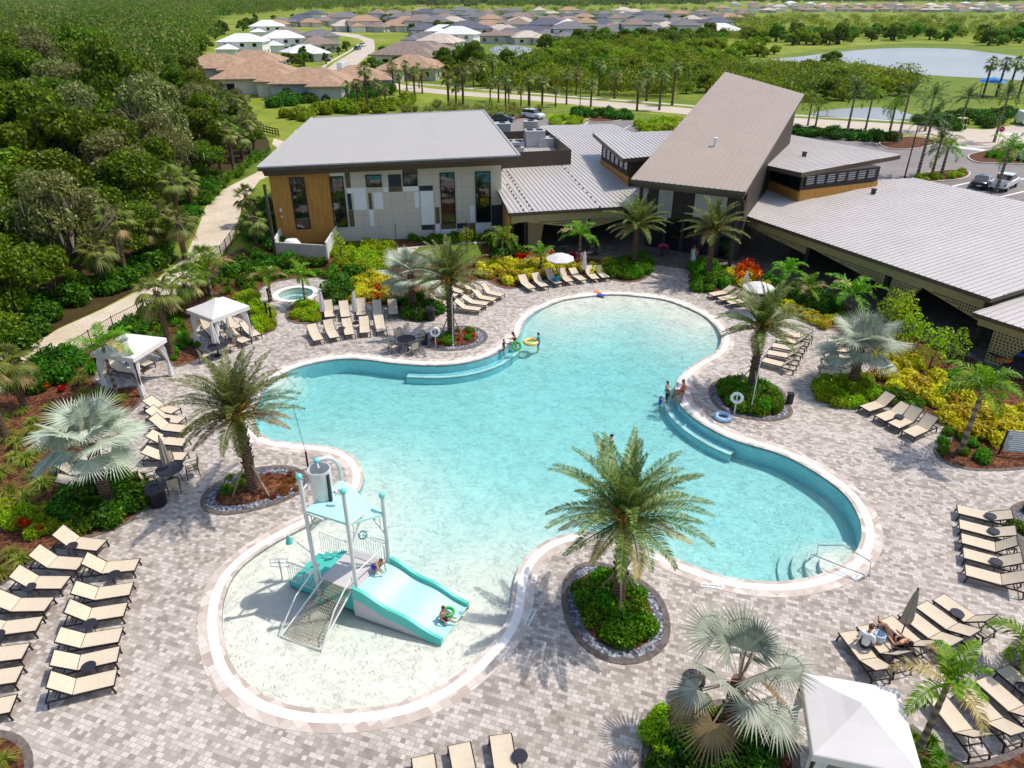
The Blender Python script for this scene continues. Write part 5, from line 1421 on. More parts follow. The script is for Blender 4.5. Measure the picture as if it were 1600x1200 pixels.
# ---- little round side tables
def side_table_meshes():
    top = MB().lathe([(.23, .44), (.24, .455), (.23, .47), (0, .472)], (0, 0, 0), 20).mesh('tabletop', M['table_top'])
    legs = [MB().tube([(math.cos(a) * .12, math.sin(a) * .12, .44), (math.cos(a) * .2, math.sin(a) * .2, 0)], .014, 6).mesh('leg', M['dark_metal']) for a in (0, 2.09, 4.19)]
    return top, legs
ST = side_table_meshes()
for px, lab in [((117,866),'between the first and second outer left loungers'),((52,931),'between the third and fourth outer left loungers'),((183,911),'between the first and second inner left loungers'),((146,988),'between the third and fourth inner left loungers'),((144,1056),'between the two lowest inner left loungers'),((3,1006),'at the left edge among the outer loungers'),
                ((812,1196),'at the bottom edge right of a lounger'),((1543,819),'between the top two right edge loungers'),((1548,843),'between the second and third right edge loungers'),((1551,891),'between the lowest two right edge loungers'),((1591,1089),'between loungers of the bottom right row'),((1396,1036),'by the heads of the fan row near the man'),((1490,972),'between two empty fan row loungers'),
                ((262,668),'by the upper loungers left of the pool'),((262,690),'between the middle loungers left of the pool'),((535,522),'between front file loungers by the spa'),((527,495),'between back file loungers by the spa'),((1402,662),'between loungers of the right bed row')]:
    t = thing('side_table', 'small dark round side table ' + lab, 'side table', G(*px), px[0] * .37, 'small round side tables'); inst('tabletop', ST[0], t)
    for l in ST[1]: inst('leg', l, t)
# ---- dining sets
def chair_meshes():
    W = .52
    seat = MB().slab([Vector((-.24, -.24, .44)), Vector((.24, -.24, .45)), Vector((.24, .24, .45)), Vector((-.24, .24, .44))], .03).mesh('seat', M['cushion'])
    back = MB().slab([Vector((-.25, -.24, .46)), Vector((-.22, -.24, .46)), Vector((-.22, .24, .46)), Vector((-.25, .24, .46))], .02)
    back = MB().obox((-.29, 0, .7), (.02, 0, .005), (0, .48, 0), (-.12, 0, .46)).mesh('backrest', M['cushion'])
    fr = MB()
    for s in (-1, 1):
        fr.tube([(-.36, s * W / 2, .95), (-.24, s * W / 2, .46), (.26, s * W / 2, .45)], .018, 6)
        fr.tube([(-.29, s * (W / 2 + .01), .66), (.22, s * (W / 2 + .01), .65), (.26, s * W / 2, .45)], .018, 6)
    fr.tube([(-.36, -W / 2, .95), (-.36, W / 2, .95)], .018, 6)
    legs = [MB().tube([(x, s * W / 2, .45), (x * 1.15, s * W / 2, 0)], .018, 6).mesh('leg', M['dark_metal']) for x in (-.25, .25) for s in (-1, 1)]
    return seat, back, fr.mesh('frame', M['dark_metal']), legs
CM = chair_meshes()
def chair(pos, face, label, group):
    t = thing('dining_chair', label, 'chair', pos, face, group); inst('seat', CM[0], t); inst('backrest', CM[1], t); inst('frame', CM[2], t)
    for l in CM[3]: inst('leg', l, t)
def dining(px, n, a0, lab, r=.6):
    p = G(*px); t = thing('dining_table', 'round dark patio table ' + lab, 'table', p, 0, 'round dark patio tables')
    MB().lathe([(r, .70), (r + .02, .72), (r, .74), (.03, .745), (.03, .73), (0, .73)], (0, 0, 0), 28).build('tabletop', M['table_top'], t)
    for k in range(4):
        a = k * 1.571 + .4; MB().tube([(math.cos(a) * .3, math.sin(a) * .3, .7), (math.cos(a) * .42, math.sin(a) * .42, 0)], .02, 6).build('leg', M['dark_metal'], t)
    for k in range(n):
        a = a0 + k * 6.283 / n; chair(p + Vector((math.cos(a), math.sin(a), 0)) * (r + .32), a + math.pi, 'tan sling patio chair with dark arms at the round table ' + lab, 'chairs at the table ' + lab)
    return p
T1 = dining((270, 752), 4, .5, 'near the left rubbish bin')
T2 = dining((343, 557), 2, .9, 'before the far left cabana')
dining((636, 545), 4, .6, 'beside the oval palm bed')
# ---- umbrellas
def umbrella_closed(pos, h, label, base=True, sc=1.0):
    t = thing('umbrella', label, 'umbrella', pos, 0, None, sc)
    MB().tube([(0, 0, 0), (0, 0, h)], .022, 8).build('pole', M['dark_metal'], t)
    mb = MB(); n = 16; vs = []
    prof = [(.03, h - .02), (.07, h - .2), (.12, h - .6), (.15, h - 1.0), (.17, h - 1.35), (.13, h - 1.5)]
    for r, z in prof:
        for k in range(n):
            a = 2 * math.pi * k / n; rr = r * (1.18 if k % 2 else .72); vs.append((rr * math.cos(a), rr * math.sin(a), z))
    mb.add(vs, [(i * n + k, i * n + (k + 1) % n, (i + 1) * n + (k + 1) % n, (i + 1) * n + k) for i in range(len(prof) - 1) for k in range(n)] + [tuple((len(prof) - 1) * n + k for k in range(n))])
    mb.build('canopy', M['taupe'] if 'beige' in label else M['canvas'], t)
    MB().ell((0, 0, h + .02), (.035, .035, .06), 8, 6).build('finial', M['dark_metal'], t)
    MB().lathe([(.26, 0), (.26, .06), (.05, .1), (.04, .25), (0, .25)], (0, 0, 0), 18).build('base', M['dark_metal'], t)
    return t
for px, h, lab in [((268, 752), 2.5, 'closed beige umbrella through the patio table near the left rubbish bin'), ((341, 556), 2.4, 'closed umbrella through the patio table before the far left cabana'), ((507, 505), 2.4, 'closed white umbrella at the left of the face-to-face loungers'), ((557, 505), 2.4, 'closed white umbrella between the face-to-face loungers'),
                   ((912, 435), 2.3, 'closed white umbrella behind the top lounger row'), ((1161, 468), 2.3, 'closed white umbrella behind the open right hand umbrella'), ((1404, 1003), 2.5, 'closed beige umbrella in the fan row of loungers')]:
    umbrella_closed(G(*px), h, lab)
def umbrella_open(pos, h, r, label, tilt=0.0):
    t = thing('umbrella', label, 'umbrella', pos)
    MB().tube([(0, 0, 0), (0, 0, h)], .024, 8).build('pole', M['dark_metal'], t)
    mb = MB(); n = 8; vs = [(0, 0, h + .02)]
    for q, z in ((.5, h - .14), (1.0, h - .42), (1.0, h - .50)):
        for k in range(n):
            a = 2 * math.pi * (k + .5) / n; vs.append((q * r * math.cos(a), q * r * math.sin(a), z))
    fs = [(0, 1 + k, 1 + (k + 1) % n) for k in range(n)] + [(1 + i * n + k, 1 + i * n + (k + 1) % n, 1 + (i + 1) * n + (k + 1) % n, 1 + (i + 1) * n + k) for i in range(2) for k in range(n)]
    mb.add(vs, fs).build('canopy', M['canvas'], t)
    for k in range(n):
        a = 2 * math.pi * (k + .5) / n; MB().beam((0, 0, h - .03), (r * .98 * math.cos(a), r * .98 * math.sin(a), h - .45), .02, .02).build('rib', M['dark_metal'], t)
    MB().lathe([(.26, 0), (.26, .06), (.05, .1), (.04, .25), (0, .25)], (0, 0, 0), 18).build('base', M['dark_metal'], t)
umbrella_open(G(874, 440), 2.35, 1.15, 'open white umbrella behind the top lounger row')
umbrella_open(G(1179, 489), 2.35, 1.15, 'open white umbrella near the orange plants on the right')
# ---- cabanas
def curtain(x, y, sx, sy):
    mb = MB(); n = 20; vs = []; prof = [(2.25, .34), (1.7, .26), (1.05, .10), (.95, .10), (.5, .17), (.03, .22)]
    for z, r in prof:
        for k in range(n):
            a = 2 * math.pi * k / n; rr = r * (1 + .16 * math.sin(6 * a + z)); vs.append((x + sx * (.28 if z > 1.9 else .12 if z > 1.3 else .02) + rr * math.cos(a) * .8, y + sy * (.28 if z > 1.9 else .12 if z > 1.3 else .02) + rr * math.sin(a) * .8, z))
    return mb.add(vs, [(i * n + k, i * n + (k + 1) % n, (i + 1) * n + (k + 1) % n, (i + 1) * n + k) for i in range(len(prof) - 1) for k in range(n)])
def cabana(c, rz, s, label):
    t = thing('cabana', label, 'cabana', c, rz, 'white curtained cabanas')
    h = s / 2; z0, z1, zp = 2.18, 2.46, 3.12
    mb = MB(); N = 9
    ring = []
    for k in range(4):
        a = [(-h, -h), (h, -h), (h, h), (-h, h)][k]; b = [(h, -h), (h, h), (-h, h), (-h, -h)][k]
        for i in range(N): ring.append((a[0] + (b[0] - a[0]) * i / N, a[1] + (b[1] - a[1]) * i / N))
    n = len(ring)
    def lay(f, z, sag=0): return [(x * f, y * f, z - sag * (1 - max(abs(x), abs(y)) * 0)) for x, y in ring]
    vs = [(x * 1.02, y * 1.02, z0 + .012 * math.sin(i * 2.1)) for i, (x, y) in enumerate(ring)] + lay(1.02, z1 - .03) + lay(1.0, z1) + lay(.66, z1 + (zp - z1) * .30) + lay(.33, z1 + (zp - z1) * .63) + lay(.03, zp)
    mb.add(vs, [(r * n + i, r * n + (i + 1) % n, (r + 1) * n + (i + 1) % n, (r + 1) * n + i) for r in range(5) for i in range(n)] + [tuple(5 * n + i for i in range(n))])
    mb.build('roof', M['canvas'], t, smooth=False)
    q = h - .07
    for sx in (-1, 1):
        for sy in (-1, 1):
            MB().box(sx * q, sy * q, 1.12, .07, .07, 2.24).build('post', M['frame'], t)
            curtain(sx * (q - .03), sy * (q - .03), -sx, -sy).build('curtain', M['canvas'], t, smooth=True)
    fr = MB()
    for a, b in (((-q, -q), (q, -q)), ((q, -q), (q, q)), ((q, q), (-q, q)), ((-q, q), (-q, -q))): fr.beam((*a, 2.22), (*b, 2.22), .06, .06)
    for a in ((-q, -q), (q, -q), (q, q), (-q, q)): fr.beam((*a, 2.22), (0, 0, zp - .08), .04, .04)
    fr.build('frame', M['frame'], t)
cabana((-21.95, 36.75, 0), R(-14), 2.75, 'white cabana standing nearest the trail, the lower of two on the left')
cabana((-18.9, 42.35, 0), R(-35), 2.7, 'white cabana on the left nearer the spa')
cabana((9.55, 12.75, 0), R(-13), 2.65, 'large white cabana at the bottom edge beside the silver palm')
# ---- bins, lights, signs, rails
def bin_(pos, label, h=.95, r=.34):
    t = thing('rubbish_bin', label, 'bin', pos, 0, 'black rubbish bins')
    MB().lathe([(r * .85, 0), (r * .95, .1), (r, h * .8), (r * 1.04, h * .8)], (0, 0, 0), 22).build('body', M['black'], t)
    MB().lathe([(r * 1.1, h * .8), (r * 1.12, h * .86), (r * .95, h * .98), (r * .45, h), (r * .42, h * .96), (0, h * .96)], (0, 0, 0), 22).build('lid', M['table_top'], t)
bin_(G(248, 788), 'black round rubbish bin by the patio table on the left', 1.0, .4)
bin_(G(1079, 1088), 'black round bin half hidden under the nearest silver palm')
bin_(G(673, 500), 'black rubbish bin at the hedge behind the loungers')
for px, lab in (((665, 538), 'black low box at the left end of the oval palm bed'), ((1233, 630), 'black low box in the shrub island with the life ring')):
    t = thing('speaker_box', lab, 'outdoor speaker', G(*px)); MB().box(0, 0, .3, .28, .28, .6).box(0, 0, .62, .32, .32, .04).build('housing', M['black'], t); MB().box(0, -.15, .34, .2, .02, .42).build('grille', M['louvre'], t)
for px, lab in (((421, 473), 'thin dark bollard light on the spa terrace'), ((418, 496), 'dark post at the left end of the far cabana hedge'), ((425, 503), 'dark post beside the lime hedge below the spa')):
    t = thing('bollard', lab, 'bollard', G(*px)); MB().lathe([(.06, 0), (.06, .95), (.09, .95), (.09, 1.12), (0, 1.14)], (0, 0, 0), 12).build('post', M['black'], t); MB().lathe([(.065, .97), (.065, 1.05), (0, 1.05)], (0, 0, 0), 10).build('lens', M['white'], t)
def lamp_post(pos, h, label):
    t = thing('lamp_post', label, 'lamp post', pos, 0, 'dark lamp posts of the parking lot')
    MB().lathe([(.16, 0), (.16, .3), (.09, .35), (.06, h), (0, h)], (0, 0, 0), 10).build('pole', M['black'], t); MB().box(.25, 0, h, .7, .3, .1).build('lamp_head', M['black'], t)
for px, h, lab in (((905, 192), 5.5, 'lamp post behind the ribbed left roof'), ((1413, 279), 6.5, 'lamp post by the lot island beyond the right roof'), ((868, 163), 5, 'lamp post on the near road verge, left of the pair'), ((828, 172), 4, 'lamp post behind the white car')): lamp_post(G(*px), h, lab)
# life rings on posts
def life_ring(px, label, face):
    t = thing('life_ring_stand', label, 'life ring', G(*px), face)
    MB().tube([(0, 0, 0), (0, 0, 1.35)], .035, 8).build('post', M['white'], t)
    MB().torus((0, -.06, 1.05), .27, .085, 28, 10, rot=Matrix.Rotation(R(90), 3, 'X')).build('life_ring', M['white'], t, smooth=True)
    MB().box(0, -.01, 1.33, .12, .06, .1).build('bracket', M['white'], t)
life_ring((681, 541), 'white life ring on a post at the front of the oval palm bed', .1)
life_ring((1147, 647), 'white life ring on a post at the shrub island by the right bench', -.3)
for px, lab in (((708, 541), 'tall white rescue pole leaning on the oval bed palm'), ((1172, 647), 'white rescue pole standing in the life ring shrub island')):
    tag(MB().tube([(0, 0, 0), (.05, .05, 3.4)], .022, 6).lathe([(.05, 0), (.05, .12), (0, .12)], (0, 0, 0), 8).build('rescue_pole', M['white'], None, G(*px)), lab, 'rescue pole')
# notice board on the right: two posts, a grey panel ruled with lines of print
t = thing('notice_board', 'grey notice board on dark posts in the right hand bed, lined with small print', 'sign', G(1582, 712), R(-12))
for s in (-1, 1): MB().box(s * .62, 0, .7, .07, .07, 1.4).build('post', M['dark_metal'], t)
MB().obox((0, -.05, .85), (1.2, 0, 0), (0, .04, 0), (0, .32, 1.0)).build('panel', plain('grey_board', (168, 170, 168), .6), t)
mb = MB(); rr = random.Random(2)
for k in range(9):
    z = 1.26 - k * .1; L = rr.uniform(.6, 1.0); mb.obox((0, -.078 + (z - .85) * .32, z), (L, 0, 0), (0, .006, 0), (0, .011, .035))
mb.build('print_lines', M['white'], t)
# stop sign
def text_mesh(s, size, mat, ext=.004):
    c = bpy.data.curves.new('lettering', 'FONT'); c.body = s; c.size = size; c.extrude = ext; c.align_x = 'CENTER'; c.align_y = 'CENTER'
    o = bpy.data.objects.new('tmp', c); COL.objects.link(o); dg = bpy.context.evaluated_depsgraph_get()
    me = bpy.data.meshes.new_from_object(o.evaluated_get(dg)); bpy.data.objects.remove(o); bpy.data.curves.remove(c)
    me.materials.clear(); me.materials.append(mat); return me
M['stop_red'] = plain('stop_red', (196, 34, 44), .5, var=.04)
t = thing('stop_sign', 'red octagonal stop sign facing us at the lot exit', 'stop sign', G(1558, 226), R(-35))
MB().tube([(0, .03, 0), (0, .03, 2.5)], .035, 8).build('post', M['ac'], t)
o = MB().lathe([(.42, 0), (.42, .02), (0, .02)], (0, 0, 0), 8).build('panel', M['stop_red'], t, (0, 0, 2.25)); o.rotation_euler = (R(90), 0, 0); o.rotation_euler.rotate_axis('Z', R(22.5))
o = MB().lathe([(.42, 0), (.42, .012), (.385, .012)], (0, 0, 0), 8, caps=False).build('border', M['white'], t, (0, -.013, 2.25)); o.rotation_euler = (R(90), 0, 0); o.rotation_euler.rotate_axis('Z', R(22.5))
o = inst('lettering', text_mesh('STOP', .27, M['white']), t, (0, -.026, 2.25)); o.rotation_euler = (R(90), 0, 0)
t = thing('traffic_cone', 'orange traffic cone on the road behind the stop sign', 'cone', G(1565, 224)); MB().lathe([(.17, .03), (.03, .7), (0, .7)], (0, 0, 0), 12).build('body', M['stop_red'], t); MB().box(0, 0, .02, .4, .4, .04).build('base', M['black'], t)
# depth marker tiles set in the paving
M['print'] = plain('tile_print', (70, 66, 70), .6)
for px, a, s in (((835, 905), 78, '3 FT'), ((829, 965), 68, 'NO DIVING'), ((1112, 916), -8, 'NO DIVING'), ((1339, 902), 38, '5 FT'), ((1178, 681), -22, 'NO DIVING'), ((1342, 768), -48, '5 FT'), ((812, 484), 40, '4 FT'), ((1110, 560), 40, '4 FT'), ((498, 560), 10, '3 FT')):
    p = G(*px); t = thing('depth_marker', 'white pool edge tile printed ' + s + ' at the ' + {835: 'left side of the paved point', 829: 'left of the big round bed', 1112: 'pool edge above the nearest silver palm', 1339: 'foot of the corner handrail', 1178: 'right bench end', 1342: 'far right curve', 812: 'upper pool left curve', 1110: 'upper pool right curve', 498: 'upper left curve'}[px[0]], 'pool marker', (p.x, p.y, .014), R(a))
    L = .5 if len(s) < 6 else .85
    MB().box(0, 0, .004, L, .2, .012).build('tile', M['white'], t); inst('lettering', text_mesh(s, .15, M['print'], .002), t, (0, 0, .014))
# handrails
def rail(pts, label, r=.024):
    c = G(*pts[0][0]); t = thing('handrail', label, 'handrail', (c.x, c.y, 0), 0)
    P_ = [G(*p, z) - Vector((c.x, c.y, 0)) for p, z in pts]
    MB().tube(P_, r, 8).build('tube', M['steel'], t)
    for p in (P_[0], P_[-1]): MB().lathe([(.06, 0), (.06, .02), (0, .02)], (p.x, p.y, p.z), 10).build('flange', M['steel'], t)
rail([((1358, 899), .01), ((1361, 878), .85), ((1318, 852), .9), ((1278, 852), .55), ((1277, 866), -.5)], 'bent steel handrail over the right corner steps, further of the two')
rail([((1352, 903), .01), ((1350, 898), .3), ((1303, 880), .4), ((1268, 866), .1), ((1266, 872), -.6)], 'low steel handrail crossing the right corner steps')
rail([((492, 466), .02), ((492, 456), .8), ((484, 458), .7), ((480, 464), -.3)], 'steel handrail at the right rim of the spa')
rail([((428, 580), .01), ((424, 570), .85), ((446, 588), .8), ((462, 604), -.4)], 'steel handrail at the upper left pool steps')
# floats and toys
M['float_blue'] = plain('pale_blue_vinyl', (176, 206, 232), .3); M['float_yel'] = plain('yellow_vinyl', (240, 210, 110), .3); M['toy_or'] = plain('orange_foam', (238, 130, 60), .6); M['toy_bl'] = plain('blue_foam', (70, 80, 190), .6); M['toy_teal'] = plain('teal_cloth', (40, 150, 160), .8); M['toy_green'] = plain('green_vinyl', (60, 170, 80), .4); M['pink'] = plain('pink_vinyl', (226, 60, 96), .4)
def ring_float(px, z, R_, r, mat, label, rz=0.0, tilt=0.0):
    o = MB().torus((0, 0, r), R_, r, 30, 12).build('swim_ring', mat, None, G(px[0], px[1], z), smooth=True); o.rotation_euler = (tilt, 0, rz); tag(o, label, 'swim ring'); return o
ring_float((1129, 654), 0, .36, .12, M['float_blue'], 'pale blue swim ring lying on the paving by the life ring island')
ring_float((829, 537), WZ - .06, .40, .13, M['float_yel'], 'yellow swim ring floating in front of a child')
ring_float((807, 541), WZ + .25, .26, .08, M['toy_green'], 'green swim ring held by the wading woman', 0, .9)
def board(px, rz, mat, lab, z=.03):
    mb = MB(); n = 14; pts = []
    for k in range(n):
        a = math.pi * k / (n - 1); pts.append((.25 + .12 * math.sin(a), .17 * math.cos(a)))
    pts += [(-.3, -.17), (-.3, .17)]
    o = mb.prism(pts, 0, .035).build('kickboard', mat, None, G(px[0], px[1], z)); o.rotation_euler = (0, 0, rz); tag(o, lab, 'kickboard')
board((939, 461), -.5, M['toy_bl'], 'blue kickboard on the rim at the shallow far end'); board((934, 457), -.9, M['toy_or'], 'orange kickboard behind the blue one at the shallow far end')
p = G(868, 444); o = MB().prism([(-.25, -.3), (.25, -.3), (.27, .0), (.25, .3), (-.25, .3)], 0, .05).obox((-.2, 0, .2), (.06, 0, 0), (0, .5, 0), (0, 0, .35)).build('towel', M['toy_teal'], None, p + Vector((0, 0, .37))); o.rotation_euler = (0, 0, 2.4); tag(o, 'teal towel draped on the third lounger of the top row', 'towel')
p = G(1558, 567); o = MB().torus((0, 0, .6), .42, .15, 24, 10).build('swim_ring', M['toy_or'], None, p, smooth=True); o.rotation_euler = (.3, .2, 0); tag(o, 'orange swim ring on the shaded lounger under the lower right roof', 'swim ring')
p = G(1578, 566); o = MB().torus((0, 0, .65), .42, .15, 24, 10).build('swim_ring', plain('royal_blue_vinyl', (50, 100, 210), .35), None, p, smooth=True); o.rotation_euler = (-.2, .3, 0); tag(o, 'blue swim ring under the lower right roof', 'swim ring')
p = G(1035, 397); o = MB().torus((0, 0, .72), .36, .12, 24, 10).build('swim_ring', M['pink'], None, p, smooth=True); o.rotation_euler = (.25, 0, 0); tag(o, 'pink swim ring in the shade left of the walkway doors', 'swim ring')
# dim tables under the verandas
def patio_table(px, lab):
    p = G(*px); t = thing('patio_table', lab, 'table', p, 0, 'shaded veranda tables'); MB().lathe([(.5, .7), (.5, .74), (0, .74)], (0, 0, 0), 20).build('tabletop', M['table_top'], t); MB().lathe([(.28, 0), (.28, .03), (.05, .06), (.05, .7), (0, .7)], (0, 0, 0), 14).build('base', M['dark_metal'], t)
for px, lab in (((1034, 400), 'low table under the swim ring left of the walkway doors'), ((1098, 395), 'table in the shade right of the walking woman'), ((930, 398), 'shaded table under the left veranda, right of two'), ((880, 396), 'shaded table under the left veranda, left of two'), ((1555, 570), 'low table holding swim rings under the lower right roof'), ((1500, 545), 'shaded table beside the second tapered column'), ((1330, 450), 'shaded table deep under the right veranda'), ((1250, 420), 'shaded table under the right veranda near the walkway')): patio_table(px, lab)
# fence along the trail
FP = [G(*p) for p in [(-30, 622), (40, 600), (110, 565), (180, 520), (255, 480), (300, 452), (338, 416), (362, 384), (384, 352)]]
FC_ = catmull(FP, 1.8, closed=False)
ft = thing('metal_fence', 'low black mesh fence along the edge of the sandy trail', 'fence', FC_[0])
for p in FC_: MB().box(p.x - FC_[0].x, p.y - FC_[0].y, .62, .05, .05, 1.24).build('post', M['black'], ft)
mb = MB()
for a, b in zip(FC_[:-1], FC_[1:]):
    a2, b2 = a - FC_[0], b - FC_[0]
    for z in (.12, 1.15): mb.beam(a2 + Vector((0, 0, z)), b2 + Vector((0, 0, z)), .025, .03)
    for k in range(1, 14): q = a2.lerp(b2, k / 14); mb.beam(q + Vector((0, 0, .1)), q + Vector((0, 0, 1.15)), .012, .012)
mb.build('mesh_panel', M['black'], ft)
# footbridge rail behind the fitness building
bp_ = [G(*p) for p in ((400, 204), (418, 210), (436, 214))]
bt_ = thing('bridge_railing', 'dark timber railing where the trail bends behind the fitness building', 'railing', bp_[0])
mb = MB()
for a, b in zip(bp_[:-1], bp_[1:]):
    for z in (.4, .8, 1.2): mb.beam(a - bp_[0] + Vector((0, 0, z)), b - bp_[0] + Vector((0, 0, z)), .06, .14)
mb.build('rail', M['bark_palm'], bt_)
for i in range(9): q = bp_[0].lerp(bp_[2], i / 8) - bp_[0]; MB().box(q.x, q.y, .65, .12, .12, 1.3).build('post', M['bark_palm'], bt_)
# ================================================================== WATER SLIDE
M['post'] = plain('pale_grey_post', (214, 216, 212), .4, var=.04)
M['deckgrey'] = plain('pale_platform', (206, 198, 194), .6, var=.04)
M['bucket'] = plain('silver_bucket', (224, 224, 222), .4, .1, var=.06)
M['ball'] = plain('aqua_ball', (120, 210, 200), .4)
def zfor(x, y, py):
    lo, hi = -1.0, 15.0
    for _ in range(40):
        m = (lo + hi) / 2
        if proj((x, y, m))[1] > py: lo = m
        else: hi = m
    return (lo + hi) / 2
sL, sF, sR, sB = (Vector((*G(*p, 1.0)[:2], 0)) for p in ((500.5, 903.5), (553, 924.5), (604, 878), (547, 857)))
sO = Vector(((sL.x + sR.x) / 2, (sL.y + sR.y) / 2, WZ - .1))
slide = thing('water_slide', 'aqua wave slide tower with net climb, shade roof and silver tipping bucket', 'water slide', sO)
def sl(mb, name, mat, smooth=False): return sub(slide, mb, name, mat, smooth)
ua = (sF - sL).normalized(); ub = (sR - sF).normalized(); ctr = (sL + sF + sR + sB) / 4
PZ = 1.0
mb = MB().slab([p + Vector((0, 0, PZ)) for p in (sL, sF, sR, sB)], .12); sl(mb, 'platform', M['deckgrey'])
mb = MB().slab([p + (ctr - p) * .04 + Vector((0, 0, PZ - .12)) for p in (sL, sF, sR, sB)], .95); sl(mb, 'skirt', M['teal'])
posts = [(sL - ua * .08 - ub * .08, 743), (G(562, 951), 766), (sR + ua * .08 + ub * .05, 772), (sB - ua * .05 + ub * .1, None)]
PH = []
for p, cy in posts:
    h = zfor(p.x, p.y, cy + 4) if cy else 4.7
    PH.append(h)
    if cy:
        mb = MB().tube([(p.x, p.y, -.1), (p.x, p.y, h)], .075, 12); sl(mb, 'post', M['post'], True)
        mb = MB().ell((p.x, p.y, h + .06), .12, 14, 8); sl(mb, 'ball_cap', M['ball'], True)
        mb = MB().lathe([(.2, -.1), (.2, .05), (.09, .1), (0, .1)], (p.x, p.y, 0), 14); sl(mb, 'base_cap', M['teal'])
# bent rear post that carries the bucket
pb = posts[3][0]; be_ = Vector((*G(494.5, 720, 5.6)[:2], 5.6))
arc = [Vector((pb.x, pb.y, -.1)), Vector((pb.x, pb.y, 4.0)), Vector((pb.x, pb.y, 4.6))]
for k in range(1, 9):
    t = k / 8 * math.pi / 2; q = Vector((pb.x, pb.y, 0)).lerp(Vector((be_.x, be_.y, 0)), 1 - math.cos(t)); arc.append(Vector((q.x, q.y, 4.6 + (be_.z - 4.6) * math.sin(t))))
sl(MB().tube(arc, .075, 12), 'post', M['post'], True); sl(MB().ell(be_, .12, 14, 8), 'ball_cap', M['ball'], True)
# tipping bucket
bb = Vector((*G(503, 762, 4.6)[:2], 4.6))
zt, zb = zfor(bb.x, bb.y, 732), zfor(bb.x, bb.y, 788)
mb = MB().lathe([(.0, 0), (.30, 0), (.38, (zt - zb) * .5), (.40, zt - zb), (.37, zt - zb), (.33, (zt - zb) * .5), (.26, .05), (0, .05)], (bb.x, bb.y, zb), 24); sl(mb, 'bucket', M['bucket'], True)
mb = MB().obox((bb.x + .33, bb.y - .22, (zt + zb) / 2 + .05), (.1, -.02, 0), (.02, .1, 0), (0, 0, (zt - zb) * .8)); sl(mb, 'bucket_stripe', M['louvre'])
mb = MB().tube([(posts[0][0].x, posts[0][0].y, (zt + zb) / 2 + .4), (bb.x - .3, bb.y - .1, (zt + zb) / 2 + .4)], .04, 8).tube([(bb.x, bb.y, zt), (be_.x, be_.y, be_.z)], .03, 8); sl(mb, 'bucket_hanger', M['post'])
mb = MB()
wh = Vector((*G(527, 770, 4.7)[:2], 4.7))
for k in range(6): a = k * 1.047; mb.beam(wh, wh + Vector((.16 * math.cos(a), .05, .16 * math.sin(a))), .1, .03)
sl(mb, 'paddle_wheel', M['bucket'])
# shade roof
shz = [zfor(posts[0][0].x, posts[0][0].y, 797), zfor(posts[1][0].x, posts[1][0].y, 818), zfor(posts[2][0].x, posts[2][0].y, 803), 4.25]
shc = [Vector((posts[k][0].x, posts[k][0].y, shz[k])) for k in range(4)]
mid = sum(shc, Vector()) / 4 + Vector((0, 0, .18))
mb = MB()
for k in range(4): mb.add([shc[k], shc[(k + 1) % 4], mid], [(0, 1, 2)])
for k in range(4): a, b = shc[k], shc[(k + 1) % 4]; mb.quad(a, b, b - Vector((0, 0, .1)), a - Vector((0, 0, .1)))
sl(mb, 'shade_roof', M['teal_light'])
for k, dk in ((0, ub), (1, ub), (2, -ua), (0, ua)):
    p = shc[k]; mb = MB().beam(p - Vector((0, 0, .12)), p + dk * .8 - Vector((0, 0, .15)), .05, .06).beam(p - Vector((0, 0, 1.0)), p + dk * .75 - Vector((0, 0, .15)), .05, .06)
    for q in (.3, .6): mb.beam(p - Vector((0, 0, 1.0 - .85 * q)) + dk * .75 * q, p - Vector((0, 0, .14)) + dk * .75 * q, .03, .03)
    sl(mb, 'bracket', M['post'])
# slide bed with three gentle waves
def sprof(t): return .98 * (1 - t) + .05 + .055 * math.sin(t * 2 * math.pi * 2.0) * (1 - t * .3) - (0.0 if t < .85 else .0)
e1, e2 = Vector((*G(692.5, 999.5, .1)[:2], 0)), Vector((*G(730, 947, .1)[:2], 0))
N = 30; mb = MB(); vs = []
for i in range(N + 1):
    t = i / N; a = sF.lerp(e1, t); b = sR.lerp(e2, t); z = sprof(t)
    for k in range(5): q = a.lerp(b, k / 4); vs.append((q.x, q.y, z))
mb.add(vs, [(i * 5 + k, (i + 1) * 5 + k, (i + 1) * 5 + k + 1, i * 5 + k + 1) for i in range(N) for k in range(4)])
sl(mb, 'slide_bed', M['teal_light'], True)
for s, (p0, p1) in ((-1, (sF, e1)), (1, (sR, e2))):
    mb = MB(); vs = []; w = ub * s * .12
    for i in range(N + 1):
        t = i / N; p = p0.lerp(p1, t); z = sprof(t); h = .24 * (1 - .3 * t)
        vs += [p + Vector((0, 0, z - .02)), p + Vector((0, 0, z + h)), p + w + Vector((0, 0, z + h)), p + w * 1.2 + Vector((0, 0, max(z - .25, -.1)))]
    mb.add(vs, [(i * 4 + k, (i + 1) * 4 + k, (i + 1) * 4 + k + 1, i * 4 + k + 1) for i in range(N) for k in range(3)] + [(0, 1, 2, 3), tuple(N * 4 + k for k in (3, 2, 1, 0))])
    sl(mb, 'slide_wall', M['teal'], True)
    mb = MB(); vs = []
    for i in range(N + 1):
        t = i / N; p = p0.lerp(p1, t) + w * .9; vs += [p + Vector((0, 0, max(sprof(t) - .2, -.08))), p + Vector((0, 0, -.12))]
    mb.add(vs, [(i * 2, i * 2 + 1, i * 2 + 3, i * 2 + 2) for i in range(N)]); sl(mb, 'slide_skirt', M['deckgrey'])
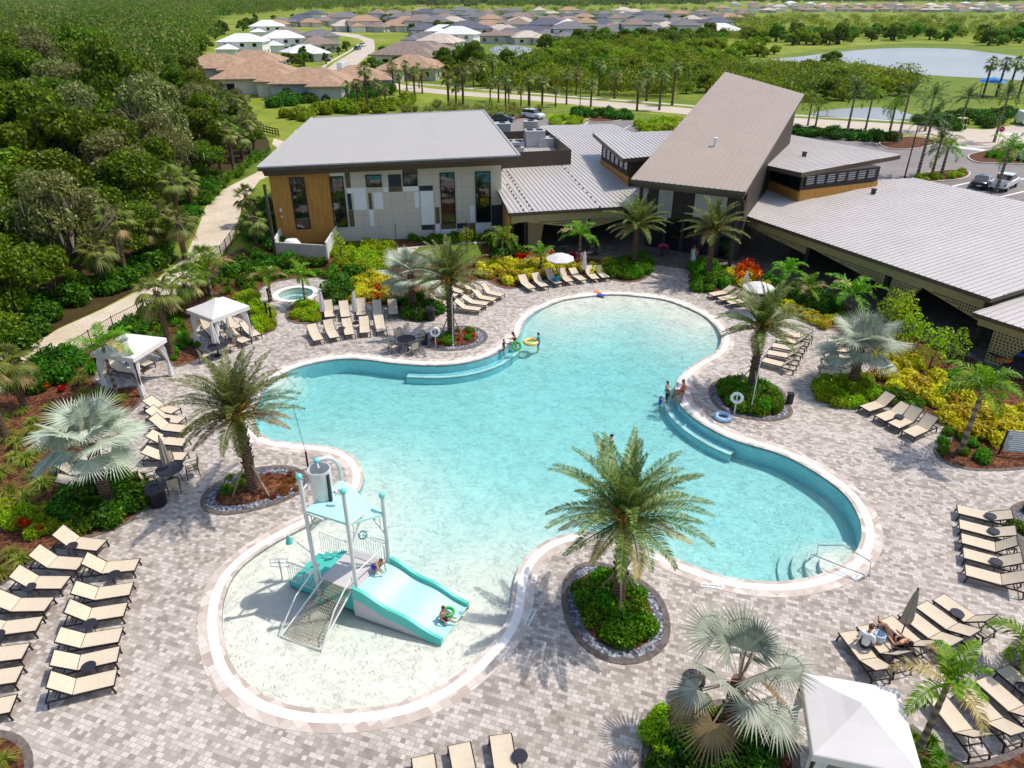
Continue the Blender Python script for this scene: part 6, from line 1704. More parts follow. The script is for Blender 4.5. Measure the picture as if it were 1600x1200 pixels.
# net climb
n1, n2 = Vector((*G(439, 992)[:2], -.05)), Vector((*G(499, 1013)[:2], -.05))
t1_, t2_ = sL + ua * .12 + Vector((0, 0, PZ)), sF - ua * .12 + Vector((0, 0, PZ))
mb = MB()
for i in range(17): f = i / 16; mb.beam(n1.lerp(n2, f), t1_.lerp(t2_, f), .018, .018)
for i in range(21): f = i / 20; mb.beam(n1.lerp(t1_, f), n2.lerp(t2_, f), .018, .018)
sl(mb, 'climbing_net', plain('beige_rope', (170, 158, 132), .9))
mb = MB().tube([t1_, n1, n2, t2_], .035, 8)
sl(mb, 'net_frame', M['white'])
for a, b, o in ((n1, t1_, -ua * .1), (n2, t2_, ua * .1)):
    up = Vector((0, 0, .75)); mb = MB().tube([a + o, a.lerp(b, .45) + up * .85 + o, b + up + o, b + o], .028, 8); sl(mb, 'net_handrail', M['white'])
# teal stairs on the far left
mb = MB(); q1, q2 = sL, sB
for i in range(4):
    o = -ua * (.42 * i); z = PZ - .22 * (i + 1)
    mb.prism([q1 + o - ua * .42, q1 + o, q2 + o, q2 + o - ua * .42], -.1, z)
sl(mb, 'stairs', M['teal'])
def barrier(a, b, h0, h1, name='barrier'):
    mb = MB().beam(a + Vector((0, 0, h1)), b + Vector((0, 0, h1)), .035, .035).beam(a + Vector((0, 0, h0)), b + Vector((0, 0, h0)), .03, .03)
    n = max(3, int((b - a).length / .11))
    for i in range(n + 1): p = a.lerp(b, i / n); mb.beam(p + Vector((0, 0, h0)), p + Vector((0, 0, h1)), .016, .016)
    sl(mb, name, M['white'])
barrier(sL - ua * .1, sL - ua * 1.6, .25, 1.2); barrier(sB - ua * .1, sB - ua * 1.5, .3, 1.3); barrier(sB + ub * .03, sR + ub * .03, 1.05, 1.9)
mb = MB().tube([sF + ub * .2 + Vector((0, 0, 1.0)), sF + ub * .2 + Vector((0, 0, 1.75)), sR - ub * .05 + Vector((0, 0, 1.8)), sR - ub * .05 + Vector((0, 0, 1.0))], .025, 8); sl(mb, 'handrail', M['white'])
# water toys on the tower
cone = Vector((*G(452, 848, 1.6)[:2], 1.6))
sl(MB().lathe([(.14, 0), (.04, .38), (0, .38)], cone, 14), 'spray_cone', M['teal'], True)
sl(MB().tube([cone + Vector((0, 0, .36)), posts[0][0] + Vector((0, 0, 2.2))], .02, 6), 'spray_arm', M['white'])
rg = Vector((*G(567, 836, 2.3)[:2], 2.3)); sl(MB().torus(rg, .15, .03, 18, 8, rot=Matrix.Rotation(.6, 3, 'X')), 'hand_wheel', M['teal'], True)
sl(MB().tube([rg, Vector((posts[2][0].x, posts[2][0].y, 2.0))], .02, 6).tube([Vector((posts[2][0].x, posts[2][0].y, 2.7)), Vector((posts[2][0].x + .75, posts[2][0].y + .1, 2.75))], .018, 6), 'spray_arm', M['white'])
jet = thing('water_jet_stand', 'small white framed water play stand left of the slide stairs', 'water toy', G(441, 902))
MB().tube([(0, 0, -.15), (0, 0, .85)], .035, 8).build('post', M['white'], jet); MB().tube([(-.35, 0, .55), (-.35, 0, .95), (.35, 0, .95), (.35, 0, .55), (-.35, 0, .55)], .02, 6).tube([(-.35, 0, .75), (.35, 0, .75)], .02, 6).build('frame', M['white'], jet)
fl = thing('flag_pole', 'thin dark pole with a fine wire rising behind the tipping bucket', 'pole', G(482, 733)); MB().tube([(0, 0, 0), (0, 0, 1.0)], .05, 8).build('base', M['dark_metal'], fl); MB().tube([(0, 0, 1), (-.3, .15, 3.6)], .012, 5).build('wire', M['dark_metal'], fl)

# ================================================================== PEOPLE
def remesh(mb, name, mat, vox, parent, sm=2):
    me = mb.mesh('tmp', mat, fix=True); o = bpy.data.objects.new('tmp', me); COL.objects.link(o)
    r = o.modifiers.new('r', 'REMESH'); r.mode = 'VOXEL'; r.voxel_size = vox; r.use_smooth_shade = True
    s = o.modifiers.new('s', 'SMOOTH'); s.iterations = sm; s.factor = .5
    dg = bpy.context.evaluated_depsgraph_get(); m2 = bpy.data.meshes.new_from_object(o.evaluated_get(dg)); m2.name = name
    bpy.data.objects.remove(o); bpy.data.meshes.remove(me)
    m2.materials.clear(); m2.materials.append(mat)
    return inst(name, m2, parent)
def V(*a): return Vector(a)
def limb(mb, pts, rs):
    P_ = []; r_ = []
    for i in range(len(pts) - 1):
        for k in range(4): t = k / 4; P_.append(pts[i].lerp(pts[i + 1], t)); r_.append(rs[i] + (rs[i + 1] - rs[i]) * t)
    P_.append(pts[-1]); r_.append(rs[-1]); mb.tube(P_, r_, 12)
    for p, r in zip(pts, rs): mb.ell(p, r * 1.0, 10, 8)
def person(label, loc, rz, J, sc, skin, hairmat, clothes, hair='short', cat='person'):
    """J: joints in metres, forward = +x, left = +y"""
    t = thing('person', label, cat, loc, rz, None, sc)
    J = {k: Vector(v) for k, v in J.items()}
    mb = MB()
    pe, ch, nk, hd = J['pelvis'], J['chest'], J['neck'], J['head']
    up = (ch - pe).normalized()
    limb(mb, [pe, pe.lerp(ch, .45), ch], [.125, .108, .13])
    for s in 'LR':
        limb(mb, [ch.lerp(nk, .35), J['sh' + s]], [.095, .062])
        limb(mb, [J['sh' + s], J['el' + s], J['ha' + s]], [.055, .042, .028])
        limb(mb, [J['hip' + s], J['kn' + s], J['an' + s]], [.09, .058, .038])
        an, to = J['an' + s], J['to' + s]; limb(mb, [an, to], [.04, .03])
        d = (J['ha' + s] - J['el' + s]).normalized(); w = d.cross(V(0, 0, 1)); w = w.normalized() if w.length > .1 else V(0, 1, 0); nn = d.cross(w)
        h0 = J['ha' + s]; mb.obox(h0 + d * .05, d * .1, w * .075, nn * .03)
        for k, L in enumerate((.065, .08, .085, .07)):
            b = h0 + d * .09 + w * (-.028 + .019 * k); mb.tube([b, b + d * L * .55, b + d * L * .95 - nn * .02], [.0095, .009, .007], 6)
        b = h0 + d * .03 + w * -.035; mb.tube([b, b + d * .03 - w * .035, b + d * .065 - w * .04], [.012, .011, .008], 6)
    limb(mb, [ch, nk, nk.lerp(hd, .5)], [.10, .055, .05])
    hu = (hd - nk).normalized(); fw = Vector(J.get('face', (1, 0, 0))).normalized(); fw = (fw - hu * fw.dot(hu)).normalized(); sd = hu.cross(fw)
    rot = Matrix((fw, sd, hu)).transposed()
    mb.ell(hd, (.098, .076, .122), 16, 12, rot=rot); mb.ell(hd + fw * .06 - hu * .05, (.045, .05, .055), 10, 8, rot=rot)
    mb.ell(hd + fw * .1 - hu * .015, (.02, .014, .028), 8, 6, rot=rot)
    for s in (-1, 1): mb.ell(hd + sd * s * .078, (.02, .012, .032), 8, 6, rot=rot)
    remesh(mb, 'body', skin, .0115, t)
    for s in (-1, 1): MB().ell(hd + fw * .09 + sd * s * .03 + hu * .015, .012, 8, 6).build('eye', M['black'], t)
    MB().ell(hd + fw * .098 - hu * .06, (.012, .022, .006), 8, 6, rot=rot).build('mouth', M['pink'], t)
    hb_ = MB().ell(hd - fw * .018 + hu * .025, (.102, .088, .112), 16, 12, rot=rot)
    if hair == 'long': hb_.ell(hd - fw * .07 - hu * .12, (.05, .08, .15), 12, 8, rot=rot)
    if hair == 'bun': hb_.ell(hd - fw * .1 + hu * .06, .05, 10, 8)
    # keep the face clear of hair
    hb_.v = [tuple(Vector(v) - fw * max(0, ((Vector(v) - hd).dot(fw) - .045)) if (Vector(v) - hd).dot(hu) < .075 else Vector(v)) for v in hb_.v]
    hb_.build('hair', hairmat, t, smooth=True)
    for kind, mat in clothes:
        c = MB()
        if kind == 'shorts':
            limb(c, [pe - up * .03, pe + up * .07], [.145, .135])
            for s in 'LR': limb(c, [J['hip' + s], J['hip' + s].lerp(J['kn' + s], .6)], [.108, .095])
        if kind == 'shirt':
            limb(c, [pe + up * .02, pe.lerp(ch, .45), ch], [.142, .128, .148])
            for s in 'LR': limb(c, [ch.lerp(nk, .3), J['sh' + s], J['sh' + s].lerp(J['el' + s], .6)], [.105, .075, .062])
        if kind == 'briefs': limb(c, [pe - up * .02, pe + up * .05], [.14, .132])
        if kind == 'top': limb(c, [ch - up * .06, ch - up * .01], [.137, .14])
        if kind == 'dress':
            limb(c, [pe.lerp(ch, .2), ch], [.14, .142]); limb(c, [pe.lerp(ch, .2), pe, pe.lerp((J['knL'] + J['knR']) / 2, .95)], [.14, .17, .22])
        remesh(c, {'briefs': 'swim_briefs', 'top': 'bikini_top'}.get(kind, kind), mat, .016, t)
    return t
def pose(**k):
    J = dict(pelvis=(0, 0, .95), chest=(0, 0, 1.28), neck=(.01, 0, 1.48), head=(.03, 0, 1.63),
             shL=(0, .18, 1.42), shR=(0, -.18, 1.42), elL=(-.02, .24, 1.14), elR=(-.02, -.24, 1.14), haL=(.08, .25, .9), haR=(.08, -.25, .9),
             hipL=(0, .09, .92), hipR=(0, -.09, .92), knL=(.02, .1, .5), knR=(.02, -.1, .5), anL=(0, .1, .08), anR=(0, -.1, .08), toL=(.17, .12, .03), toR=(.17, -.12, .03))
    J.update(k); return J
SIT = dict(pelvis=(0, 0, .13), chest=(-.04, 0, .46), neck=(-.01, 0, .66), head=(.03, 0, .82), shL=(-.03, .18, .60), shR=(-.03, -.18, .60), elL=(-.06, .26, .33), elR=(-.06, -.26, .33), haL=(.12, .26, .16), haR=(.12, -.26, .16),
           hipL=(.02, .1, .12), hipR=(.02, -.1, .12), knL=(.42, .12, .14), knR=(.42, -.12, .14), anL=(.5, .12, -.28), anR=(.5, -.12, -.28), toL=(.64, .13, -.33), toR=(.64, -.13, -.33))
CROUCH = dict(pelvis=(-.18, 0, .28), chest=(.06, 0, .54), neck=(.2, 0, .68), head=(.29, 0, .8), shL=(.14, .17, .64), shR=(.14, -.17, .64), elL=(.28, .24, .42), elR=(.28, -.24, .42), haL=(.36, .16, .2), haR=(.36, -.16, .2),
              hipL=(-.16, .1, .27), hipR=(-.16, -.1, .27), knL=(.18, .17, .42), knR=(.18, -.17, .42), anL=(-.02, .14, .07), anR=(-.02, -.14, .07), toL=(.15, .16, .03), toR=(.15, -.16, .03))
WADE = dict(elL=(.12, .32, 1.2), haL=(.34, .3, 1.12), elR=(.12, -.32, 1.2), haR=(.34, -.3, 1.12))
C = {k: plain('cloth_' + k, v, .8) for k, v in dict(navy=(34, 40, 66), blue=(58, 70, 190), black=(28, 26, 30), white=(238, 238, 240), teal=(40, 160, 160), red=(210, 50, 56), coral=(236, 120, 96), grey=(170, 172, 176), mint=(190, 216, 206), pale=(190, 210, 226)).items()}
M['hair_br'] = plain('brown_hair', (96, 62, 40), .6); M['hair_gr'] = plain('grey_hair', (130, 124, 120), .6)
pf = sF.lerp(sR, .5) - ua * .22
ang = math.atan2(ua.y, ua.x)
p = G(590, 893, 1.0); person('boy in blue shorts crouching at the top of the aqua slide', (p.x, p.y, 1.0), ang, CROUCH, .78, M['skin'], M['hair_br'], [('shorts', C['blue'])])
p = G(693, 968, .2); tt = max(0, min(1, (p - sF.lerp(sR, .5)).dot(ua) / 3.6)); person('boy with navy shorts sitting at the foot of the aqua slide', (p.x, p.y, sprof(tt) + .02), ang + .4, dict(SIT, anL=(.5, .12, .03), anR=(.5, -.12, .03), toL=(.62, .13, .06), toR=(.62, -.13, .06), knL=(.3, .15, .24), knR=(.3, -.15, .24)), .75, M['skin2'], M['hair_br'], [('shorts', C['navy'])])
ring_float((700, 958), .25, .2, .06, M['toy_green'], 'green arm ring beside the boy at the slide foot')
p = G(787, 556, WZ - .33); person('child in a navy swim suit standing on the upper underwater bench', (p.x, p.y, WZ - .33), -.3, pose(haL=(.3, .34, 1.0), elL=(.1, .3, 1.18)), .68, M['skin'], M['hair'], [('shirt', C['navy']), ('shorts', C['navy'])])
p = G(806, 556, -.9); person('woman in a black bikini wading by the upper bench and reaching to a child', (p.x, p.y, -.82), 2.8, pose(**dict(WADE, chest=(.12, 0, 1.24), neck=(.18, 0, 1.42), head=(.22, 0, 1.57), shL=(.12, .18, 1.37), shR=(.12, -.18, 1.37), haL=(.5, .1, 1.2), haR=(.5, -.12, 1.12), elL=(.3, .24, 1.2), elR=(.3, -.24, 1.16))), .96, M['skin'], M['hair_br'], [('briefs', C['black']), ('top', C['black'])], 'long')
p = G(841, 551, -.8); person('child in a teal shirt pushing the yellow swim ring', (p.x, p.y, -.78), 2.9, pose(**dict(WADE, haL=(.42, .14, 1.2), haR=(.42, -.14, 1.2))), .82, M['skin'], M['hair'], [('shirt', C['teal']), ('shorts', C['blue'])])
for px, lab, cl, hr, s, zz in (((1042, 606), 'bare shouldered child standing in the water by the right bench, furthest back', [('briefs', C['coral'])], M['hair'], .8, -.95), ((1043, 616), 'child in a dark top in the water between the other child and the seated adult', [('shirt', C['black'])], M['hair'], .75, -1.0), ((1032, 624), 'child in a blue top low in the water by the right bench', [('shirt', C['blue'])], M['hair'], .6, -.86),
                       ((942, 692), 'swimmer in a blue top in mid pool, left of the pair', [('shirt', C['navy'])], M['hair_br'], .85, -1.28), ((956, 684), 'dark haired swimmer in mid pool, right of the pair', [('top', C['black'])], M['hair'], .9, -1.36)):
    p = G(*px); person(lab, (p.x, p.y, zz), {1042: -.3, 1043: -.4, 1032: .2, 942: .3, 956: 3.0}[px[0]], pose(**WADE), s, M['skin'], hr, cl, 'bun' if px[0] in (956,) else 'short')
p = G(1066, 616); person('adult in a coral top seated on the pool edge at the right bench', (p.x, p.y, .03), 3.0, SIT, 1.0, M['skin2'], M['hair_gr'], [('shirt', C['coral']), ('briefs', C['black'])])
p = G(1064, 627); person('child in grey shorts seated on the pool edge beside the adult in coral', (p.x, p.y, .03), 3.1, SIT, .7, M['skin2'], M['hair'], [('shorts', C['grey'])])
# people on the fan row loungers
d1 = (G(1348, 990) - G(1406, 1054)); a1 = math.atan2(d1.y, d1.x)
p = G(1346, 1022); person('man in a white printed shirt sitting across the first fan row lounger, back to us', (p.x, p.y, .37), a1 - 1.0, dict(SIT, chest=(.06, 0, .44), neck=(.13, 0, .63), head=(.2, 0, .76), anL=(.48, .12, -.26), anR=(.48, -.12, -.26)), 1.02, M['skin2'], M['hair_br'], [('shirt', C['white']), ('shorts', C['navy'])])
p = G(1392, 1012); person('woman in dark swimwear reclining on the third fan row lounger with one knee up', (p.x, p.y, .37), a1, dict(SIT, pelvis=(0, 0, .12), chest=(-.3, 0, .3), neck=(-.46, 0, .42), head=(-.58, 0, .53), shL=(-.4, .18, .38), shR=(-.4, -.18, .38), elL=(-.3, .3, .22), elR=(-.2, -.3, .2), haL=(-.02, .26, .24), haR=(.05, -.24, .22), knL=(.36, .12, .42), anL=(.68, .12, .08), toL=(.84, .13, .12), knR=(.45, -.1, .12), anR=(.86, -.1, .07), toR=(.93, -.1, .2)), 1.0, M['skin'], M['hair'], [('briefs', C['black']), ('top', C['black'])], 'long')
bag = thing('beach_bag', 'grey beach bag on the second fan row lounger', 'bag', G(1372, 1000, .38) , .5); MB().lathe([(.16, 0), (.22, .12), (.2, .3), (.16, .32), (.15, .28), (0, .1)], (0, 0, 0), 14).build('body', C['pale'], bag); MB().tube([(-.15, 0, .3), (-.1, 0, .5), (.1, 0, .5), (.15, 0, .3)], .015, 6).build('handle', C['navy'], bag)
p = G(1081, 415); person('woman in a pale cover-up walking in the shade at the clubhouse doors', (p.x, p.y, .04), -1.2, pose(knL=(.12, .09, .5), anL=(.22, .1, .1), toL=(.38, .11, .08), anR=(-.2, -.1, .12), toR=(-.05, -.1, .04), haL=(.12, .24, .95)), 1.0, M['skin2'], M['hair_br'], [('dress', C['mint'])], 'long')
tb = thing('tote_bag', 'pink bag on the shoulder of the walking woman', 'bag', p + Vector((.32, .1, 1.0)), 0); MB().ell((0, 0, .1), (.14, .1, .18), 12, 8).build('body', M['pink'], tb, smooth=True); MB().tube([(-.1, 0, .22), (-.08, 0, .42), (.05, 0, .42), (.1, 0, .22)], .012, 6).build('strap', M['pink'], tb)
# ================================================================== WOODS, NEIGHBOURHOOD, VEHICLES
wr = random.Random(21)
M['dead_wood'] = plain('bleached_limb', (172, 156, 138), .9)
def oak_proto(seed, mats, n=13, R_=3.9, H=8.6, leaf=.31, per=760, limbs=True, moss=0, low=.36):
    r = random.Random(seed); blobs = []; mi = []; mb = MB()
    for i in range(n):
        a = i * 2.399 + r.random() * 1.6; t = (i + .5) / n; d = R_ * .8 * math.sqrt(t) * r.uniform(.6, 1.25)
        z = H * (low + (.92 - low) * (1 - t ** 1.4) * r.uniform(.75, 1.0)) + .2; rad = R_ * r.uniform(.22, .46)
        c = (math.cos(a) * d, math.sin(a) * d, z); blobs.append((c, (rad, rad, rad * .72), 1)); mi.append(r.randrange(1))
    extra = None
    if moss:
        Pm = []
        for c, rr, w in blobs:
            for k in range(moss): Pm.append((c[0] + r.uniform(-1, 1) * rr[0], c[1] + r.uniform(-1, 1) * rr[0], c[2] - rr[2] * r.uniform(.2, 1.1)))
        Pm = np.array(Pm); m = len(Pm); az = RNG.random((m, 1)) * 6.28; s = np.concatenate([np.cos(az), np.sin(az), 0 * az], 1) * .06; dn = np.array([0, 0, -1.0]) * (.3 + .5 * RNG.random((m, 1)))
        Vx = np.stack([Pm - s, Pm + s, Pm + s * .4 + dn, Pm - s * .4 + dn], 1).reshape(-1, 3); extra = (Vx, np.arange(4 * m).reshape(-1, 4), 1)
    cr = crown_mesh('crown', blobs, per, leaf, mats, .62, mi, .9, extra)
    fork = Vector((r.uniform(-.3, .3), r.uniform(-.3, .3), H * .3))
    mb.tube([(0, 0, 0), (fork.x * .4, fork.y * .4, H * .15), fork], [.34, .26, .22], 8)
    for c, rr, w in blobs[::2]:
        c = Vector(c); m = fork.lerp(c, .5) + Vector((r.uniform(-.4, .4), r.uniform(-.4, .4), -.2)); mb.tube([fork, m, c + Vector((0, 0, rr[2] * .3))], [.17, .1, .03], 6)
    if moss:
        for k in range(5):
            a = r.random() * 6.28; e = r.uniform(.2, .8); q = Vector((math.cos(a) * math.cos(e), math.sin(a) * math.cos(e), math.sin(e))) * R_ * r.uniform(.9, 1.25)
            m = fork + q * .55 + Vector((r.uniform(-.5, .5), r.uniform(-.5, .5), r.uniform(-.2, .5))); mb.tube([fork, m, fork + q + Vector((0, 0, 1.0))], [.14, .09, .03], 6, m=1); mb.tube([m, m + Vector((r.uniform(-1, 1), r.uniform(-1, 1), 1.1))], [.06, .02], 5, m=1)
    return cr, mb.mesh('trunk', [M['bark_oak'], M['dead_wood']], True)
OAKS = [oak_proto(300 + i, [M['lf_oak'], M['moss']]) for i in range(4)]
MOSSY = [oak_proto(320 + i, [M['lf_oakg'], M['moss']], 12, 4.0, 9.0, .28, 520, True, 26) for i in range(2)]
PINE = oak_proto(340, [M['lf_pine'], M['moss']], 17, 4.8, 12.5, .34, 330, True, 0, .55)
ROUND = [oak_proto(350 + i, [M['lf_oak']], 10, 2.1, 3.2, .3, 330, False, 0, .16) for i in range(2)]
DROUND = [oak_proto(360, [M['lf_dark']], 8, 1.9, 3.9, .36, 260, False, 0, .25)]
SROUND = [oak_proto(370 + i, [M['lf_field']], 10, 2.2, 2.2, .28, 330, False, 0, .15) for i in range(2)]
LROUND = [oak_proto(380 + i, [M['lf_shrub']], 10, 2.1, 2.9, .3, 330, False, 0, .15) for i in range(2)]
def tree(name, proto, pos, label, group, sc, cat='tree'):
    z = sc if isinstance(sc, (int, float)) else sc[2]
    t = thing(name, label, cat, pos, wr.random() * 6.28, group, sc); inst('crown', proto[0], t); inst('trunk', proto[1], t); return t
WOOD = gpoly([(-900,900),(-250,640),(0,588),(43,536),(93,505),(160,476),(208,449),(250,421),(276,392),(294,352),(308,316),(336,288),(386,262),(415,245),(408,215),(392,190),(330,130),(320,104),(290,70),(0,70),(-700,70),(-1500,300)])
pts = []
def ok_wood(p, sp): return all((p - q[0]).length > sp for q in pts)
tries = 0
while tries < 16000:
    tries += 1
    Y = 24 + 165 * wr.random() ** 1.1; X = -wr.random() * (Y * .80 + 12) - 6
    p = Vector((X, Y, 0)); q = proj((X, Y, 4))
    if q[0] < -110 or q[1] > 760 or not inside(p, WOOD): continue
    if dist_poly(p, WOOD) < 1.3: continue
    if not ok_wood(p, 3.7 + Y * .006): continue
    pts.append((p, Y))
pts.sort(key=lambda t: t[1]); pts = pts[:288]; print('WOODS', len(pts), pts[-1][1])
for i, (p, Y) in enumerate(pts):
    edge = dist_poly(p, WOOD) < 5.5
    zone = 'nearest the left edge of the view' if Y < 48 else 'along the sandy trail' if edge else 'in the middle of the left woods' if Y < 95 else 'far back in the left woods'
    k = wr.random(); s = wr.uniform(.75, 1.5) * (.68 if edge else 1.0) * (.62 if (proj(p)[0] > 215 and Y > 95) else 1.0)
    if k < .22: tree('mossy_oak', wr.choice(MOSSY), p, 'grey green oak hung with moss ' + zone, 'mossy oaks ' + zone, (s * wr.uniform(.85, 1.2), s, s * wr.uniform(.85, 1.15)))
    else: tree('oak_tree', wr.choice(OAKS), p, 'dense green oak ' + zone, 'green oaks ' + zone, (s * wr.uniform(.8, 1.25), s, s * wr.uniform(.75, 1.25)))
tree('pine_tree', PINE, G(205, 182), 'tall dark pine with bare spreading limbs standing above the left woods', None, 1.05)
for i, px in enumerate([(272,300),(286,272),(300,262),(318,262),(330,250),(345,262),(352,240),(366,268),(380,252),(392,246),(300,330),(285,365),(262,395),(288,232),(305,210),(330,205),(352,196),(372,205),(290,405),(200,440),(165,455),(268,340),(240,410)]):
    sabal(G(*px), (3.0, 4.5)[i % 2], 'cabbage palm at the woodland edge left of the sandy trail', 'cabbage palms at the woodland edge', 1.15)
scatter('dark', [(-40,600),(0,582),(45,530),(95,500),(60,480),(-40,520)], 26, 'dark undergrowth bush at the left end of the trail', 'undergrowth at the left end of the trail', 1.7, .7)
scatter('dark', [(120,478),(205,448),(262,405),(300,350),(320,310),(345,285),(335,275),(300,300),(270,370),(200,430),(110,465)], 40, 'low dark undergrowth bush along the woodland side of the trail', 'undergrowth bushes by the trail', 1.5, .9)
# trees and hedges round the buildings and the road
for px, h, lab in (((402, 392), 3.0, 'cabbage palm at the left wall of the fitness building, nearer'), ((392, 352), 3.0, 'cabbage palm at the left wall of the fitness building, further')): sabal(G(*px), h, lab, 'palms by the fitness building')
scatter('dark', [(385,390),(398,330),(425,330),(432,392)], 16, 'tall dark hedge bush against the left wall of the fitness building', 'hedge left of the fitness building', 1.9, .7)
for i, px in enumerate([(560,168),(575,172),(590,165),(603,170),(545,170),(615,140),(625,148),(636,142),(648,150),(660,146),(655,138),(701,165),(713,170),(724,170),(766,158),(779,160),(790,167),(795,165),(814,167),(826,172),(847,170),(868,167),(885,163),(923,167),(995,173),(1030,172),(740,136),(752,134),(770,138),(800,140),(900,148),(935,150),(960,154),(1010,158),(1050,164)]):
    sabal(G(*px), (4.5, 6.0, 4.5)[i % 3], 'cabbage palm of the line beside the far road', 'cabbage palms by the far road', wr.uniform(.75, 1.3))
scatter('dark', [(430,160),(480,154),(560,149),(610,140),(612,146),(560,156),(480,162),(430,168)], 54, 'clipped hedge bush below the terracotta roofed houses', 'hedge below the houses', 2.3, .9)
scatter('dark', [(895,178),(985,182),(985,188),(900,184)], 16, 'clipped hedge bush at the back of the parking lot', 'hedge at the back of the lot', 1.7, .9)
scatter('dark', [(1235,204),(1330,212),(1400,218),(1398,223),(1320,219),(1235,211)], 24, 'clipped hedge bush along the road before the pond', 'hedge along the pond road', 1.6, .9)
scatter('lime', [(985,196),(1065,192),(1080,206),(1000,212)], 16, 'bright green palmetto like bush behind the ribbed roofs', 'bushes behind the ribbed roofs', 2.2, .8)
scatter('lime', [(858,190),(900,184),(905,198),(870,200)], 9, 'bright green bush by the white parked car', 'bushes by the white car', 2.0, .8)
scatter('lime', [(1430,280),(1505,270),(1508,278),(1440,285)], 9, 'shrub in the parking lot island', 'shrubs in the lot island', 1.1, .8)
scatter('green', [(1520,245),(1600,232),(1640,240),(1600,254),(1540,254)], 12, 'low shrub in the kerbed island by the stop sign', 'shrubs by the stop sign', 1.2, .9)
scatter('dark', [(1410,190),(1480,185),(1560,180),(1600,176),(1560,196),(1500,206)], 24, 'green bush across the road junction', 'bushes across the junction', 2.0, .9)
scatter('grass', [(620,178),(700,165),(800,172),(850,176),(800,190),(700,178)], 48, 'tall straw grass tuft in the field behind the fitness building', 'tall field grasses', 2.6, .5)
scatter('scrub', [(440,185),(560,160),(650,160),(640,180),(560,178),(470,190)], 34, 'yellow green bush behind the fitness building', 'bushes behind the fitness building', 2.4, .7)
scatter('greengrass', [(395,262),(425,248),(420,232),(390,250),(330,290),(318,330),(335,310)], 22, 'green verge grass tuft between the trail and the woods', 'verge grasses by the trail', 1.6, .8)
LAKES = [o for o in ()]
lake1 = gpoly([(1195,96),(1253,84),(1320,76),(1400,71),(1500,72),(1600,84),(1900,110),(1900,160),(1600,131),(1516,124),(1440,120),(1395,110),(1333,101),(1260,101)])
pond1 = gpoly([(1240,178),(1300,160),(1380,158),(1440,172),(1450,190),(1400,193),(1340,190),(1255,188)])
pond2 = gpoly([(755,76),(780,68),(832,68),(845,76),(835,90),(780,92)])
road1 = gpoly([(600,122),(820,143),(1066,162),(1243,178),(1420,188),(1420,212),(1243,200),(1066,181),(820,159),(600,140)])
def mid(protos, px, n, label, group, s0, s1, name='round_tree', sp=2.5, flat=1.0):
    loop = gpoly(px); c = 0; tr = 0; mine = []
    while c < n and tr < n * 50:
        tr += 1; i = wr.uniform(min(p[0] for p in px), max(p[0] for p in px)); j = wr.uniform(min(p[1] for p in px), max(p[1] for p in px))
        if not inside((i, j), px): continue
        p = G(i, j)
        if any(inside(p, l) for l in (lake1, pond1, pond2, road1)) or any((p - q).length < sp for q in mine): continue
        s = wr.uniform(s0, s1); mine.append(p); c += 1
        tree(name, wr.choice(protos), p, label, group, (s, s, s * wr.uniform(.8, 1.1) * flat), 'tree' if 'tree' in name else 'bush')
mid(ROUND + LROUND + SROUND, [(690,128),(720,92),(760,95),(860,96),(1000,110),(1110,128),(1120,150),(900,138),(760,135)], 75, 'green roadside tree beyond the far road', 'trees beyond the far road', .9, 1.7)
mid([OAKS[0], OAKS[2]], [(690,125),(700,95),(745,95),(750,120)], 7, 'large dark tree at the corner of the far road and the houses', 'large trees at the road corner', .7, 1.0)
mid(SROUND, [(830,104),(1000,100),(1110,108),(1115,84),(1000,74),(860,80),(845,92)], 60, 'rounded yellow green bush in the meadow before the houses', 'rounded bushes in the meadow', 1.0, 2.2, 'round_bush')
mid(ROUND + LROUND, [(835,80),(1000,72),(1130,70),(1130,58),(1000,60),(850,64)], 45, 'green tree in front of the far houses', 'trees before the far houses', 1.2, 2.2)
mid(SROUND + ROUND[:1], [(1120,140),(1180,116),(1300,116),(1400,130),(1440,144),(1400,152),(1240,162),(1130,158)], 75, 'green bush on the bank between the lake and the pond', 'bushes between the lakes', .7, 1.5, 'round_bush')
mid(SROUND, [(1060,100),(1090,72),(1200,62),(1230,80),(1170,96),(1130,108)], 38, 'meadow bush left of the lake', 'bushes left of the lake', .9, 2.2, 'round_bush')
mid(ROUND + LROUND + SROUND, [(1130,60),(1300,52),(1600,58),(1600,80),(1500,66),(1400,64),(1250,74)], 70, 'tree on the far shore of the lake', 'trees beyond the lake', 1.3, 2.6)
mid(ROUND, [(1240,96),(1300,99),(1320,97),(1310,102),(1250,100)], 7, 'small dark bush at the near lake shore', 'bushes on the lake shore', .9, 1.3, 'round_bush', 2)
mid(DROUND + ROUND, [(430,90),(520,75),(545,80),(520,95),(500,108),(440,112)], 16, 'garden tree between the left houses and the street', 'garden trees by the street', .8, 1.3)
mid(ROUND, [(575,115),(600,85),(620,85),(640,105),(610,125)], 12, 'garden tree right of the street', 'garden trees right of the street', .8, 1.4)
mid(ROUND + DROUND, [(300,104),(340,60),(420,40),(460,30),(420,30),(330,55),(290,90)], 26, 'tree behind the left row of houses', 'trees behind the left houses', 1.3, 2.2)
mid(ROUND, [(540,50),(860,56),(1100,50),(1100,34),(860,36),(560,34)], 55, 'small tree among the distant roofs', 'trees among distant roofs', 1.2, 2.2)
for i, px in enumerate([(1535,152),(1556,152),(1574,150),(1590,154)]): sabal(G(*px), 6.0, 'cabbage palm round the blue shade canopy', 'palms round the blue canopy', 1.2)
cn = thing('shade_canopy', 'small blue shade canopy among palms near the lake', 'canopy', G(1545, 150))
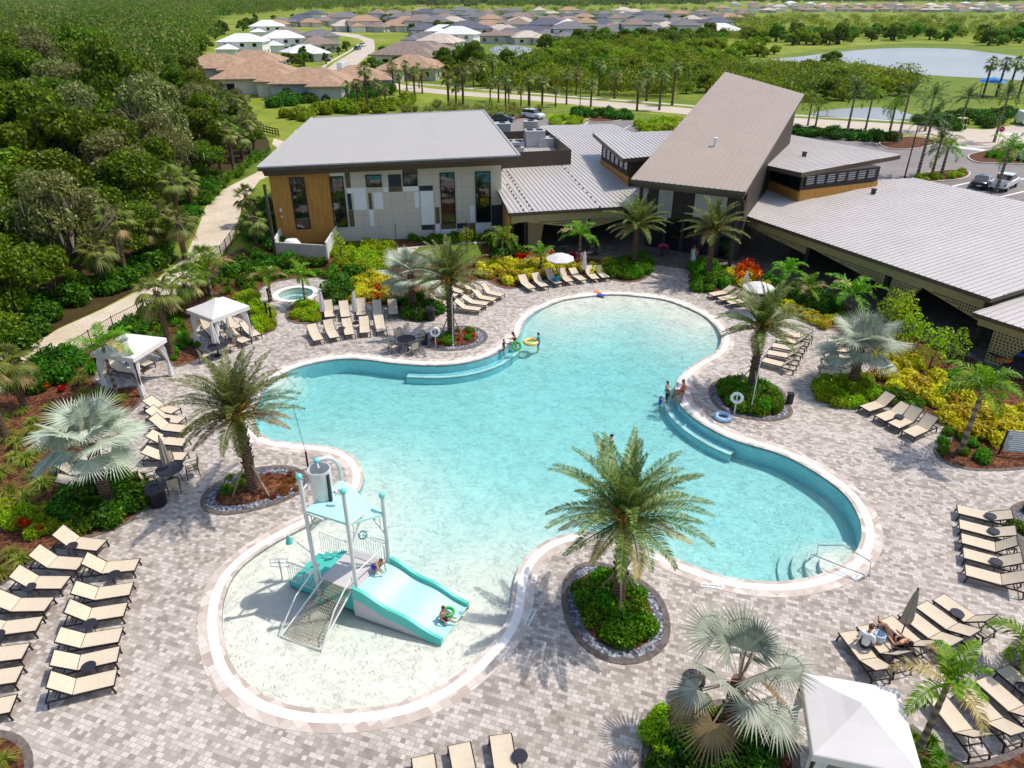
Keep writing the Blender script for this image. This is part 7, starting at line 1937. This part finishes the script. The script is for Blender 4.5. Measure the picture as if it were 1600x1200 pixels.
MB().lathe([(3.2, 3.0), (2.6, 3.4), (0, 4.0)], (0, 0, 0), 6).build('roof', plain('bright_blue_fabric', (30, 130, 210), .6), cn)
for k in range(4): MB().tube([(2.2 * math.cos(k * 1.57), 2.2 * math.sin(k * 1.57), 0), (2.2 * math.cos(k * 1.57), 2.2 * math.sin(k * 1.57), 3.1)], .08, 6).build('post', M['black'], cn)
# distant woods and scrub: nobody could count them
def far_mass(name, zones, mats, rbase, leaf, per, hz):
    Vs = []; mi = []
    for px, n in zones:
        xs = [p[0] for p in px]; ys = [p[1] for p in px]; c = 0
        while c < n:
            i = wr.uniform(min(xs), max(xs)); j = wr.uniform(min(ys), max(ys))
            if not inside((i, j), px): continue
            p = G(i, j); c += 1
            if any(inside(p, l) for l in (lake1, pond1, pond2)): continue
            r = rbase * wr.uniform(.5, 1.45) * (1 + p.y * .0006); h = r * hz * wr.uniform(.8, 1.25)
            P, d = blob_points((p.x, p.y, h * .55), (r, r, h * .5), per, low=-.75)
            Vq, _ = leaf_quads(P, d, leaf * (1 + p.y * .0011), .7); Vs.append(Vq); mi += [wr.randrange(len(mats))] * (len(Vq) // 4)
    Vs = np.concatenate(Vs); me = np_mesh(name, Vs, np.arange(len(Vs)).reshape(-1, 4), mats, mi)
    o = inst(name, me); o['kind'] = 'stuff'; o['label'] = {'far_woods': 'dense green woods behind the left trees', 'horizon_woods': 'dark tree line along the horizon', 'far_scrub': 'green scrub beyond the lake and houses'}[name]; return o
far_mass('far_woods', [([(-60,60),(300,60),(300,104),(260,150),(-60,175)], 260), ([(-60,16),(340,16),(330,66),(290,76),(-60,76)], 560), ([(-60,3),(660,3),(660,11),(450,20),(340,30),(330,20),(-60,20)], 900), ([(640,1.0),(1660,1.0),(1660,5),(1200,6),(1100,9),(900,14),(660,12)], 500)], [M['lf_oak'], M['lf_dark'], M['lf_oakg'], M['lf_pine'], M['lf_oak']], 6.0, .55, 240, 1.35)
far_mass('horizon_woods', [([(-60,.4),(1660,.4),(1660,3.5),(-60,6)], 700), ([(640,4),(1110,3),(1100,9),(660,12)], 160)], [M['lf_far']], 7.0, 1.0, 90, .8)
far_mass('far_scrub', [([(1130,28),(1660,26),(1660,60),(1130,56)], 420), ([(700,128),(740,98),(1000,86),(1115,100),(1120,150),(900,138)], 150), ([(1060,112),(1200,112),(1330,120),(1420,132),(1440,146),(1250,162),(1130,160)], 170), ([(900,62),(1130,56),(1200,60),(1060,80),(870,84)], 120), ([(540,14),(1130,14),(1130,30),(540,30)], 260), ([(1120,112),(1200,112),(1420,132),(1440,146),(1240,164),(1130,160)], 120), ([(640,128),(720,128),(1060,150),(1060,154),(820,142)], 80)], [M['lf_field'], M['lf_oak'], M['lf_shrub'], M['lf_field']], 2.8, .36, 170, 1.15)
# ---------------------------------------------------------------- houses
RC = {'tan': mat_tiles('terracotta_tiles', (176, 144, 118)), 'brown': mat_tiles('brown_grey_tiles', (146, 128, 118)), 'grey': mat_tiles('grey_tiles', (124, 120, 122)), 'white': mat_tiles('white_tiles', (232, 230, 228)), 'slate': mat_tiles('slate_tiles', (98, 100, 112)), 'sand': mat_tiles('sand_tiles', (204, 188, 172))}
WC = [plain('cream_render', (226, 216, 202), .8), plain('grey_render', (190, 188, 186), .8), plain('white_render', (238, 236, 232), .8)]
def hip(mb, cx, cy, w, d, z, pitch=.42, ov=.7):
    w += 2 * ov; d += 2 * ov; x0, x1, y0, y1 = cx - w / 2, cx + w / 2, cy - d / 2, cy + d / 2; m = min(w, d) / 2; h = m * pitch
    e = [(x0, y0, z), (x1, y0, z), (x1, y1, z), (x0, y1, z)]; eb = [(x, y, z - .25) for x, y, _ in e]
    if w >= d: r0, r1 = (x0 + m, cy, z + h), (x1 - m, cy, z + h); f = [(0, 1, 5, 4), (1, 2, 5), (2, 3, 4, 5), (3, 0, 4)]
    else: r0, r1 = (cx, y0 + m, z + h), (cx, y1 - m, z + h); f = [(0, 1, 4), (1, 2, 5, 4), (2, 3, 5), (3, 0, 4, 5)]
    mb.add(e + [r0, r1] + eb, f + [(0, 6, 7, 1), (1, 7, 8, 2), (2, 8, 9, 3), (3, 9, 6, 0), (9, 8, 7, 6)])
def house_proto(k):
    r = random.Random(k); w, d = r.uniform(15, 19), r.uniform(11, 13); two = k % 3 == 2; h = 5.6 if two else 3.1
    wall, roof_ = MB(), MB(); wins = []
    wall.box(0, 0, h / 2, w, d, h); hip(roof_, 0, 0, w, d, h)
    w2 = w * .42; ox = r.choice((-1, 1)) * w * .25
    wall.box(ox, -d * .62, 1.5, w2, d * .6, 3.0); hip(roof_, ox, -d * .55, w2, d * .72, 3.02, .42)
    if not two: wall.box(-ox, d * .45, 1.5, w * .5, d * .5, 2.98); hip(roof_, -ox, d * .4, w * .5, d * .6, 2.99)
    for s in (-1, 1):
        for z in ((1.5, 4.3) if two else (1.5,)):
            for q in (-.3, .05, .33): wins.append(((q * w, s * (d / 2 + .04), z), (1.6, .1, 1.3)))
        for q in (-.2, .2): wins.append(((s * (w / 2 + .04), q * d, 1.5), (.1, 1.4, 1.3)))
    return wall, roof_, [MB().box(*c, *s_).mesh('window', M['glass']) for c, s_ in wins]
HP = [house_proto(k) for k in range(6)]
HM = {}
def house(px, col, label, group, rz=0.0, sc=1.0, k=None, wins=True):
    k = wr.randrange(6) if k is None else k; t = thing('house', label, 'house', G(*px), rz, group, sc)
    if (k, col) not in HM: HM[(k, col)] = (HP[k][0].mesh('wall', WC[k % 3]), HP[k][1].mesh('roof', RC[col]))
    a, b = HM[(k, col)]; inst('wall', a, t); inst('roof', b, t)
    if wins:
        for w_ in HP[k][2]: inst('window', w_, t)
for px, c, rz, sc, k, lab in [((412,142),'tan',.15,1.1,0,'terracotta roofed house with the widest roof beside the woods'),((560,142),'tan',.2,.95,1,'terracotta roofed house at the foot of the street'),((494,150),'tan',.05,1.05,4,'terracotta roofed house in the middle of the front row'),((345,124),'tan',.3,1.1,3,'terracotta roofed house half hidden by the woods'),((400,112),'tan',.1,1.05,4,'tan roofed house behind the widest terracotta roof'),
        ((384,86),'white',0.05,.88,2,'white roofed two storey house at the left end of the estate'),((445,80),'white',.3,.92,5,'white roofed house right of the first white one'),((478,94),'white',.5,.88,4,'white roofed house nearest the street garden'),((498,80),'brown',.4,.95,1,'brown roofed house behind the white roofs'),
        ((452,64),'brown',.3,1.0,0,'brown roofed house uphill of the white roofs'),((420,58),'white',.2,1.0,5,'white roofed house at the back of the white group'),((500,66),'grey',.4,1.0,3,'grey roofed house by the upper street'),((430,46),'tan',0,1.1,4,'small tan roofed house at the wood edge'),
        ((645,122),'tan',-.1,1.0,1,'tan roofed house right of the street, lowest'),((648,104),'brown',-.2,1.25,0,'broad brown roofed house right of the street'),((672,92),'brown',-.3,1.0,3,'brown roofed house behind the broad brown one'),((688,78),'sand',-.2,1.1,4,'pale sand roofed house right of the street'),((715,74),'white',-.2,1.0,5,'white roofed house above the sand roofed one'),((665,72),'grey',-.2,1.0,1,'grey roofed house by the right side of the upper street')]:
    house(px, c, lab, 'houses of the estate', rz, sc, k)
def hrow(y, x0, x1, step, cols, rowlab, sc=1.0, jit=3, wins=False):
    x = x0; cnt = {}
    items = []
    while x < x1: items.append((x + wr.uniform(-.2, .2) * step, y + wr.uniform(-jit, jit), wr.choice(cols))); x += step * wr.uniform(.85, 1.2)
    for x, yy, c in items:
        cnt[c] = cnt.get(c, 0) + 1; n = cnt[c]
        house((x, yy), c, '%s roofed house, %s of that colour from the left in the %s' % (c, ORD[min(n, 20) - 1], rowlab), 'houses of the ' + rowlab, wr.choice((0, .1, -.2, 1.57, .3)), sc * wr.uniform(.9, 1.1), None, wins)
hrow(67, 735, 900, 30, ['brown', 'tan', 'grey', 'sand', 'slate'], 'row by the pond', 1.05, 2, True)
hrow(58, 660, 1130, 27, ['brown', 'grey', 'sand', 'slate', 'white'], 'second far row', 1.05, 2, True)
hrow(49, 545, 1130, 24, ['brown', 'grey', 'tan', 'slate', 'sand'], 'third far row', 1.05, 2)
hrow(41, 440, 1120, 22, ['grey', 'brown', 'tan', 'sand', 'slate'], 'fourth far row', 1.05, 1.5)
hrow(33, 470, 1140, 24, ['brown', 'tan', 'grey', 'slate'], 'fifth far row', 1.05, 1.5)
hrow(26, 640, 1180, 20, ['tan', 'brown', 'sand', 'grey'], 'sixth far row', 1.05, 1)
hrow(19, 1130, 1600, 22, ['tan', 'brown', 'sand'], 'far right row', 1.05, 1.5)
hrow(14, 1200, 1620, 18, ['tan', 'brown', 'sand'], 'farthest right row', 1.05, .8)
hrow(10, 1150, 1600, 26, ['white', 'sand', 'tan'], 'horizon row', 1.1, .5)
# ---------------------------------------------------------------- vehicles
def loft(secs, m=0, mb=None):
    """secs: (x, half width, z bottom, z top, corner)"""
    mb = mb or MB(); vs = []; n = 8
    for x, w, a, b, c in secs: vs += [(x, -w + c, a), (x, w - c, a), (x, w, a + c), (x, w, b - c), (x, w - c, b), (x, -w + c, b), (x, -w, b - c), (x, -w, a + c)]
    fs = [(i * n + k, i * n + (k + 1) % n, (i + 1) * n + (k + 1) % n, (i + 1) * n + k) for i in range(len(secs) - 1) for k in range(n)] + [tuple(range(n - 1, -1, -1)), tuple((len(secs) - 1) * n + k for k in range(n))]
    return mb.add(vs, fs, m)
M['lamp_red'] = plain('tail_lamp', (170, 24, 28), .3); M['chrome'] = plain('alloy', (170, 172, 176), .3, .7)
def vehicle(name, kind, px, rz, rgb, label, cat='car', sc=1.0):
    t = thing(name, label, cat, G(px[0], px[1], -.01), rz, None, sc); body = plain('car_paint_%d_%d_%d' % rgb, rgb, .25, .1, .5, var=.02, coat=.8)
    mb = MB(); g = MB()
    if kind == 'sedan':
        L = 4.7; loft([(-2.35, .78, .4, .82, .1), (-2.2, .88, .28, .92, .12), (-1.2, .92, .22, .95, .12), (1.0, .92, .22, .92, .12), (2.0, .88, .25, .80, .12), (2.35, .74, .38, .66, .1)], 0, mb)
        loft([(-1.75, .70, .92, .95, .01), (-1.0, .72, .92, 1.38, .08), (.25, .72, .92, 1.40, .08), (1.1, .74, .9, .95, .01)], 0, g); loft([(-1.0, .64, 1.36, 1.42, .02), (.2, .64, 1.37, 1.44, .02)], 0, mb)
    elif kind == 'suv':
        L = 4.6; loft([(-2.3, .82, .4, .98, .1), (-2.2, .92, .3, 1.05, .12), (0, .94, .26, 1.06, .12), (1.4, .93, .28, 1.04, .12), (2.2, .86, .35, .9, .12), (2.3, .8, .4, .8, .1)], 0, mb)
        loft([(-2.1, .76, 1.02, 1.08, .01), (-1.75, .76, 1.02, 1.58, .08), (.35, .76, 1.02, 1.60, .08), (1.15, .78, 1.0, 1.06, .01)], 0, g); loft([(-1.85, .70, 1.57, 1.64, .02), (.35, .70, 1.58, 1.66, .02)], 0, mb)
    elif kind == 'pickup':
        L = 5.6; loft([(-.85, .95, .45, 1.12, .1), (.9, .96, .45, 1.14, .1), (2.5, .93, .45, 1.08, .12), (2.8, .85, .5, .95, .1)], 0, mb); loft([(-2.8, .94, .5, .72, .05), (-.85, .94, .45, .72, .05)], 0, mb)
        for s in (-1, 1): mb.box(-1.82, s * .88, .9, 1.96, .12, .44)
        mb.box(-2.76, 0, .88, .08, 1.86, .46)
        loft([(-.85, .8, 1.1, 1.68, .06), (.55, .8, 1.1, 1.72, .08), (1.35, .82, 1.08, 1.14, .01)], 0, g); loft([(-.9, .74, 1.68, 1.76, .02), (.5, .74, 1.7, 1.78, .02)], 0, mb)
    elif kind == 'cart':
        L = 2.4; loft([(-1.2, .55, .3, .7, .06), (0, .55, .3, .5, .06), (1.0, .55, .3, .75, .08), (1.2, .45, .4, .65, .06)], 0, mb); mb.box(-.1, 0, 1.85, 1.7, 1.15, .08)
        for x in (-.8, .7):
            for s in (-1, 1): mb.beam((x, s * .5, .5), (x, s * .5, 1.85), .05, .05)
        g.box(.75, 0, 1.2, .03, .95, .8)
    elif kind == 'van':
        L = 5.2; loft([(-2.6, .9, .4, 2.2, .1), (1.2, .95, .35, 2.25, .1), (2.0, .93, .35, 1.3, .1), (2.6, .85, .45, 1.0, .1)], 0, mb); loft([(1.2, .86, 1.35, 2.1, .05), (1.95, .86, 1.3, 1.34, .01)], 0, g)
    mb.build('body', body, t, smooth=True); g.build('windows', M['glass'], t)
    wb = L * .31; rw = {'pickup': .40, 'cart': .24}.get(kind, .34); yw = .52 if kind == 'cart' else .84
    for x in (-wb, wb):
        for s in (-1, 1):
            w_ = MB().lathe([(rw * .6, -.11), (rw, -.09), (rw, .09), (rw * .6, .11)], (0, 0, 0), 18).build('wheel', M['black'], t, (x, s * yw, rw)); w_.rotation_euler = (R(90), 0, 0)
            MB().lathe([(rw * .62, -.115), (rw * .62, .115), (0, .118)], (0, 0, 0), 14).build('rim', M['chrome'], w_)
    if kind != 'cart':
        fx = L / 2 - .12
        for s in (-1, 1):
            MB().box(fx, s * .62, .72, .16, .3, .14).build('headlight', M['white'], t); MB().box(-L / 2 + .06, s * .74, .85, .12, .16, .24).build('tail_light', M['lamp_red'], t)
        MB().box(-L / 2 - .0, 0, .5, .03, .5, .12).build('number_plate', M['white'], t)
vehicle('parked_car', 'sedan', (1531, 291), .95, (34, 36, 44), 'black parked sedan beside the white pickup truck')
vehicle('pickup_truck', 'pickup', (1567, 294), .75, (236, 236, 238), 'white pickup truck parked behind the right roof', 'truck')
vehicle('parked_car', 'sedan', (1602, 250), .9, (52, 60, 84), 'dark blue car parked at the right edge of the lot')
vehicle('parked_car', 'suv', (833, 185), -.7, (236, 236, 238), 'white parked car behind the fitness building')
vehicle('parked_car', 'sedan', (784, 190), -.2, (44, 34, 60), 'dark purple car parked at the corner of the flat grey roof')
vehicle('moving_car', 'suv', (559, 78), 1.4, (70, 80, 96), 'dark blue car on the street among the houses')
vehicle('moving_car', 'suv', (567, 73), 1.4, (232, 232, 232), 'white car further up the street among the houses')
vehicle('delivery_van', 'van', (538, 109), 1.2, (238, 238, 238), 'white van nearest us on the street among the houses', 'van')
vehicle('utility_cart', 'cart', (1500, 202), .6, (220, 210, 40), 'yellow utility cart at the road junction', 'cart')
vehicle('delivery_van', 'van', (1598, 194), 1.3, (240, 240, 240), 'white van at the right edge beyond the junction', 'van')
# ================================================================== LIGHT, SKY, CAMERA
cam = bpy.data.cameras.new('camera'); co = bpy.data.objects.new('camera', cam); COL.objects.link(co)
co.location = (0, 0, CH); co.rotation_euler = (math.pi / 2 - PIT, 0, 0)
cam.sensor_width = 36; cam.lens = 36 * F / 1600; cam.clip_start = .5; cam.clip_end = 30000
S.camera = co
SUN_EL, SUN_AZ = R(60), math.atan2(.27, .96)     # direction towards the sun
w = bpy.data.worlds.new('World'); S.world = w; w.use_nodes = True
nt = w.node_tree; nt.nodes.clear()
sky = nt.nodes.new('ShaderNodeTexSky'); sky.sky_type = 'NISHITA'; sky.sun_disc = False
sky.sun_elevation = SUN_EL; sky.sun_rotation = math.pi / 2 - SUN_AZ
sky.air_density = 1.0; sky.dust_density = 1.5; sky.ozone_density = 1.0
bg = nt.nodes.new('ShaderNodeBackground'); bg.inputs[1].default_value = SKY_STR
ow = nt.nodes.new('ShaderNodeOutputWorld'); nt.links.new(sky.outputs[0], bg.inputs[0]); nt.links.new(bg.outputs[0], ow.inputs[0])
sl = bpy.data.lights.new('sun', 'SUN'); sl.energy = SUN_STR; sl.angle = R(.5); sl.color = (1.0, .95, .87)
so = bpy.data.objects.new('sun', sl); COL.objects.link(so); so.location = (40, 20, 60)
dv = Vector((math.cos(SUN_EL) * math.cos(SUN_AZ), math.cos(SUN_EL) * math.sin(SUN_AZ), math.sin(SUN_EL)))
so.rotation_euler = dv.to_track_quat('Z', 'Y').to_euler()
S.view_settings.view_transform = 'Standard'; S.view_settings.look = 'None'; S.view_settings.gamma = 1.0
S.view_settings.exposure = EXPO
S.cycles.max_bounces = 8; S.cycles.diffuse_bounces = 2; S.cycles.glossy_bounces = 2; S.cycles.transparent_max_bounces = 12
S.cycles.transmission_bounces = 4; S.cycles.volume_bounces = 0
S.cycles.use_denoising = True
S.cycles.use_adaptive_sampling = True; S.cycles.adaptive_threshold = .02
S.cycles.sample_clamp_indirect = 6
if HAZE:
    mb = MB().box(0, 4500, 13, 9000, 9300, 28)
    t = NT('haze_air'); pv = t.n('ShaderNodeVolumePrincipled'); pv.inputs['Color'].default_value = (.80, .88, .98, 1); pv.inputs['Density'].default_value = HAZE
    pv.inputs['Anisotropy'].default_value = .2
    t.l(pv.outputs[0], t.out.inputs['Volume']); o = mb.build('haze', t.m); o['kind'] = 'stuff'
    S.cycles.volume_bounces = 0
